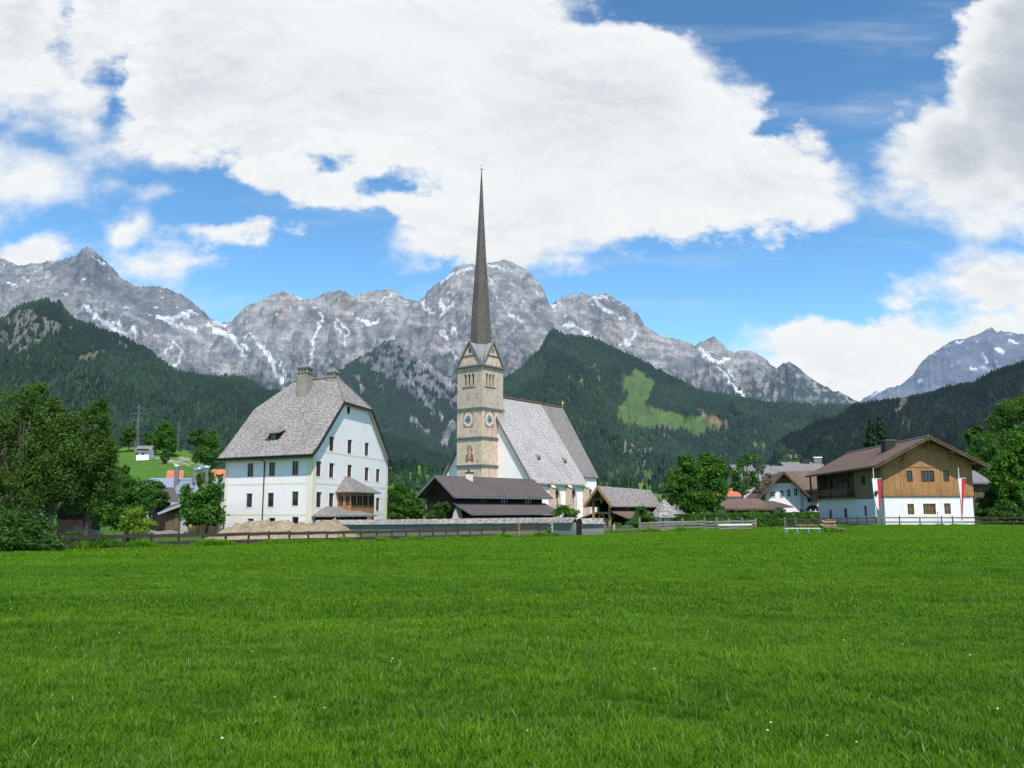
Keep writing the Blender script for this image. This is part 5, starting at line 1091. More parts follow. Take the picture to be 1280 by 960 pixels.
# ================================================================ 5. open timber pavilion and the little chapel
def pavilion():
    Y0 = 96.; A_ = plan(762, Y0, 640); B_ = plan(821, 113, 640); d = B_-A_; L = np.linalg.norm(d); d /= L; n = V((-d[1], d[0]))
    half = solve2(lambda h: -(proj(*(A_+n*h*2), 3.)[0]-741.5), .5, 8); ze = at(762, 624.5, Y0)[2]+.1
    zr = solve2(lambda z: -(proj(*(A_+n*half-d*.8), z)[1]-609.0), 2, 12)
    root = thing('timber_pavilion', 'open honey coloured timber pavilion with grey shingle roof', 'pavilion', (*A_, 0))
    P = lambda l, b, z: V((*(A_+d*l+n*b), z)); sl = (zr-ze)/half; ov = .7; zz = ze-ov*sl; zb = -.5
    r = MB(); r.slab([P(-1.2, -ov, zz), P(L+.4, -ov, zz), P(L+.4, half, zr), P(-1.2, half, zr)], (0, 0, .14)); r.slab([P(-1.2, 2*half+ov, zz), P(L+.4, 2*half+ov, zz), P(L+.4, half, zr), P(-1.2, half, zr)], (0, 0, .14)); r.build('roof', M['shingle'], root)
    v = MB()
    for l in (-1.25, -.9): v.bar(P(l, -ov, zz-.02), P(l, half, zr-.02), .1, .26); v.bar(P(l, 2*half+ov, zz-.02), P(l, half, zr-.02), .1, .26)
    v.build('verge_board', M['wood_beam'], root)
    for l in (0, L*.33, L*.66, L):
        for b in (0, 2*half): MB().bar(P(l, b, zb), P(l, b, ze), .3).build('post', M['wood_beam'], root)
    MB().bar(P(0, half, zr-1.8), P(0, half, zr-.1), .22).build('post', M['wood_beam'], root)
    bm = MB()
    for l in (0, L*.33): bm.bar(P(l, 0, ze-1.6), P(l, 2*half, ze-1.6), .24); bm.bar(P(l, 0, ze-.05), P(l, 2*half, ze-.05), .2)
    for b in (0, 2*half): bm.bar(P(-.9, b, ze-.1), P(L, b, ze-.1), .22)
    bm.build('beam', M['wood_beam'], root)
    br = MB()
    for l in (0,):
        br.bar(P(l, .1, ze-2.9), P(l, half, ze-1.6), .16); br.bar(P(l, 2*half-.1, ze-2.9), P(l, half, ze-1.6), .16)
    br.bar(P(.1, 0, ze-2.9), P(1.7, 0, ze-1.6), .16); br.bar(P(.05, 0, ze-1.3), P(1.4, 0, ze-.2), .14); br.build('brace', M['wood_beam'], root)
    # lower side roofs
    zt = ze-1.75; q = MB(); q.slab([P(-.4, 2*half+.05, zt), P(6, 2*half+.05, zt), P(6, 2*half+2.6, zt-.95), P(-.4, 2*half+2.6, zt-.95)], (0, 0, .12)); q.slab([P(-.4, -.1, zt+.35), P(L*.75, -.1, zt+.35), P(L*.75, -2.2, zt-.5), P(-.4, -2.2, zt-.5)], (0, 0, .12)); q.build('side_roof', M['tile_brown'], root)
    MB().bar(P(0.1, 2*half+2.3, zb), P(.1, 2*half+2.3, zt-.9), .2).build('post', M['wood_beam'], root)
    w = MB(); w.poly([P(1.5, -.02, zb), P(L, -.02, zb), P(L, -.02, ze-.1), P(1.5, -.02, ze-.1)]); w.poly([P(5, 0, zb), P(5, 2*half, zb), P(5, 2*half, ze), P(5, 0, ze)]); w.poly([P(2, 2*half+.03, zb), P(L, 2*half+.03, zb), P(L, 2*half+.03, ze), P(2, 2*half+.03, ze)]); w.build('wall', M['wood_dark'], root)
    lw = MB().box(P(1.2, .5, zb), V((*d, 0))*.2, V((*n, 0))*(2*half-1), (0, 0, 1.5)); lw.build('low_wall', M['plaster_grey'], root)
pavilion()
def chapel():
    Yc = 92.; c = plan(832.2, Yc, 650); r0 = solve2(lambda r_: proj(c[0]+r_, c[1], .5)[0]-proj(c[0]-r_, c[1], .5)[0]-27.5, .3, 5)
    root = thing('chapel', 'tiny white chapel with a faceted grey shingle roof', 'chapel', (*c, 0)); zb = -.6; ze = at(832, 645.8, Yc)[2]; zr = at(830, 624.5, Yc)[2]
    ang = [R(22.5-10+45*k) for k in range(8)]; pv = lambda r_, a, z: V((c[0]+r_*math.cos(a), c[1]+r_*math.sin(a), z)); w = MB(); rf = MB(); k = r0*1.03
    for i in range(8):
        a, b = ang[i], ang[(i+1) % 8]; w.poly([pv(k, a, zb), pv(k, b, zb), pv(k, b, ze+.1), pv(k, a, ze+.1)]); rf.slab([pv(k*1.55, a, ze-.12), pv(k*1.55, b, ze-.12), V((c[0]-.15, c[1], zr))], (0, 0, .1))
    w.build('wall', M['plaster'], root); rf.build('roof', M['shingle'], root)
    for i in (4, 5, 6):
        a, b = ang[i], ang[(i+1) % 8]; wl = Wall(pv(k, a, 0)[:2], pv(k, b, 0)[:2]); s = wl.L*.85 if i != 5 else wl.L*.12
        MB().slab([wl.P(s-.14, .1, .003), wl.P(s+.14, .1, .003), wl.P(s+.14, ze-.25, .003), wl.P(s-.14, ze-.25, .003)], wl.P(0, 0, .03)-wl.P(0, 0, 0)).build('post', M['wood_dark_h'], root)
chapel()
# ================================================================ 6. low brown-roofed house, white house, houses behind
def flush_window(wl, px, py, w, h, parent, frame, bars=1, name='window', pane=None):
    s, z = wl.hit(px, py); a, b, c, d = s-w/2, z-h/2, s+w/2, z+h/2; m_ = MB(); f = min(.09, w*.14)
    rect = [(a, b, a+f, d), (c-f, b, c, d), (a+f, b, c-f, b+f), (a+f, d-f, c-f, d)]+[(a+(c-a)*i/(bars+1)-f*.3, b+f, a+(c-a)*i/(bars+1)+f*.3, d-f) for i in range(1, bars+1)]+[(a+f, z-f*.25, c-f, z+f*.25)]
    for k, (x0, y0, x1, y1) in enumerate(rect):
        o = .004 if k < 4 else .007
        m_.slab([wl.P(x0, y0, o), wl.P(x1, y0, o), wl.P(x1, y1, o), wl.P(x0, y1, o)], wl.P(0, 0, .06)-wl.P(0, 0, 0))
    wo = m_.build(name, frame, parent); MB().slab([wl.P(a+f, b+f, .003), wl.P(c-f, b+f, .003), wl.P(c-f, d-f, .003), wl.P(a+f, d-f, .003)], wl.P(0, 0, .02)-wl.P(0, 0, 0)).build('pane', pane or M['glass'], wo); return wo
def low_house():
    Y0 = 118.; A_ = plan(911, Y0, 645); d = V((math.sin(R(80)), math.cos(R(80)))); n = V((-d[1], d[0]))
    half = solve2(lambda h: -(proj(*(A_+n*h*2), 3.)[0]-889), .3, 12) if False else 4.2
    # front eave faces the viewer, ridge behind it
    ze = at(911, 635.5, Y0)[2]+.1; L = 5.6; A2 = A_; zr = solve2(lambda z: -(proj(*(A2+n*half), z)[1]-624.8), 1, 9)
    root, P, WF, WG = simple_gable('low_house', 'low beige cottage with brown roof behind the hedge', 'house', A2, d, L, half, -.5, ze, zr, .9, M['plaster_beige'], M['tile_brown'], ovg=1.0)
    MB().slab([WF.P(-.4, -.5, .005), WF.P(.05, -.5, .005), WF.P(.05, ze, .005), WF.P(-.4, ze, .005)], WF.P(0, 0, .1)-WF.P(0, 0, 0)).build('corner_board', M['wood_beam'], root)
    flush_window(WF, 923.6, 641.5, .5, .6, root, M['wood_dark_h'], 0); flush_window(WF, 932.6, 643.2, 1.3, 1.0, root, M['wood_dark_h'], 1); flush_window(WF, 951.5, 643, 1.1, .9, root, M['wood_dark_h'], 1)
    s, z = WF.hit(914.5, 645); MB().slab([WF.P(s-.5, z-1.3, .005), WF.P(s+.5, z-1.3, .005), WF.P(s+.5, z+.8, .005), WF.P(s-.5, z+.8, .005)], WF.P(0, 0, .08)-WF.P(0, 0, 0)).build('door', M['frame_brown'], root)
    # annex to the right
    q = thing('garden_annex', 'dark brown roofed annex between the cottage and the white house', 'annex', (*P(6.5, 0, 0)[:2], 0))
    w = MB(); w.box(P(5.75, .3, -.5), V((*d, 0))*3.0, V((*n, 0))*3, (0, 0, ze+.3)); w.build('wall', M['plaster_beige'], q)
    r_ = MB(); r_.slab([P(5.2, -.7, ze-.1), P(9.3, -.9, ze+.0), P(8.6, 3.6, zr-.3), P(5.4, 3.6, zr-.3)], (0, 0, .16)); r_.build('roof', M['tile_dark'], q)
    W2 = Wall(P(5.75, .3, 0)[:2], P(8.75, .3, 0)[:2]); flush_window(W2, 963.5, 642, .9, .9, q, M['wood_dark_h'], 0); flush_window(W2, 977, 641.5, .7, .9, q, M['frame_white'], 0)
low_house()
def white_house():
    Y0 = 134.; A_ = plan(1001, Y0, 630); rdir = V((math.sin(R(8)), math.cos(R(8))))
    # the gable looks at the viewer: long axis runs away, gable spreads to the left
    n = V((-rdir[1], rdir[0])); half = solve2(lambda h: -(proj(*(A_+n*h*2), 4.)[0]-957), 1, 8); ze = at(1001, 612.0, Y0)[2]-.1
    zr = solve2(lambda z: -(proj(*(A_+n*half-rdir*1.6), z)[1]-591.0), 3, 14)
    root, P, WS, WG = simple_gable('white_house', 'white village house with broad brown gable roof and arched window', 'house', A_, rdir, 12, half, -.8, ze, zr, 1.5, M['plaster'], M['tile_brown'], ovg=1.7)
    b = MB(); zt = zr-.25; sl = (zr-ze)/half; zc = ze+(zr-ze)*.42
    b.slab([WG.P(half-.03-(zr-zc)/sl*.98, zc, .02), WG.P(half+(zr-zc)/sl*.98, zc, .02), WG.P(half, zr-.15, .02)], WG.P(0, 0, .1)-WG.P(0, 0, 0)); b.build('gable_boarding', M['wood_tan'], root)
    # the right part of the front, under the side roof
    E2 = thing('white_house_wing', 'white wing with arched window and balcony right of the gabled white house', 'house', (*P(1, -2.5, 0)[:2], -.4))
    q = MB(); c0, c1 = P(.6, -.02, 0)[:2], P(.6, -4.3, 0)[:2]; W3 = Wall(c0, c1); q.poly([W3.P(0, -.8), W3.P(W3.L, -.8), W3.P(W3.L, ze+.2), W3.P(0, ze+.2)]); q.poly([V((*c1, -.8)), P(9, -4.3, -.8), P(9, -4.3, ze+.2), V((*c1, ze+.2))]); q.build('wall', M['plaster'], E2)
    r_ = MB(); r_.slab([at(1002, 613.5, 133), at(1024, 611.5, 133), at(1026, 590, 141), at(973, 590.6, 141)], (0, 0, .18)); r_.build('roof', M['tile_brown'], E2)
    s, z = W3.hit(1016.5, 640.5); a = [(s-1.1, z-1.0), (s+1.1, z-1.0), (s+1.1, z+.4), (s+.7, z+.95), (s, z+1.2), (s-.7, z+.95), (s-1.1, z+.4)]
    aw = MB().slab([W3.P(x, y, .003) for x, y in a], W3.P(0, 0, .03)-W3.P(0, 0, 0)).build('arched_window', M['glass'], E2)
    f = MB()
    for x in (s-1.1, s-.37, s+.37, s+1.1): f.slab([W3.P(x-.06, z-1, .035), W3.P(x+.06, z-1, .035), W3.P(x+.06, z+.5, .035), W3.P(x-.06, z+.5, .035)], W3.P(0, 0, .03)-W3.P(0, 0, 0))
    f.slab([W3.P(s-1.04, z+.1, .036), W3.P(s+1.04, z+.1, .036), W3.P(s+1.04, z+.2, .036), W3.P(s-1.04, z+.2, .036)], W3.P(0, 0, .02)-W3.P(0, 0, 0)); f.build('window_frame', M['frame_white'], aw)
    bl = MB(); s2, z2 = W3.hit(1019, 620); bl.box(W3.P(s2-1.2, z2-.9, .01), W3.P(1.6, 0, 0)-W3.P(0, 0, 0), W3.P(0, 0, .8)-W3.P(0, 0, 0), (0, 0, 1.5)); bl.build('balcony', M['wood_dark_h'], E2)
    for px, py, w, h in ((965.9, 617.8, .85, .95), (977.2, 617.2, .6, 1.2), (985.9, 616.3, .6, 1.25), (994.8, 615.2, .65, 1.25), (1002.0, 640.2, .8, 1.1)):
        flush_window(WG, px, py, w, h, root, M['frame_white'], 1)
white_house()
def back_house(name, label, px0, px1, Y, ybase_z, ze_py, zr_py, wallm, roofm, dirdeg=85, depth=9, ov=.7, cat='house'):
    A_ = plan(px0, Y, 620); d = V((math.sin(R(dirdeg)), math.cos(R(dirdeg)))); L = solve2(lambda l: proj(*(A_+d*l), 4.)[0]-px1, .5, 60); ze = at(px0, ze_py, Y)[2]; half = depth/2; n = V((-d[1], d[0]))
    zr = solve2(lambda z: -(proj(*(A_+n*half), z)[1]-zr_py), ze+.1, ze+12)
    return simple_gable(name, label, cat, A_, d, L, half, ybase_z, ze, zr, ov, wallm, roofm)
root, P, WF, WG = back_house('village_house', 'pale green house with light grey roof behind the fruit trees', 929, 970, 165, -1, 599, 582, M['plaster_grey'], M['tile_grey'], 84)
MB().cbox(P(4.6, 3.5, 0)+V((0, 0, at(968, 583, 170)[2])), 1.3, 1.1, 2.2).build('chimney', M['trim_dark'], root); flush_window(WF, 940, 607, 1.0, 1.3, root, M['frame_white'])
root, P, WF, WG = back_house('village_house', 'grey roofed house directly behind the white gabled house', 975, 1014, 178, -1, 594, 583.5, M['plaster_beige'], M['tile_grey'], 86)
root, P, WF, WG = back_house('village_house', 'farthest grey roofed house with the bright metal chimney', 990, 1034, 195, -1, 588, 578.5, M['plaster_beige'], M['tile_grey'], 87)
ch = MB().cbox((P(8.0, 4, 0)[0], P(8.0, 4, 0)[1], at(1038, 575, 198)[2]-.4), 1.8, 1.2, 2.4).build('chimney', M['tile_grey'], root); MB().cbox((P(8.0, 4, 0)[0], P(8.0, 4, 0)[1], at(1038, 571.5, 198)[2]), 2.0, 1.4, .22).build('chimney_cap', M['metal_bright'], ch)
MB().cbox((P(5.0, 4, 0)[0], P(5.0, 4, 0)[1], at(1014, 577, 198)[2]-.2), 1.9, 1.2, 1.9).build('chimney', M['trim_dark'], root)
back_house('village_house', 'house with a bright orange tiled roof behind the double tree', 897, 922, 158, -1, 620, 611.5, M['plaster_beige'], M['tile_red'], 84, 8)
back_house('storage_shed', 'low shed with pale grey roof between chapel and double tree', 849, 872, 125, -1, 646.5, 634, M['plaster'], M['tile_grey'], 80, 7)

# ---- big chalet on the right
def chalet():
    Y0 = 100.; A_ = plan(1104.6, Y0, 638); az = R(4.2); d = V((math.sin(az), math.cos(az))); n = V((-d[1], d[0]))    # n points left
    Wd = solve2(lambda w: proj(*(A_-n*w), 2.)[0]-1217, 2, 30); L = solve2(lambda l: -(proj(*(A_+d*l), 2.)[0]-1023), 2, 60)
    B_ = A_-n*Wd; zb = -.3; root = thing('chalet', 'large chalet with white ground floor, honey wood gable and brown roof', 'chalet', (*A_, .1))
    WG = Wall(A_, B_); WL = Wall(A_, A_+d*L, out=A_+n*5)
    zs = WG.hit(1160, 619)[1]; ovf = 1.7; ovs = 1.5
    F0 = A_-d*ovf; half = Wd/2; zr = at(1167.5, 547.2, F0[1])[2]; px = lambda z: proj(*(F0-n*(-ovs)), z)[1]
    ze_o = solve2(lambda z: -(proj(*(F0+n*.9), z)[1]-581.5), 2, 12); sl = (zr-ze_o)/(half+.9); ze = ze_o+.9*sl
    def P(l, b, z): return V((*(A_+d*l-n*b), z))
    # ground floor
    lo = [whole(WG, 1138.6, 636.6, .78, 1.28), whole(WG, 1161.9, 636.3, 1.45, 1.28), whole(WG, 1184.4, 636, .75, 1.28)]
    ll = [whole(WL, x, y, 1.3 if x < 1070 else .9, 1.3) for x, y in ((1038, 643), (1056.9, 641.4), (1081.8, 638.5))]
    w = MB(); wall_faces(w, WG, [(0, zb), (Wd, zb), (Wd, zs), (0, zs)], lo, .22); wall_faces(w, WL, [(0, zb), (L, zb), (L, zs), (0, zs)], ll, .22)
    w.poly([P(0, Wd, zb), P(L, Wd, zb), P(L, Wd, zs), P(0, Wd, zs)]); w.poly([P(L, 0, zb), P(L, Wd, zb), P(L, Wd, zs), P(L, 0, zs)]); w.build('wall', M['plaster_cool'], root)
    for i, h in enumerate(lo): window(WG, h, root, M['frame_ochre'], (4 if i == 1 else 2, 2), .16, surround=(.16, M['plaster']), fw=.08)
    for h in ll: window(WL, h, root, M['frame_brown'], (2, 2), .16)
    # upper floor boarding stands slightly proud
    o = .12; G2 = Wall(P(-o, 0, 0)[:2], P(-o, Wd, 0)[:2]); up = [whole(G2, 1136.7, 595.3, .7, 1.3), whole(G2, 1159.7, 595.3, 1.5, 1.3), whole(G2, 1182.7, 595, .68, 1.3)]
    g_ = MB(); wall_faces(g_, G2, [(-o, zs-.1), (Wd+o, zs-.1), (Wd+o, ze+o*sl), (half, zr-.02), (-o, ze+o*sl)], up, .16); gw = g_.build('gable', M['wood_new'], root)
    for i, h in enumerate(up):
        window(G2, h, root, M['wood_dark_h'], (4 if i == 1 else 2, 2), .1, fw=.08); a, b, c, e = h
    s_ = MB()
    for k in range(int(Wd/.16)): x = k*.16; s_.slab([G2.P(x, zs-.1, .003), G2.P(x+.16, zs-.1, .003), G2.P(x+.08, zs-.24, .003)], G2.P(0, 0, .02)-G2.P(0, 0, 0))
    # (the little scalloped edge is one strip)
    s_.slab([G2.P(0, zs-.1, .002), G2.P(Wd, zs-.1, .002), G2.P(Wd, zs-.04, .002), G2.P(0, zs-.04, .002)], G2.P(0, 0, .03)-G2.P(0, 0, 0)); s_.build('edge_trim', M['wood_tan'], root)
    zm = G2.hit(1160, 583.5)[1]; MB().slab([G2.P(.2, zm-.07, .004), G2.P(Wd-.2, zm-.07, .004), G2.P(Wd-.2, zm+.07, .004), G2.P(.2, zm+.07, .004)], G2.P(0, 0, .05)-G2.P(0, 0, 0)).build('string_board', M['wood_beam'], root)
    # left side: boarded bay near, open loggia beyond
    sb = WL.hit(1069, 605)[0]; L2 = Wall(P(0, -o, 0)[:2], P(L, -o, 0)[:2], out=P(0, -5, 0)[:2]); bw = [whole(L2, 1079.2, 600.5, 1.4, 1.15)]
    zsL = WL.hit(1090, 622)[1]
    m_ = MB(); wall_faces(m_, L2, [(-o, zsL-.1), (sb, zsL-.1), (sb, ze), (-o, ze)], bw, .12); m_.poly([P(sb, -o, zsL-.1), P(sb, 1.5, zsL-.1), P(sb, 1.5, ze), P(sb, -o, ze)]); m_.build('side_boarding', M['wood_tan'], root)
    window(L2, bw[0], root, M['wood_dark_h'], (2, 1), .08)
    bk = MB(); L3 = Wall(P(sb, 1.4, 0)[:2], P(L, 1.4, 0)[:2], out=P(0, -5, 0)[:2]); wh = [whole(L3, x, y, 2.2, 1.25) for x, y in ((1038, 605.3), (1057, 602.5))]
    wall_faces(bk, L3, [(0, zs), (L-sb, zs), (L-sb, ze+1.4*sl-.1), (0, ze+1.4*sl-.1)], wh, .12); bk.build('loggia_wall', M['wood_old'], root)
    for h in wh: window(L3, h, root, M['wood_beam'], (2, 1), .08)
    fl = MB().box(P(sb+.01, -.9, zs-.16), V((*d, 0))*(L-sb+.4), -V((*n, 0))*2.35, (0, 0, .15)); fl.build('balcony_floor', M['wood_old'], root)
    rl = MB(); zt = zs+.95
    for zz in (.35, .62, .95): rl.bar(P(sb, -.85, zs+zz), P(L+.4, -.85, zs+zz), .05, .22)
    rl.build('balcony_rail', M['wood_old'], root)
    for s in (sb+.3, sb+(L-sb)*.45, sb+(L-sb)*.75, L+.3): MB().bar(P(s, -.85, zs-.1), P(s, -.85, ze_o+.1), .2).build('balcony_post', M['wood_dark_h'], root)
    ew = MB(); ew.poly([P(L, 0, zs), P(L, Wd, zs), P(L, Wd, ze), P(L, half, zr-.1), P(L, 0, ze)]); ew.poly([P(0, Wd+.1, zs-.1), P(L, Wd+.1, zs-.1), P(L, Wd+.1, ze), P(0, Wd+.1, ze)]); ew.build('rear_boarding', M['wood_old'], root)
    # roof
    zl = ze-1.5*sl; r_ = MB(); r_.slab([P(-ovf, -1.3, ze-1.3*sl), P(L+1.2, -1.3, ze-1.3*sl), P(L+1.2, half, zr), P(-ovf, half, zr)], (0, 0, .16)); r_.slab([P(-ovf, Wd+ovs, ze-ovs*sl), P(L+1.2, Wd+ovs, ze-ovs*sl), P(L+1.2, half, zr), P(-ovf, half, zr)], (0, 0, .16)); ro = r_.build('roof', M['tile_brown'], root)
    so_ = MB(); so_.poly([P(-ovf+.05, -1.2, ze-1.2*sl-.03), P(L, -1.2, ze-1.2*sl-.03), P(L, half, zr-.03), P(-ovf+.05, half, zr-.03)]); so_.poly([P(-ovf+.05, Wd+ovs-.1, ze-(ovs-.1)*sl-.03), P(L, Wd+ovs-.1, ze-(ovs-.1)*sl-.03), P(L, half, zr-.03), P(-ovf+.05, half, zr-.03)]); so_.build('soffit', M['wood_old'], root)
    v = MB()
    for (dl, hh, off) in ((-ovf-.06, .30, -.02), (-ovf-.12, .14, .16)): v.bar(P(dl, -1.3, ze-1.3*sl+off), P(dl, half, zr+off), .07, hh); v.bar(P(dl, Wd+ovs, ze-ovs*sl+off), P(dl, half, zr+off), .07, hh)
    v.bar(P(-ovf, -1.36, ze-1.3*sl+.02), P(L+1.2, -1.36, ze-1.3*sl+.02), .08, .22); v.build('verge_board', M['wood_old'], root)
    MB().tube([P(-ovf, half, zr+.2), P(L+1.2, half, zr+.2)], .13, 6).build('ridge_cap', M['trim_grey'], root)
    for b in (-.0, half*.48, half, Wd-half*.48, Wd):
        zz = zr-abs(b-half)*sl-.26; MB().box(P(-ovf+.12, b-.1, zz-.16), V((*d, 0))*(ovf-.14), -V((*n, 0))*.2, (0, 0, .34)).build('purlin', M['wood_beam'], root)
    for b in (half*.48, half, Wd-half*.48): zz = zr-abs(b-half)*sl-.45; MB().bar(P(-.14, b, zz-.75), P(-ovf+.45, b, zz-.02), .12).build('bracket', M['wood_beam'], root)
    sr = 6.0; c = P(sr, half*.62, zr-half*.38*sl+.4); ch = MB().cbox(c, 1.3, 1.1, 1.7, az).build('chimney', M['trim_dark'], root); MB().cbox(c+V((0, 0, .93)), 1.45, 1.25, .1, az).build('chimney_cap', M['trim_grey'], ch)
    c = P(9.5, half*1.05, zr+.15); ch = MB().cbox(c, 1.2, .9, 1.0, az).build('chimney', M['wood_dark_h'], root)
    s = WG.hit(1101.5, 600)[0]; MB().tube([P(-1.2, -.25, ze-.5), P(-.18, .0, ze-1.5), P(-.18, .0, zb)], .06, 6).build('downpipe', M['trim_grey'], root)
chalet()
back_house('outbuilding', 'grey roofed outbuilding behind the right corner of the chalet', 1209, 1232, 118, -.4, 602, 590, M['wood_old'], M['tile_grey'], 88, 7)
def flag(label, px, pyt, pyb, Y, left, right, ytop, pts, strips, crest):
    p = plan(px, Y, 640); root = thing('flagpole', label[0], 'flagpole', (*p, g(*p))); z = lambda y: at(px, y, Y)[2]
    MB().tube([(*p, g(*p)-.2), (*p, z(pyt))], [.07, .045], 8).build('pole', M['frame_white'], root)
    MB().sphere((*p, z(pyt)+.05), .09, 8, 5).build('finial', M['gold'], root)
    f = thing('flag', label[1], 'flag', (*p, z(ytop)))
    MB().bar(at(left-.3, ytop-.4, Y-.14), at(right+.3, ytop-.4, Y-.14), .05).build('crossbar', M['frame_white'], f)
    # cloth hanging in soft folds
    for name, mt, poly in strips:
        n = 14; vs = []; fs = []
        (l0, r0), (l1, r1), (l2, r2) = poly       # edges at the top, middle and bottom
        for i in range(n+1):
            t_ = i/n; y = ytop+(pyb-ytop)*t_; lx = np.interp(t_, [0, .6, 1], [l0, l1, l2]); rx = np.interp(t_, [0, .6, 1], [r0, r1, r2])
            for j in range(7):
                x = lx+(rx-lx)*j/6; a, b, c = at(x, y, Y-.14+.07*math.sin(x*1.3+t_*3)*(.3+t_)); vs.append((a, b, c))
        for i in range(n):
            for j in range(6): fs.append((i*7+j, i*7+j+1, i*7+j+8, i*7+j+7))
        MB().add(vs, fs, True).build(name, mt, f)
    if crest:
        q = lambda x, y: at(x, y, Y-.26)
        cm = MB(); cx, cy = crest
        eagle = [(0, -2.6), (.4, -2.2), (.5, -1.5), (1.4, -2.3), (1.9, -1.2), (1.7, .2), (1.1, .8), (1.3, 1.7), (.5, 1.4), (.25, 2.5), (-.25, 2.5), (-.5, 1.4), (-1.3, 1.7), (-1.1, .8), (-1.7, .2), (-1.9, -1.2), (-1.4, -2.3), (-.5, -1.5), (-.4, -2.2)]
        ctr = q(cx, cy); pts_ = [q(cx+a*1.15, cy+b*1.7) for a, b in eagle]; cm.add([ctr]+pts_, [(0, i+1, (i+1) % len(pts_)+1) for i in range(len(pts_))]); cm.build('crest', M['black'] if crest[0] < 1150 else M['flag_white'], f)
flag(('tall pale flagpole at the left corner of the chalet', 'long hanging white and red banner with a dark eagle crest'), 1094.8, 586.8, 637, 96., 1090, 1101.5, 598.6, None,
     [('white_field', M['flag_white'], ((1090, 1096.2), (1092.5, 1098), (1096.8, 1098.8))), ('red_field', M['flag_red'], ((1096.2, 1101.4), (1098, 1101.2), (1098.8, 1100.2)))], (1095.3, 617))
flag(('tall pale flagpole in front of the right half of the chalet', 'narrow furled red and white banner in front of the chalet'), 1202, 585.5, 650, 96., 1198, 1207, 598.0, None,
     [('white_field', M['flag_white'], ((1197.5, 1201.8), (1201.6, 1202.0), (1201.8, 1202.2))), ('red_field', M['flag_red'], ((1201.8, 1206.8), (1201.8, 1204.0), (1201.6, 1203.2)))], None)

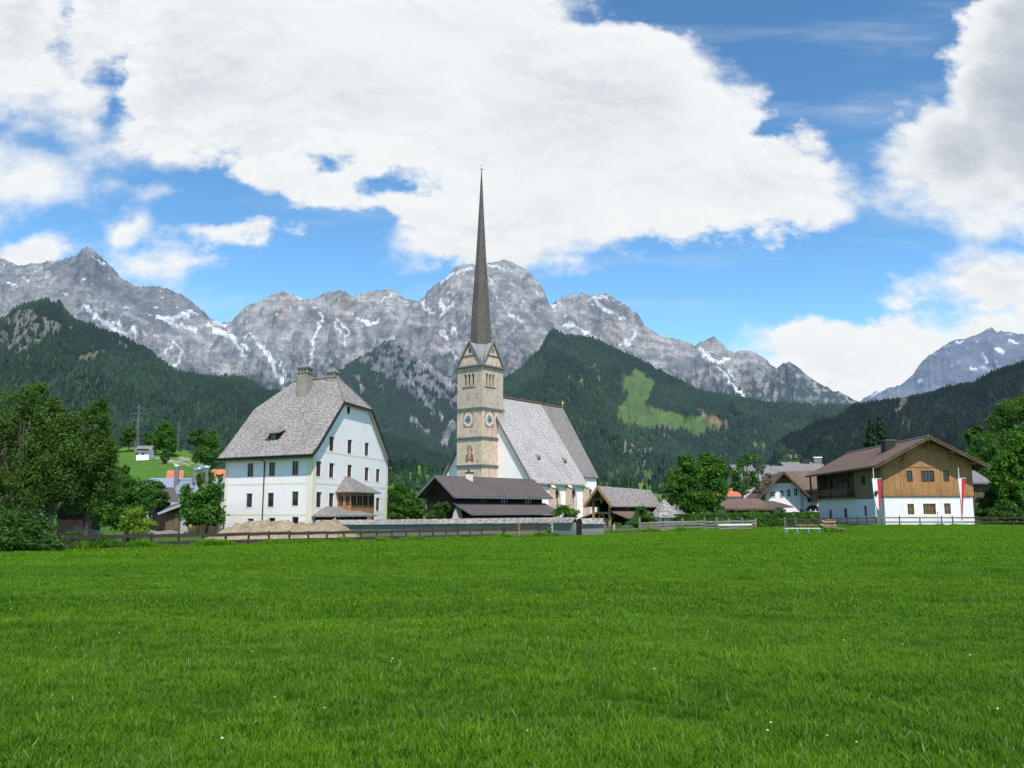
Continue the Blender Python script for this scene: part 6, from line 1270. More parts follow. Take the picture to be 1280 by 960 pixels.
# ---- left side: shed, shelter, grey hall, small houses
def left_side():
    Yb = 88.; A_ = plan(244, Yb, 650)   # shed with a mono roof rising to the right
    root = thing('wooden_shed', 'dark wooden shed with a brown sloping roof edged in white', 'shed', (*plan(225, Yb, 650), -.5)); zb = -.9
    p0, p1 = plan(207, Yb, 650), plan(245, Yb-.5, 650); W1 = Wall(p0, p1); dn = -W1.n*5; zl = at(207, 641, Yb)[2]; zr_ = at(245, 626.5, Yb)[2]
    m_ = MB(); m_.poly([W1.P(0, zb), W1.P(W1.L, zb), W1.P(W1.L, zr_), W1.P(0, zl)]); m_.poly([W1.P(W1.L, zb), W1.P(W1.L, zb, -5), W1.P(W1.L, zr_, -5), W1.P(W1.L, zr_)]); m_.poly([W1.P(0, zb), W1.P(0, zb, -5), W1.P(0, zl, -5), W1.P(0, zl)]); m_.build('wall', M['wood_old'], root)
    sl_ = (zr_-zl)/W1.L; r_ = MB(); zz = lambda s, o: zl+sl_*s+.05
    r_.slab([W1.P(-.5, zz(-.5, 0), .6), W1.P(W1.L+.4, zz(W1.L+.4, 0), .6), W1.P(W1.L+.3, zz(W1.L, 0)+.05, -5.4), W1.P(-2.6, zz(-.8, 0)+1.0, -5.4)], (0, 0, .12)); r_.build('roof', M['tile_brown'], root)
    MB().bar(W1.P(-.5, zz(-.5, 0)+.02, .65), W1.P(W1.L+.4, zz(W1.L+.4, 0)+.02, .65), .06, .22).build('verge_board', M['metal'], root)
    s, z = W1.hit(230, 655); MB().slab([W1.P(s-.35, zb, .01), W1.P(s+.45, zb, .01), W1.P(s+.45, z+1.0, .01), W1.P(s-.35, z+1.0, .01)], W1.P(0, 0, .05)-W1.P(0, 0, 0)).build('door', M['plaster_grey'], root)
    MB().bar(W1.P(s+1.1, zb, .4), W1.P(s+.7, z+.5, .1), .14).build('prop', M['board_new'], root)
    # open shelter
    q = thing('open_shelter', 'open wooden shelter with wire front between shed and white house', 'shelter', (*plan(262, 92, 650), -.5)); a, b = plan(247, 92, 650), plan(279, 94, 650); W2 = Wall(a, b); zt = at(262, 641, 92)[2]
    MB().slab([W2.P(0, zt, .7), W2.P(W2.L, zt, .7), W2.P(W2.L, zt+.35, -2.5), W2.P(0, zt+.35, -2.5)], (0, 0, .12)).build('roof', M['tile_brown'], q)
    MB().poly([W2.P(0, zb, -2.3), W2.P(W2.L, zb, -2.3), W2.P(W2.L, zt, -2.3), W2.P(0, zt, -2.3)]).build('back_wall', M['wood_dark'], q)
    for f in (.02, .5, .98): MB().bar(W2.P(W2.L*f, zb, .3), W2.P(W2.L*f, zt, .3), .14).build('post', M['wood_old'], q)
    MB().bar(W2.P(0, (zt+zb)/2+.7, .3), W2.P(W2.L, (zt+zb)/2+.7, .3), .1, .2).build('rail', M['wood_old'], q)
    wr = MB(); z1 = (zt+zb)/2+.6; hgt = z1-zb
    for i in range(-6, 14):
        s0 = i*.28
        for sg in (1, -1):
            x0, x1 = s0, s0+sg*hgt*.8
            lo, hi = 0, 1
            if sg == 1: t0_, t1_ = max(0, -x0/(x1-x0)), min(1, (W2.L-x0)/(x1-x0))
            else: t0_, t1_ = max(0, (x0-W2.L)/(x0-x1)), min(1, x0/(x0-x1))
            if t1_ > t0_+.02: wr.bar(W2.P(x0+(x1-x0)*t0_, zb+hgt*t0_, .3), W2.P(x0+(x1-x0)*t1_, zb+hgt*t1_, .3), .02)
    wr.build('wire_mesh', M['metal'], q)
    # dark gable behind the shed
    back_house('barn', 'dark gabled barn half hidden behind the wooden shed', 196, 214, 98, -.9, 624, 611, M['wood_dark'], M['tile_dark'], 60, 6, cat='barn')
    # grey hall with steel flues
    root, P, WF, WG = back_house('workshop_hall', 'long grey workshop hall with pale metal roof', 176, 283, 128, -1, 612.5, 599, M['plaster_grey'], M['metal'], 86, 12)
    r2 = MB(); r2.slab([at(218, 617, 121), at(245, 617, 121), at(243, 600, 126), at(223, 600, 126)], (0, 0, .15)); rr = r2.build('skylight_roof', M['metal'], root)
    for k in range(4): y = 602+k*4; p, q_ = at(221-k*.5, y, 125.5-k), at(244, y, 125.5-k); MB().bar(V(p)+V((0, 0, .2)), V(q_)+V((0, 0, .2)), .1).build('seam', M['trim_grey'], root)
    for px, pt, w in ((220.6, 583, 3.2), (258.5, 584.5, 3.0)):
        c = plan(px, 124, 600); z = at(px, pt, 124)[2]; cc = MB().tube([(*c, at(px, 601, 124)[2]-1), (*c, z)], .32, 10).build('flue', M['tile_grey'], root); MB().tube([(*c, z), (*c, z+.25)], .40, 10).build('flue_cap', M['metal_bright'], cc)
    c = V(at(249, 586, 124)); cc = MB().cbox(c-V((0, 0, 1.3)), 1.5, 1.3, 1.6).build('vent_box', M['tile_grey'], root); MB().sphere(c, (.85, .7, .38), 14, 8).build('vent_dome', M['metal_bright'], cc)
    back_house('village_house', 'small house with orange tiled roof behind the workshop hall', 262, 287, 150, -1, 598, 588, M['plaster'], M['tile_red'], 86, 8)
    back_house('village_house', 'small white cottage with reddish roof left of the steel flues', 212, 222, 150, -1, 597, 589, M['plaster'], M['tile_red'], 70, 6)
    # hillside house
    c = hz(G1, 170, .80); root, P, WF, WG = back_house('hillside_house', 'small white hillside house with dark upper floor and grey roof', 167, 182, c[1], c[2]-2, 563.8, 557.8, M['plaster'], M['tile_grey'], 84, 7)
    s, z = WF.hit(175, 565); MB().slab([WF.P(.0, z, .02), WF.P(WF.L, z, .02), WF.P(WF.L, z+1.4, .02), WF.P(0, z+1.4, .02)], WF.P(0, 0, .12)-WF.P(0, 0, 0)).build('upper_floor', M['wood_dark_h'], root)
    for px in (171, 178.5): flush_window(WF, px, 567.3, .9, .9, root, M['wood_dark_h'], 0)
    # dark farm building behind the left trees, and a roof at the frame edge
    back_house('farm_shed', 'dark wooden farm shed half hidden behind the left trees', 74, 118, 62, -.9, 625, 607, M['wood_dark'], M['tile_grey'], 70, 6)
    back_house('hut', 'low hut with tan roof at the left edge of the field', -26, 8, 50, -.6, 653, 641, M['wood_dark'], M['tile_brown'], 80, 5)
    # pylons
    for px, yt, h, px_ in ((170.5, 505, 30, 1), (222, 526, 26, 2)):
        c = hz(G1, px, .97) if px_ == 1 else hz(G1, px, .97); Y = 640 if px_ == 1 else 1150; b = plan(px, Y, 560); z0 = at(px, 556, Y)[2]; z1 = at(px, yt, Y)[2]
        r = thing('pylon', ['tall grey lattice power pylon on the left meadow hill', 'second fainter lattice pylon right of the tall one'][px_-1], 'pylon', (*b, z0)); m_ = MB(); w0, w1 = 2.6, .5; n = 9
        z0 -= 6
        cor = lambda t_, i: V((b[0]+(w0+(w1-w0)*t_)*(-1, 1, 1, -1)[i]/2, b[1]+(w0+(w1-w0)*t_)*(-1, -1, 1, 1)[i]/2, z0+(z1-z0)*t_))
        for i in range(4): m_.bar(cor(0, i), cor(1, i), .22)
        for k in range(n):
            for i in range(4): m_.bar(cor(k/n, i), cor((k+1)/n, (i+1) % 4), .12); m_.bar(cor((k+1)/n, i), cor(k/n, (i+1) % 4), .12)
        m_.build('mast', M['trim_grey'], r)
        for t_, hw in ((.66, 4.5), (.8, 6.0), (.92, 3.6)): z = z0+(z1-z0)*t_; MB().bar((b[0]-hw, b[1], z), (b[0]+hw, b[1], z), .35, .3).build('cross_arm', M['trim_grey'], r)
left_side()

# ================================================================ mounds, track
def mound(name, label, cat, prof, Yc, dep, mt, seed, kind=None):
    xs = np.linspace(prof[0][0], prof[-1][0], 70); top = np.interp(xs, [p[0] for p in prof], [p[1] for p in prof]); vs = []; ny = 22
    for j in range(ny+1):
        t_ = j/ny*2-1
        for x, y in zip(xs, top):
            Y = Yc+dep*t_; u, _ = ray(x, 650); X = u*Yc; zt = at(x, y, Yc)[2]; zb_ = g(X, Y)-.15; e = max(0, 1-abs(t_)**1.6)
            h = (zt-zb_)*e; q = float(fbm(np.array(X*1.1), np.array(Y*1.1), 4, seed)); q2 = float(fbm(np.array(X*4.), np.array(Y*4.), 3, seed+4)); vs.append((X+.2*q, Y, zb_+max(0, h*(1+.22*q)+.09*q2*min(1, h))))
    n = len(xs); fs = [(j*n+i, j*n+i+1, (j+1)*n+i+1, (j+1)*n+i) for j in range(ny) for i in range(n-1)]
    o = MB().add(vs, fs, True).build(name, mt); tag(o, label, cat); 
    l = Vector((vs[len(vs)//2][0], Yc, g(vs[len(vs)//2][0], Yc))); o.data.transform(__import__('mathutils').Matrix.Translation(-l)); o.location = l; return o
m, t, b = newmat('dug_earth'); p = pos(t); n1 = t.noise(p, 1.1, 6, .7); n2 = t.noise(p, 7, 5, .75)
c = t.mix(t.ramp(n1, .35, .65), (.40, .31, .20), (.27, .20, .125)); c = t.mix(t.m('MULTIPLY', t.ramp(n2, .5, .62), .6), c, (.50, .44, .35)); c = t.mix(t.m('MULTIPLY', t.ramp(n2, .46, .36), .7), c, (.12, .085, .05))
t.put(b.inputs['Base Color'], c); t.put(b.inputs['Normal'], t.bump(t.m('ADD', n1, n2), 1, .12)); M['earth'] = m
mound('earth_mound', 'long heap of light brown excavated earth before the white house', 'mound', [(262, 673), (275, 666), (288, 659), (300, 654), (318, 652), (335, 654), (352, 651), (366, 654), (380, 655), (395, 655), (410, 650), (420, 651), (430, 658), (440, 668), (452, 674)], 66, 3.4, M['earth'], 5)
mound('earth_mound', 'small brown earth heap under the left trees', 'mound', [(70, 680), (80, 668), (92, 659), (103, 656), (113, 660), (122, 667), (134, 678)], 52, 2.0, M['earth'], 6)
m, t, b = newmat('pale_gravel'); t.put(b.inputs['Base Color'], t.mix(t.noise(pos(t), 6, 5, .7), (.36, .34, .31), (.22, .20, .17))); M['gravel'] = m
mb = MB(); pl = [(60, 52.5), (120, 52), (160, 51.5), (200, 51), (240, 53), (300, 58), (380, 64)]
for (x0, y0), (x1, y1) in zip(pl[:-1], pl[1:]):
    q = [plan(x0, y0-1.0, 675), plan(x1, y1-1.0, 675), plan(x1, y1+1.6, 675), plan(x0, y0+1.6, 675)]; mb.poly([(*p, g(*p)+.07) for p in q])
tag(mb.build('gravel_track', M['gravel']), 'pale gravel track behind the left fence', 'path', kind='structure')
c = plan(197, 80, 660); mb = MB()
q = thing('tarpaulin_heap', 'grey tarpaulin covered heap in front of the wooden shed', 'heap', (*c, -.5))
vs = []; fs = []
for j in range(9):
    for i in range(25):
        s = i/24; tt_ = j/8; x = -2.6+5.2*s; h = .8*max(0, 1-abs(2*s-1)**2.2)*max(0, 1-abs(2*tt_-1)**2.0)*(1+.25*math.sin(s*9)); vs.append((c[0]+x, c[1]-1+2*tt_, -.62+h))
fs = [(j*25+i, j*25+i+1, (j+1)*25+i+1, (j+1)*25+i) for j in range(8) for i in range(24)]; MB().add(vs, fs, True).build('sheet', M['wood_grey'], q)

# ================================================================ fences
def post(root, p, h, w=.13, name='post', mt=None, lean=0): z = g(*p); MB().bar((p[0], p[1], z-.15), (p[0]+lean, p[1], z+h), w).build(name, mt or M['fence_dark'], root)
def rail(root, p, q, h0, h1, wd, ht, mt=None, name='rail', sag=0, off=-.09): 
    MB().bar((p[0], p[1]+off, g(*p)+h0), (q[0], q[1]+off, g(*q)+h1), wd, ht).build(name, mt or M['fence_dark'], root)
M['fence_dark'] = m_plain('old_brown_fence_wood', (.060, .045, .035), .9, var=.5, scale=4)
fr = random.Random(5)
root = thing('rail_fence', 'long dark wooden rail fence along the left edge of the field', 'fence', (*plan(88, 43.5, 680), -.1))
fpx = [30, 62, 88, 116, 154.4, 189.3, 223, 253.4, 282, 310, 336, 361.8, 385.5, 408, 430, 450, 470, 489.5, 507, 524, 541, 557.6, 572.4, 587.3, 602, 629]
fp = [plan(x, fence_y(x), 680) for x in fpx]
for i, p in enumerate(fp): post(root, p, (.80 if i < len(fp)-1 else .95)+fr.uniform(-.03, .05), .10 if i < len(fp)-1 else .16, lean=fr.uniform(-.03, .03))
for p, q in zip(fp[:-1], fp[1:]): rail(root, p, q, .68+fr.uniform(-.02, .02), .68+fr.uniform(-.02, .02), .05, .19); rail(root, p, q, .26, .26, .06, .2)
root = thing('plank_fence', 'short brown plank fence where the rail fence meets the yard wall', 'fence', (*plan(650, 63.5, 680), -.1))
fpx = [630.5, 648, 673, 689.5]; fp = [plan(x, fence_y(x)-(0 if i < 3 else -1.0), 680) for i, x in enumerate(fpx)]
for i, p in enumerate(fp): post(root, p, 1.05 if i else .9, .2 if i in (1, 3) else .14, mt=M['wood_tan'] if i == 1 else (M['plaster_grey'] if i == 3 else None))
for p, q in zip(fp[:-1], fp[1:]):
    for h in (.12, .38, .62, .86): rail(root, p, q, h+fr.uniform(-.05, .05), h+fr.uniform(-.04, .06), .04, .15, M['wood_tan'] if h == .38 else M['fence_dark'])
root = thing('plank_fence', 'weathered grey plank fence in front of the chapel and the hedge', 'fence', (*plan(850, 82, 660), -.1))
fpx = [799.5, 826, 853.4, 880.8, 896, 911, 928, 944.8]; fp = [plan(x, 79+(x-800)*.045, 662) for x in fpx]
for i, p in enumerate(fp): post(root, p, 1.0+fr.uniform(0, .35), .17, mt=M['wood_grey'])
for k, (p, q) in enumerate(zip(fp[:-1], fp[1:])):
    for h in ((.1, .34, .58, .82) if k < 3 else (.2, .5, .78)): rail(root, p, q, h+fr.uniform(-.04, .04), h+fr.uniform(-.04, .04), .04, .17, M['wood_grey'])
root = thing('picket_hurdle', 'low hurdle of slanted grey pickets next to the churchyard wall', 'fence', (*plan(776, 78, 662), -.1))
a, b = plan(757, 77.5, 662), plan(797, 79, 662); n = 22
for i in range(n):
    p = a+(b-a)*i/n; z = g(*p); MB().bar((p[0], p[1], z-.05), (p[0]-.28+fr.uniform(-.1, .1), p[1]+.05, z+.62+fr.uniform(-.1, .12)), .05).build('picket', M['wood_grey'], root)
rail(root, a, b, .3, .3, .05, .07, M['wood_grey']); post(root, plan(756.5, 77.5, 662), .95, .14, mt=M['wood_grey']); post(root, plan(767.5, 77.5, 662), .8, .12, mt=M['plaster_grey'])
root = thing('jump_rail', 'low pale grey bench-like trestle in front of the plank fence', 'trestle', (*plan(918, 77, 662), 0))
a, b = plan(898, 76, 664), plan(939.5, 76.5, 664)
for h in (.3, .6): rail(root, a, b, h, h, .05, .13, M['frame_white'] if h > .5 else M['wood_grey'])
for f in (0, .5, 1): post(root, a+(b-a)*f, .7, .11, mt=M['wood_grey'])
root = thing('rail_fence', 'dark double rail fence running past the hedge to the chalet corner', 'fence', (*plan(1040, 92, 655), 0))
fpx = [981.5, 994.5, 1010, 1030, 1048, 1060, 1072, 1084, 1096]; fp = [plan(x, 84+(x-981)*.10, 660) for x in fpx]
for i, p in enumerate(fp): post(root, p, 1.15 if i < 2 else 1.0, .15 if i < 2 else .1, mt=M['wood_grey'] if i < 2 else None)
for p, q in zip(fp[:-1], fp[1:]):
    for h in (.15, .5, .88): rail(root, p, q, h, h, .05, .14)
root = thing('rail_fence', 'grey double rail fence in front of the white chalet wall', 'fence', (*plan(1160, 96, 652), .1))
fpx = [1097, 1104, 1124.5, 1150, 1177, 1191, 1203, 1222, 1240, 1262, 1285]; fp = [plan(x, 96.2, 652) for x in fpx]
for i, p in enumerate(fp): post(root, p, 1.1+(.1 if i < 2 else fr.uniform(-.1, .1)), .2 if i < 2 else .1, mt=M['wood_grey'] if i < 2 else None)
for p, q in zip(fp[:-1], fp[1:]):
    for h in (.42, .9): rail(root, p, q, h, h, .05, .14, M['wood_grey'] if p[0] < 50 else None)
mb = MB(); a, b = plan(1096, 97.0, 652), plan(1222, 97.0, 652); mb.box((a[0], a[1], -.2), (b[0]-a[0], 0, 0), (0, .3, 0), (0, 0, .42)); o = mb.build('kerb', M['plaster_grey']); tag(o, 'low grey kerb at the foot of the chalet wall', 'kerb', kind='structure')

# trestle tables with boards
def table(name, label, x0, x1, Y, h, top, legm, n, cat='table', thick=.07, dep=.8):
    a, b = plan(x0, Y, 665), plan(x1, Y, 665); z = g(*a); root = thing(name, label, cat, (*((a+b)/2), z))
    MB().box((a[0], a[1]-dep/2, z+h-thick), (b[0]-a[0], 0, 0), (0, dep, 0), (0, 0, thick)).build('table_top', top, root)
    for i in range(n):
        x = a[0]+.12+(b[0]-a[0]-.24)*i/(n-1)
        for y in (-dep/2+.05, dep/2-.05): MB().bar((x+(.12 if y < 0 else -.12), a[1]+y, z-.04), (x, a[1]+y, z+h-thick-.002), .05).build('leg', legm, root)
    return root, a, b, z
table('bench_table', 'long white folding bench standing in the grass', 980, 1025.5, 66, .52, M['frame_white'], M['metal'], 4, 'bench', .05, .4)
table('trestle_table', 'brown trestle table behind the white bench', 994, 1030, 69, .70, M['wood_beam'], M['black'], 3)
root, a, b, z = table('trestle_table', 'short trestle table carrying a pile of boards', 1027, 1046, 68, .55, M['wood_tan'], M['black'], 3)
pl = thing('board_pile', 'crooked pile of fresh boards lying on the short trestle table', 'boards', (*((a+b)/2), z+.56))
for k in range(7):
    x = (a[0]+b[0])/2+fr.uniform(-.12, .12)-.1; MB().cbox((x, a[1]+fr.uniform(-.12, .12), z+.552+.05+k*.082), 1.15-.05*k+fr.uniform(-.1, .1), .5, .078, fr.uniform(-.12, .12)).build('board', M['board_new'] if k % 3 else M['wood_tan'], pl)
table('bench_table', 'small grey trestle frame right of the board pile', 1044, 1054, 67, .45, M['wood_grey'], M['black'], 2, 'bench', .05, .3)
# lamp
p = plan(964.6, 84, 655); z = g(*p); root = thing('street_lamp', 'slim dark street lamp with lantern in front of the hedge', 'street lamp', (*p, z)); zt = at(964.6, 638.5, 84)[2]
MB().tube([(*p, z-.1), (*p, zt-.35)], [.05, .035], 8).build('pole', M['black'], root); MB().tube([(*p, zt-.35), (*p, zt)], [.10, .16], 6).build('lantern', M['glass'], root); MB().tube([(*p, zt), (*p, zt+.14)], [.2, .03], 6).build('lantern_cap', M['black'], root)

# ================================================================ trees
def leaves(name, pts, nrm, size, mat, parent, r, tint=None):
    n = len(pts); d = r.normal(size=(n, 3)); d /= np.linalg.norm(d, axis=1)[:, None]
    N = nrm*.8+r.normal(size=(n, 3))*.75; N /= np.linalg.norm(N, axis=1)[:, None]+1e-9
    a = np.cross(N, d); a /= np.linalg.norm(a, axis=1)[:, None]+1e-9; b = np.cross(N, a); s = (size*r.uniform(.6, 1.35, n))[:, None]
    v = np.stack([pts-a*s, pts-b*s*.55, pts+a*s, pts+b*s*.55], 1).reshape(-1, 3); f = np.arange(4*n).reshape(n, 4)
    l = rootloc(parent); v = v-np.array(l)
    return npmesh(name, v, f, mat, {'tint': np.repeat(tint if tint is not None else r.random(n), 4)}, smooth=False, parent=parent)
def crown_pts(blobs, Y, n, r, clump=.32, nclump=26, dscale=1.0, gap=.0):
    """blobs in photo pixels at the depth Y -> leaf points gathered in clumps on the shell of each blob"""
    tot = sum(b[2]*b[3] for b in blobs); P_, N_, T_ = [], [], []
    for (cx, cy, rx, ry) in blobs:
        c = V(at(cx, cy, Y)); sx = rx*Y/F; sz = ry*Y/F; k = max(3, int(n*rx*ry/tot)); m_ = max(4, int(nclump*math.sqrt(rx*ry*len(blobs)/tot)))
        q = r.normal(size=(m_, 3)); q /= np.linalg.norm(q, axis=1)[:, None]; rad = r.uniform(.35, 1.0, m_)**.6; cc = c+q*rad[:, None]*np.array([sx, sx*dscale, sz])*.86
        tn = r.random(m_); w = r.integers(0, m_, k); o = r.normal(size=(k, 3)); o /= np.linalg.norm(o, axis=1)[:, None]; rr = r.random(k)**.45; cs = clump*r.uniform(.6, 1.3, m_)[w]
        pts = cc[w]+o*(rr*cs)[:, None]*np.array([sx, sx*dscale, sz*.8])
        nn = (pts-c)/np.array([sx, sx, sz]); nn = nn/(np.linalg.norm(nn, axis=1)[:, None]+1e-9)*.5+o*.5+np.array([0, 0, .35]); P_.append(pts); N_.append(nn); T_.append(np.clip(tn[w]+.25*(r.random(k)-.5), 0, 1))
    return np.concatenate(P_), np.concatenate(N_), np.concatenate(T_)
def tree(label, trunkpx, basepy, Y, blobs, mat, size, n, seed, trunk_r=.2, cat='tree', name='tree', group=None, clump=.34, nclump=26, zbase=None, limbs=True, dscale=1.0, lean=0, trunk2=None):
    r = np.random.default_rng(seed); b = plan(trunkpx, Y, basepy); z0 = g(*b) if zbase is None else zbase
    root = thing(name, label, cat, (b[0], b[1], z0), group)
    p, nn, tt_ = crown_pts(blobs, Y, n, r, clump, nclump, dscale); k = p[:, 2] > z0+.05; leaves('crown', p[k], nn[k], size, mat, root, r, tt_[k])
    ctr = [V(at(x, y, Y)) for x, y, _, _ in blobs]; top = max(c[2] for c in ctr); m_ = MB()
    fork = V((b[0]+lean, b[1], z0+(min(c[2] for c in ctr)-z0)*.75)); fork[2] = max(fork[2], z0+.3)
    mid = (V((b[0], b[1], z0))+fork)/2+V((r.uniform(-.1, .1), 0, 0))
    m_.tube([V((b[0], b[1], z0-.2)), mid, fork], [trunk_r*1.25, trunk_r, trunk_r*.8], 8)
    if limbs:
        for c in ctr:
            q = (fork+c)/2+V((r.uniform(-.3, .3), r.uniform(-.3, .3), .2)); m_.tube([fork, q, c], [trunk_r*.55, trunk_r*.35, trunk_r*.12], 6)
            for _ in range(3): e = c+V(r.normal(size=3))*min(1.0, np.linalg.norm(c-fork)*.12); m_.tube([q, e], [trunk_r*.22, trunk_r*.06], 5)
    m_.build('trunk', M['bark'], root); return root
def bush(label, px, basepy, Y, blobs, mat, size, n, seed, cat='bush', name='bush', group=None, **kw):
    r = np.random.default_rng(seed); b = plan(px, Y, basepy); z0 = kw.get('zbase', None); z0 = g(*b) if z0 is None else z0; root = thing(name, label, cat, (b[0], b[1], z0), group)
    p, nn, tt_ = crown_pts(blobs, Y, n, r, kw.get('clump', .4), kw.get('nclump', 22)); p[:, 2] = np.maximum(p[:, 2], z0+.03+r.random(len(p))*.1); leaves('foliage', p, nn, size, mat, root, r, tt_)
    m_ = MB()
    for _ in range(6): c = p[r.integers(0, len(p))]; m_.tube([V((b[0]+r.uniform(-.1, .1), b[1], z0-.1)), (V((*b, z0))+c)/2+V((0, 0, .1)), c], [.05, .035, .012], 5)
    m_.build('stem', M['bark'], root); return root

LO = M['leaf_olive']
tree('tall dark feathery tree at the left edge of the field', 12, 690, 46, [(-10, 560, 52, 66), (12, 515, 26, 34), (36, 500, 15, 24), (38, 545, 30, 52), (5, 620, 45, 45), (-40, 590, 50, 70), (45, 600, 35, 45), (-12, 500, 14, 18)], LO, .075, 30000, 101, .26, clump=.34, nclump=80)
tree('dark multi-stemmed tree second from the left edge', 58, 690, 47, [(60, 545, 28, 38), (48, 497, 13, 24), (80, 580, 32, 50), (52, 600, 34, 50), (86, 535, 17, 28), (68, 506, 9, 16), (76, 520, 9, 14)], LO, .075, 26000, 102, .22, clump=.34, nclump=76)
tree('dark round-topped tree standing right of the feathery ones', 104, 690, 49, [(120, 532, 20, 30), (110, 580, 32, 42), (131, 565, 17, 30), (100, 620, 32, 26), (132, 600, 20, 24), (127, 508, 9, 13), (108, 520, 8, 12)], LO, .075, 25000, 103, .2, clump=.34, nclump=70)
tree('fresh green tree with lime tips left of the wooden shed', 160, 668, 58, [(150, 612, 22, 26), (168, 630, 26, 24), (138, 635, 22, 26), (158, 648, 30, 16), (178, 618, 14, 14), (150, 590, 12, 12)], M['leaf_mid'], .09, 17000, 104, .14, nclump=40)
bush('lime green young bush in front of the fresh green tree', 168, 668, 56, [(170, 645, 15, 12), (180, 655, 13, 9), (163, 656, 14, 9), (172, 663, 18, 7)], M['leaf_lime'], .08, 3200, 105, clump=.5)
bush('large dark bush under the left trees by the fence', 45, 698, 42, [(36, 668, 32, 26), (12, 674, 30, 26), (60, 682, 20, 14), (24, 652, 22, 20)], M['leaf_dark'], .07, 17000, 106, nclump=40)
bush('elder bush with cream white blossom below the left trees', 64, 640, 52, [(64, 628, 11, 9), (58, 640, 9, 8)], M['blossom'], .07, 900, 107, clump=.45)
bush('low green bush behind the fence at the far left', 6, 690, 44, [(4, 662, 26, 22), (-20, 650, 30, 30)], M['leaf_mid'], .07, 6000, 108)
bush('dark hedge bush between fence and left trees', 112, 688, 45, [(118, 680, 26, 9), (90, 676, 18, 12), (144, 683, 14, 6)], M['leaf_dark'], .06, 5000, 109)
bush('leafy shrub with long leaves beside the white house', 258, 655, 84, [(258, 618, 16, 16), (243, 628, 14, 16), (272, 612, 8, 22), (232, 616, 8, 12), (236, 632, 12, 14), (254, 642, 26, 15), (240, 648, 14, 9), (270, 650, 12, 9), (250, 600, 5, 10), (264, 596, 4, 10), (268, 636, 10, 16)], M['leaf_mid'], .17, 6500, 110, cat='shrub', name='shrub', nclump=30)
tree('small dark tree behind the wooden shed', 190, 650, 92, [(190, 612, 16, 16), (200, 622, 14, 12), (178, 622, 10, 12)], M['leaf_dark'], .14, 3500, 111, .12)
tree('bright green tree right of the white house', 505, 655, 112, [(497, 622, 16, 20), (512, 632, 18, 18), (502, 642, 20, 14), (522, 640, 12, 12)], M['leaf_mid'], .17, 9000, 112, .16, nclump=34)
bush('climbing shrub at the left wall of the dark barn', 548, 655, 104, [(548, 640, 10, 12), (556, 634, 7, 8), (541, 646, 8, 9)], M['leaf_dark'], .13, 2600, 113, cat='shrub', name='shrub')
tree('small light green tree before the church windows', 708, 655, 98, [(704, 636, 9, 6), (715, 641, 9, 7), (697, 641, 7, 5), (709, 647, 8, 5)], M['leaf_bright'], .12, 2600, 114, .08, clump=.42)
bush('round dark bush in front of the timber pavilion', 803, 658, 88, [(803, 642, 10, 12), (797, 650, 12, 8), (812, 650, 9, 8)], M['leaf_dark'], .12, 3600, 115)
bush('low green bush beside the picket hurdle', 778, 662, 84, [(777, 657, 11, 5), (790, 656, 9, 6), (768, 660, 8, 3)], M['leaf_mid'], .10, 2200, 116)
bush('small leafy weeds at the end of the plank fence', 698, 672, 66, [(693, 669, 10, 3), (686, 664, 3, 5), (706, 671, 6, 2)], M['leaf_bright'], .06, 900, 117, cat='weeds', name='weeds')
tree('left half of the big double maple with rounded crown', 864, 655, 108, [(862, 595, 20, 25), (850, 612, 19, 20), (868, 625, 24, 20), (845, 600, 12, 14), (856, 578, 11, 12)], M['leaf_mid'], .17, 13000, 118, .17, nclump=50)
tree('right half of the big double maple reaching highest', 871, 655, 110, [(890, 592, 19, 24), (884, 575, 13, 13), (894, 612, 16, 20), (885, 630, 18, 13), (899, 585, 10, 14)], M['leaf_mid'], .17, 12000, 119, .17, nclump=50)
tree('loose apple tree with pale trunk left of the grey roofs', 929, 640, 132, [(930, 577, 12, 10), (922, 592, 11, 11), (938, 598, 10, 12), (920, 605, 10, 8), (928, 612, 14, 6), (938, 570, 7, 5)], M['leaf_mid'], .17, 3200, 120, .18, clump=.38, nclump=20, cat='fruit tree', name='fruit_tree')
tree('sparse fruit tree in front of the pale green house', 951, 640, 134, [(952, 588, 9, 8), (944, 604, 9, 8), (960, 600, 8, 10), (950, 614, 10, 5), (948, 575, 6, 5)], M['leaf_grey'], .15, 1300, 121, .14, clump=.34, nclump=16, cat='fruit tree', name='fruit_tree')
tree('broad tree top rising behind the village roofs', 990, 640, 230, [(985, 580, 14, 6), (1000, 577, 13, 5), (975, 583, 8, 4)], M['leaf_mid'], .4, 2200, 122, .3)
tree('dark green tree top in front of the white house annex', 972, 650, 128, [(974, 635, 6, 5), (968, 640, 5, 4)], M['leaf_mid'], .13, 900, 128, .08)
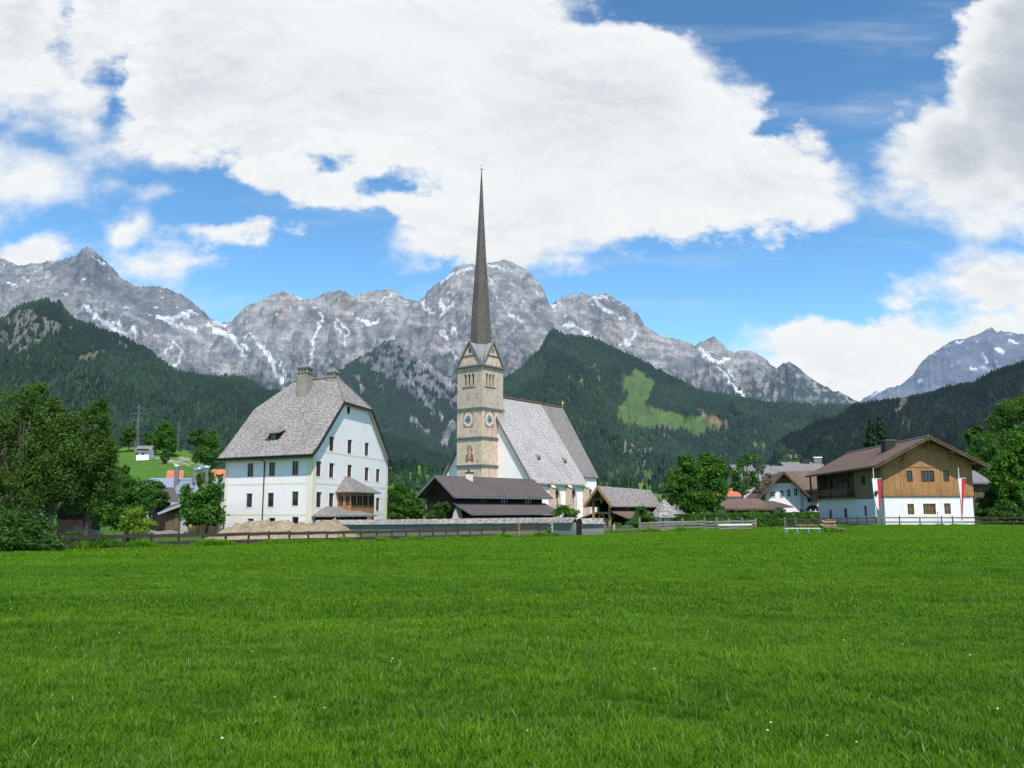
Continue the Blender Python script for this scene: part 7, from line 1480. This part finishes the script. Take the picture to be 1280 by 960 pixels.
for k, (lb, px, Y, top, w, base) in enumerate([('left spruce of the pair behind the chalet roof', 1092, 150, 524, 17, 600), ('right spruce of the pair behind the chalet roof', 1104, 152, 521, 19, 600)]):
    b = plan(px, Y, 600); r = np.random.default_rng(130+k); zt = at(px, top, Y)[2]; z0 = g(*b); root = thing('spruce', lb, 'spruce', (*b, z0)); n = 15000
    hgt = zt-z0; tt_ = r.random(n)**.7; ang = r.random(n)*6.283; lay = np.floor(tt_*16)/16; rad = (tt_*.9+.04)*w*Y/F*1.5*(1-.35*((tt_*16) % 1))*r.uniform(.3, 1, n)**.5*(1+.3*np.sin(ang*3+lay*40))
    P_ = np.stack([b[0]+rad*np.cos(ang), b[1]+rad*np.sin(ang), zt-tt_*hgt*.72-rad*.18], -1); N_ = np.stack([np.cos(ang), np.sin(ang), np.full(n, .6)], -1)
    leaves('crown', P_, N_, .16, M['needle'], root, r); MB().tube([(*b, z0-.2), (*b, zt-.2)], [.22, .03], 7).build('trunk', M['bark'], root)
tree('dark tall tree at the right edge behind the round maple', 1268, 655, 140, [(1262, 515, 22, 18), (1285, 510, 26, 22), (1270, 545, 30, 26), (1290, 575, 40, 40), (1245, 530, 12, 14)], M['leaf_olive'], .22, 15000, 140, .3, nclump=50)
tree('round compact tree with fine foliage beside the chalet', 1228, 655, 128, [(1229, 562, 20, 25), (1216, 575, 13, 14), (1240, 575, 14, 20), (1228, 590, 18, 16)], M['leaf_mid'], .15, 13000, 141, .2, clump=.25, nclump=80)
tree('bright green maple at the right edge of the picture', 1272, 660, 104, [(1272, 560, 18, 20), (1258, 585, 20, 22), (1285, 590, 26, 36), (1262, 615, 24, 24), (1248, 600, 11, 14), (1285, 545, 18, 20)], M['leaf_bright'], .19, 17000, 142, .22, nclump=54)
bush('green bush filling the corner right of the chalet', 1236, 655, 106, [(1236, 625, 16, 14), (1228, 640, 14, 10), (1250, 640, 16, 12), (1242, 612, 10, 8)], M['leaf_dark'], .16, 6500, 143)
bush('dark shrubbery behind the right end of the rail fence', 1262, 658, 102, [(1262, 640, 20, 16), (1285, 640, 24, 22), (1240, 648, 12, 8)], M['leaf_dark'], .15, 7500, 144)
tree('small dark conifer-like tree right of the round tree', 1214, 655, 150, [(1214, 545, 9, 12), (1222, 538, 8, 8)], M['leaf_dark'], .2, 2000, 145, .15)
# trees on the left meadow hill
for k, (lb, px, t_, blobs, mt, n) in enumerate([
    ('dark round tree on the meadow hill left of the pylon', 161, .93, [(161, 543, 10, 13), (155, 550, 7, 8)], M['leaf_dark'], 2600),
    ('big round tree on the meadow hill behind the hillside house', 207, .88, [(207, 545, 15, 18), (197, 553, 10, 12), (214, 556, 10, 12), (206, 532, 9, 8)], M['leaf_mid'], 5200),
    ('dark tree left of the big round hill tree', 190, .90, [(190, 553, 9, 9), (184, 548, 6, 8)], M['leaf_dark'], 2200),
    ('dark green hill tree left of the white house roof', 245, .95, [(243, 548, 9, 11), (251, 546, 10, 11)], M['leaf_dark'], 3000),
    ('lighter hill tree close to the white house roof', 264, .93, [(264, 550, 10, 14), (260, 562, 10, 12), (270, 565, 9, 12)], M['leaf_mid'], 3600),
    ('grey green hill tree just behind the eaves of the white house', 262, .80, [(258, 568, 12, 12), (268, 576, 12, 12), (248, 572, 8, 8)], M['leaf_dark'], 3000),
    ('small pine below the hillside house', 206, .70, [(206, 572, 5, 7), (206, 566, 3, 5)], M['leaf_dark'], 900)]):
    c = hz(G1, px, t_); tree(lb, px, 560, c[1], blobs, mt, .45, n, 150+k, .35, zbase=c[2]-.5, clump=.4, group=None)
for k, (lb, px, t_, blobs) in enumerate([
    ('small dark tree group on the far meadow above the pavilion roof', 787, .86, [(787, 602, 5, 7), (782, 606, 5, 4)]),
    ('tiny dark spruce standing alone on the far meadow', 811, .92, [(811, 603, 2.2, 5)]),
    ('broad dark bush on the far meadow left of the pavilion', 770, .8, [(772, 607, 9, 3.5), (764, 608, 5, 3)]),
    ('dark tree beside the double maple on the far meadow', 833, .92, [(833, 600, 4, 7)]),
    ('lone dark tree on the meadow right of the white house', 495, .85, [(495, 590, 4, 6), (500, 592, 4, 4)]),
    ('darker tree in the meadow gap left of the barn', 524, .75, [(524, 598, 9, 6), (514, 601, 7, 4)])]):
    c = hz(G2, px, t_); tree(lb, px, 600, c[1], blobs, M['leaf_dark'], .6, 1300, 170+k, .4, zbase=c[2]-.5, clump=.4)
# clipped hedge
a, b = plan(845, 88.5, 660), plan(1021, 97, 660); r = np.random.default_rng(9); d = b-a; L = np.linalg.norm(d); d /= L; nn_ = V((-d[1], d[0])); root = thing('hedge', 'long clipped light green hedge behind the plank fence', 'hedge', (*((a+b)/2), 0))
n = 30000; s = r.random(n)*L; face = r.random(n); h = 1.42; w = 1.0; z = np.where(face < .6, r.random(n)*h, h+r.normal(size=n)*.04); o = np.where(face < .6, -w/2+r.normal(size=n)*.04, (r.random(n)-.5)*w)
x = a[0]+d[0]*s+nn_[0]*o; y = a[1]+d[1]*s+nn_[1]*o; zg_ = g(x, y); bump_ = .09*fbm(s*1.3, z*1.5, 3, 5); P_ = np.stack([x, y+bump_*2, zg_+z+bump_], -1); N_ = np.where((face < .6)[:, None], np.array([0, -1, .3]), np.array([0, 0, 1.]))
leaves('foliage', P_, N_, .085, M['hedge_leaf'], root, r, np.clip(.5+.9*fbm(s*.6, z, 3, 8)+.3*(r.random(n)-.5), 0, 1))
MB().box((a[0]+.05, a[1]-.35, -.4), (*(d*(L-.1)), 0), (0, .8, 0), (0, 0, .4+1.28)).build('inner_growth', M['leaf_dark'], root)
# rough grass along the fences
def verge(label, p0, p1, n, seed, hh):
    r = np.random.default_rng(seed); s = r.random(n); P_ = np.array(p0)+(np.array(p1)-np.array(p0))*s[:, None]+r.normal(size=(n, 2))*np.array([.1, .28]); k = .55+.5*np.clip(fbm(P_[:, 0]/1.5, P_[:, 1]*0, 3, seed), -1, 1)
    gn_instances('fence_weeds', np.stack([P_[:, 0], P_[:, 1], g(P_[:, 0], P_[:, 1])-.02], -1), np.maximum(.35, k*2)*hh*r.uniform(.7, 1.3, n), [tuft(60+seed+q, 26, .14, .12, .30, .018, .8) for q in range(3)], M['grass'], label, 'weeds', seed, tilt=.2)
pts = [plan(x, fence_y(x)-.25, 680) for x in (0, 150, 400, 690)]
for i, (p, q) in enumerate(zip(pts[:-1], pts[1:])): verge(['long grass along the left end of the fence', 'long grass along the middle of the left fence', 'long grass along the fence before the barn'][i], p, q, (600, 700, 700)[i], 30+i, (1.2, .95, .95)[i])
verge('rough grass along the foot of the right hand fences', plan(757, 77, 665), plan(945, 84, 665), 700, 40, .9)
verge('rough grass along the foot of the chalet fence', plan(981, 83, 665), plan(1240, 96, 655), 900, 41, .8)

# kinds that come more than once share a group
GROUPS = {'flagpole': 'flagpoles before the chalet', 'flag': 'banners before the chalet', 'pylon': 'power pylons', 'spruce': 'spruces behind the chalet', 'village_house': 'village houses behind the hedge and the trees', 'earth_mound': 'heaps of dug earth',
 'churchyard_wall': 'churchyard wall pieces', 'rail_fence': 'rail fences around the field', 'plank_fence': 'plank fences along the field', 'bench_table': 'low benches in the grass', 'trestle_table': 'trestle tables in the grass',
 'fruit_tree': 'fruit trees before the village roofs', 'tree': 'leafy trees in and around the village', 'bush': 'bushes around the field', 'shrub': 'shrubs beside the houses', 'barn': 'dark timber barns'}
for o in list(COL.objects):
    k = o.name.split('.')[0]
    if o.parent is None and k in GROUPS and 'label' in o: o['group'] = GROUPS[k]
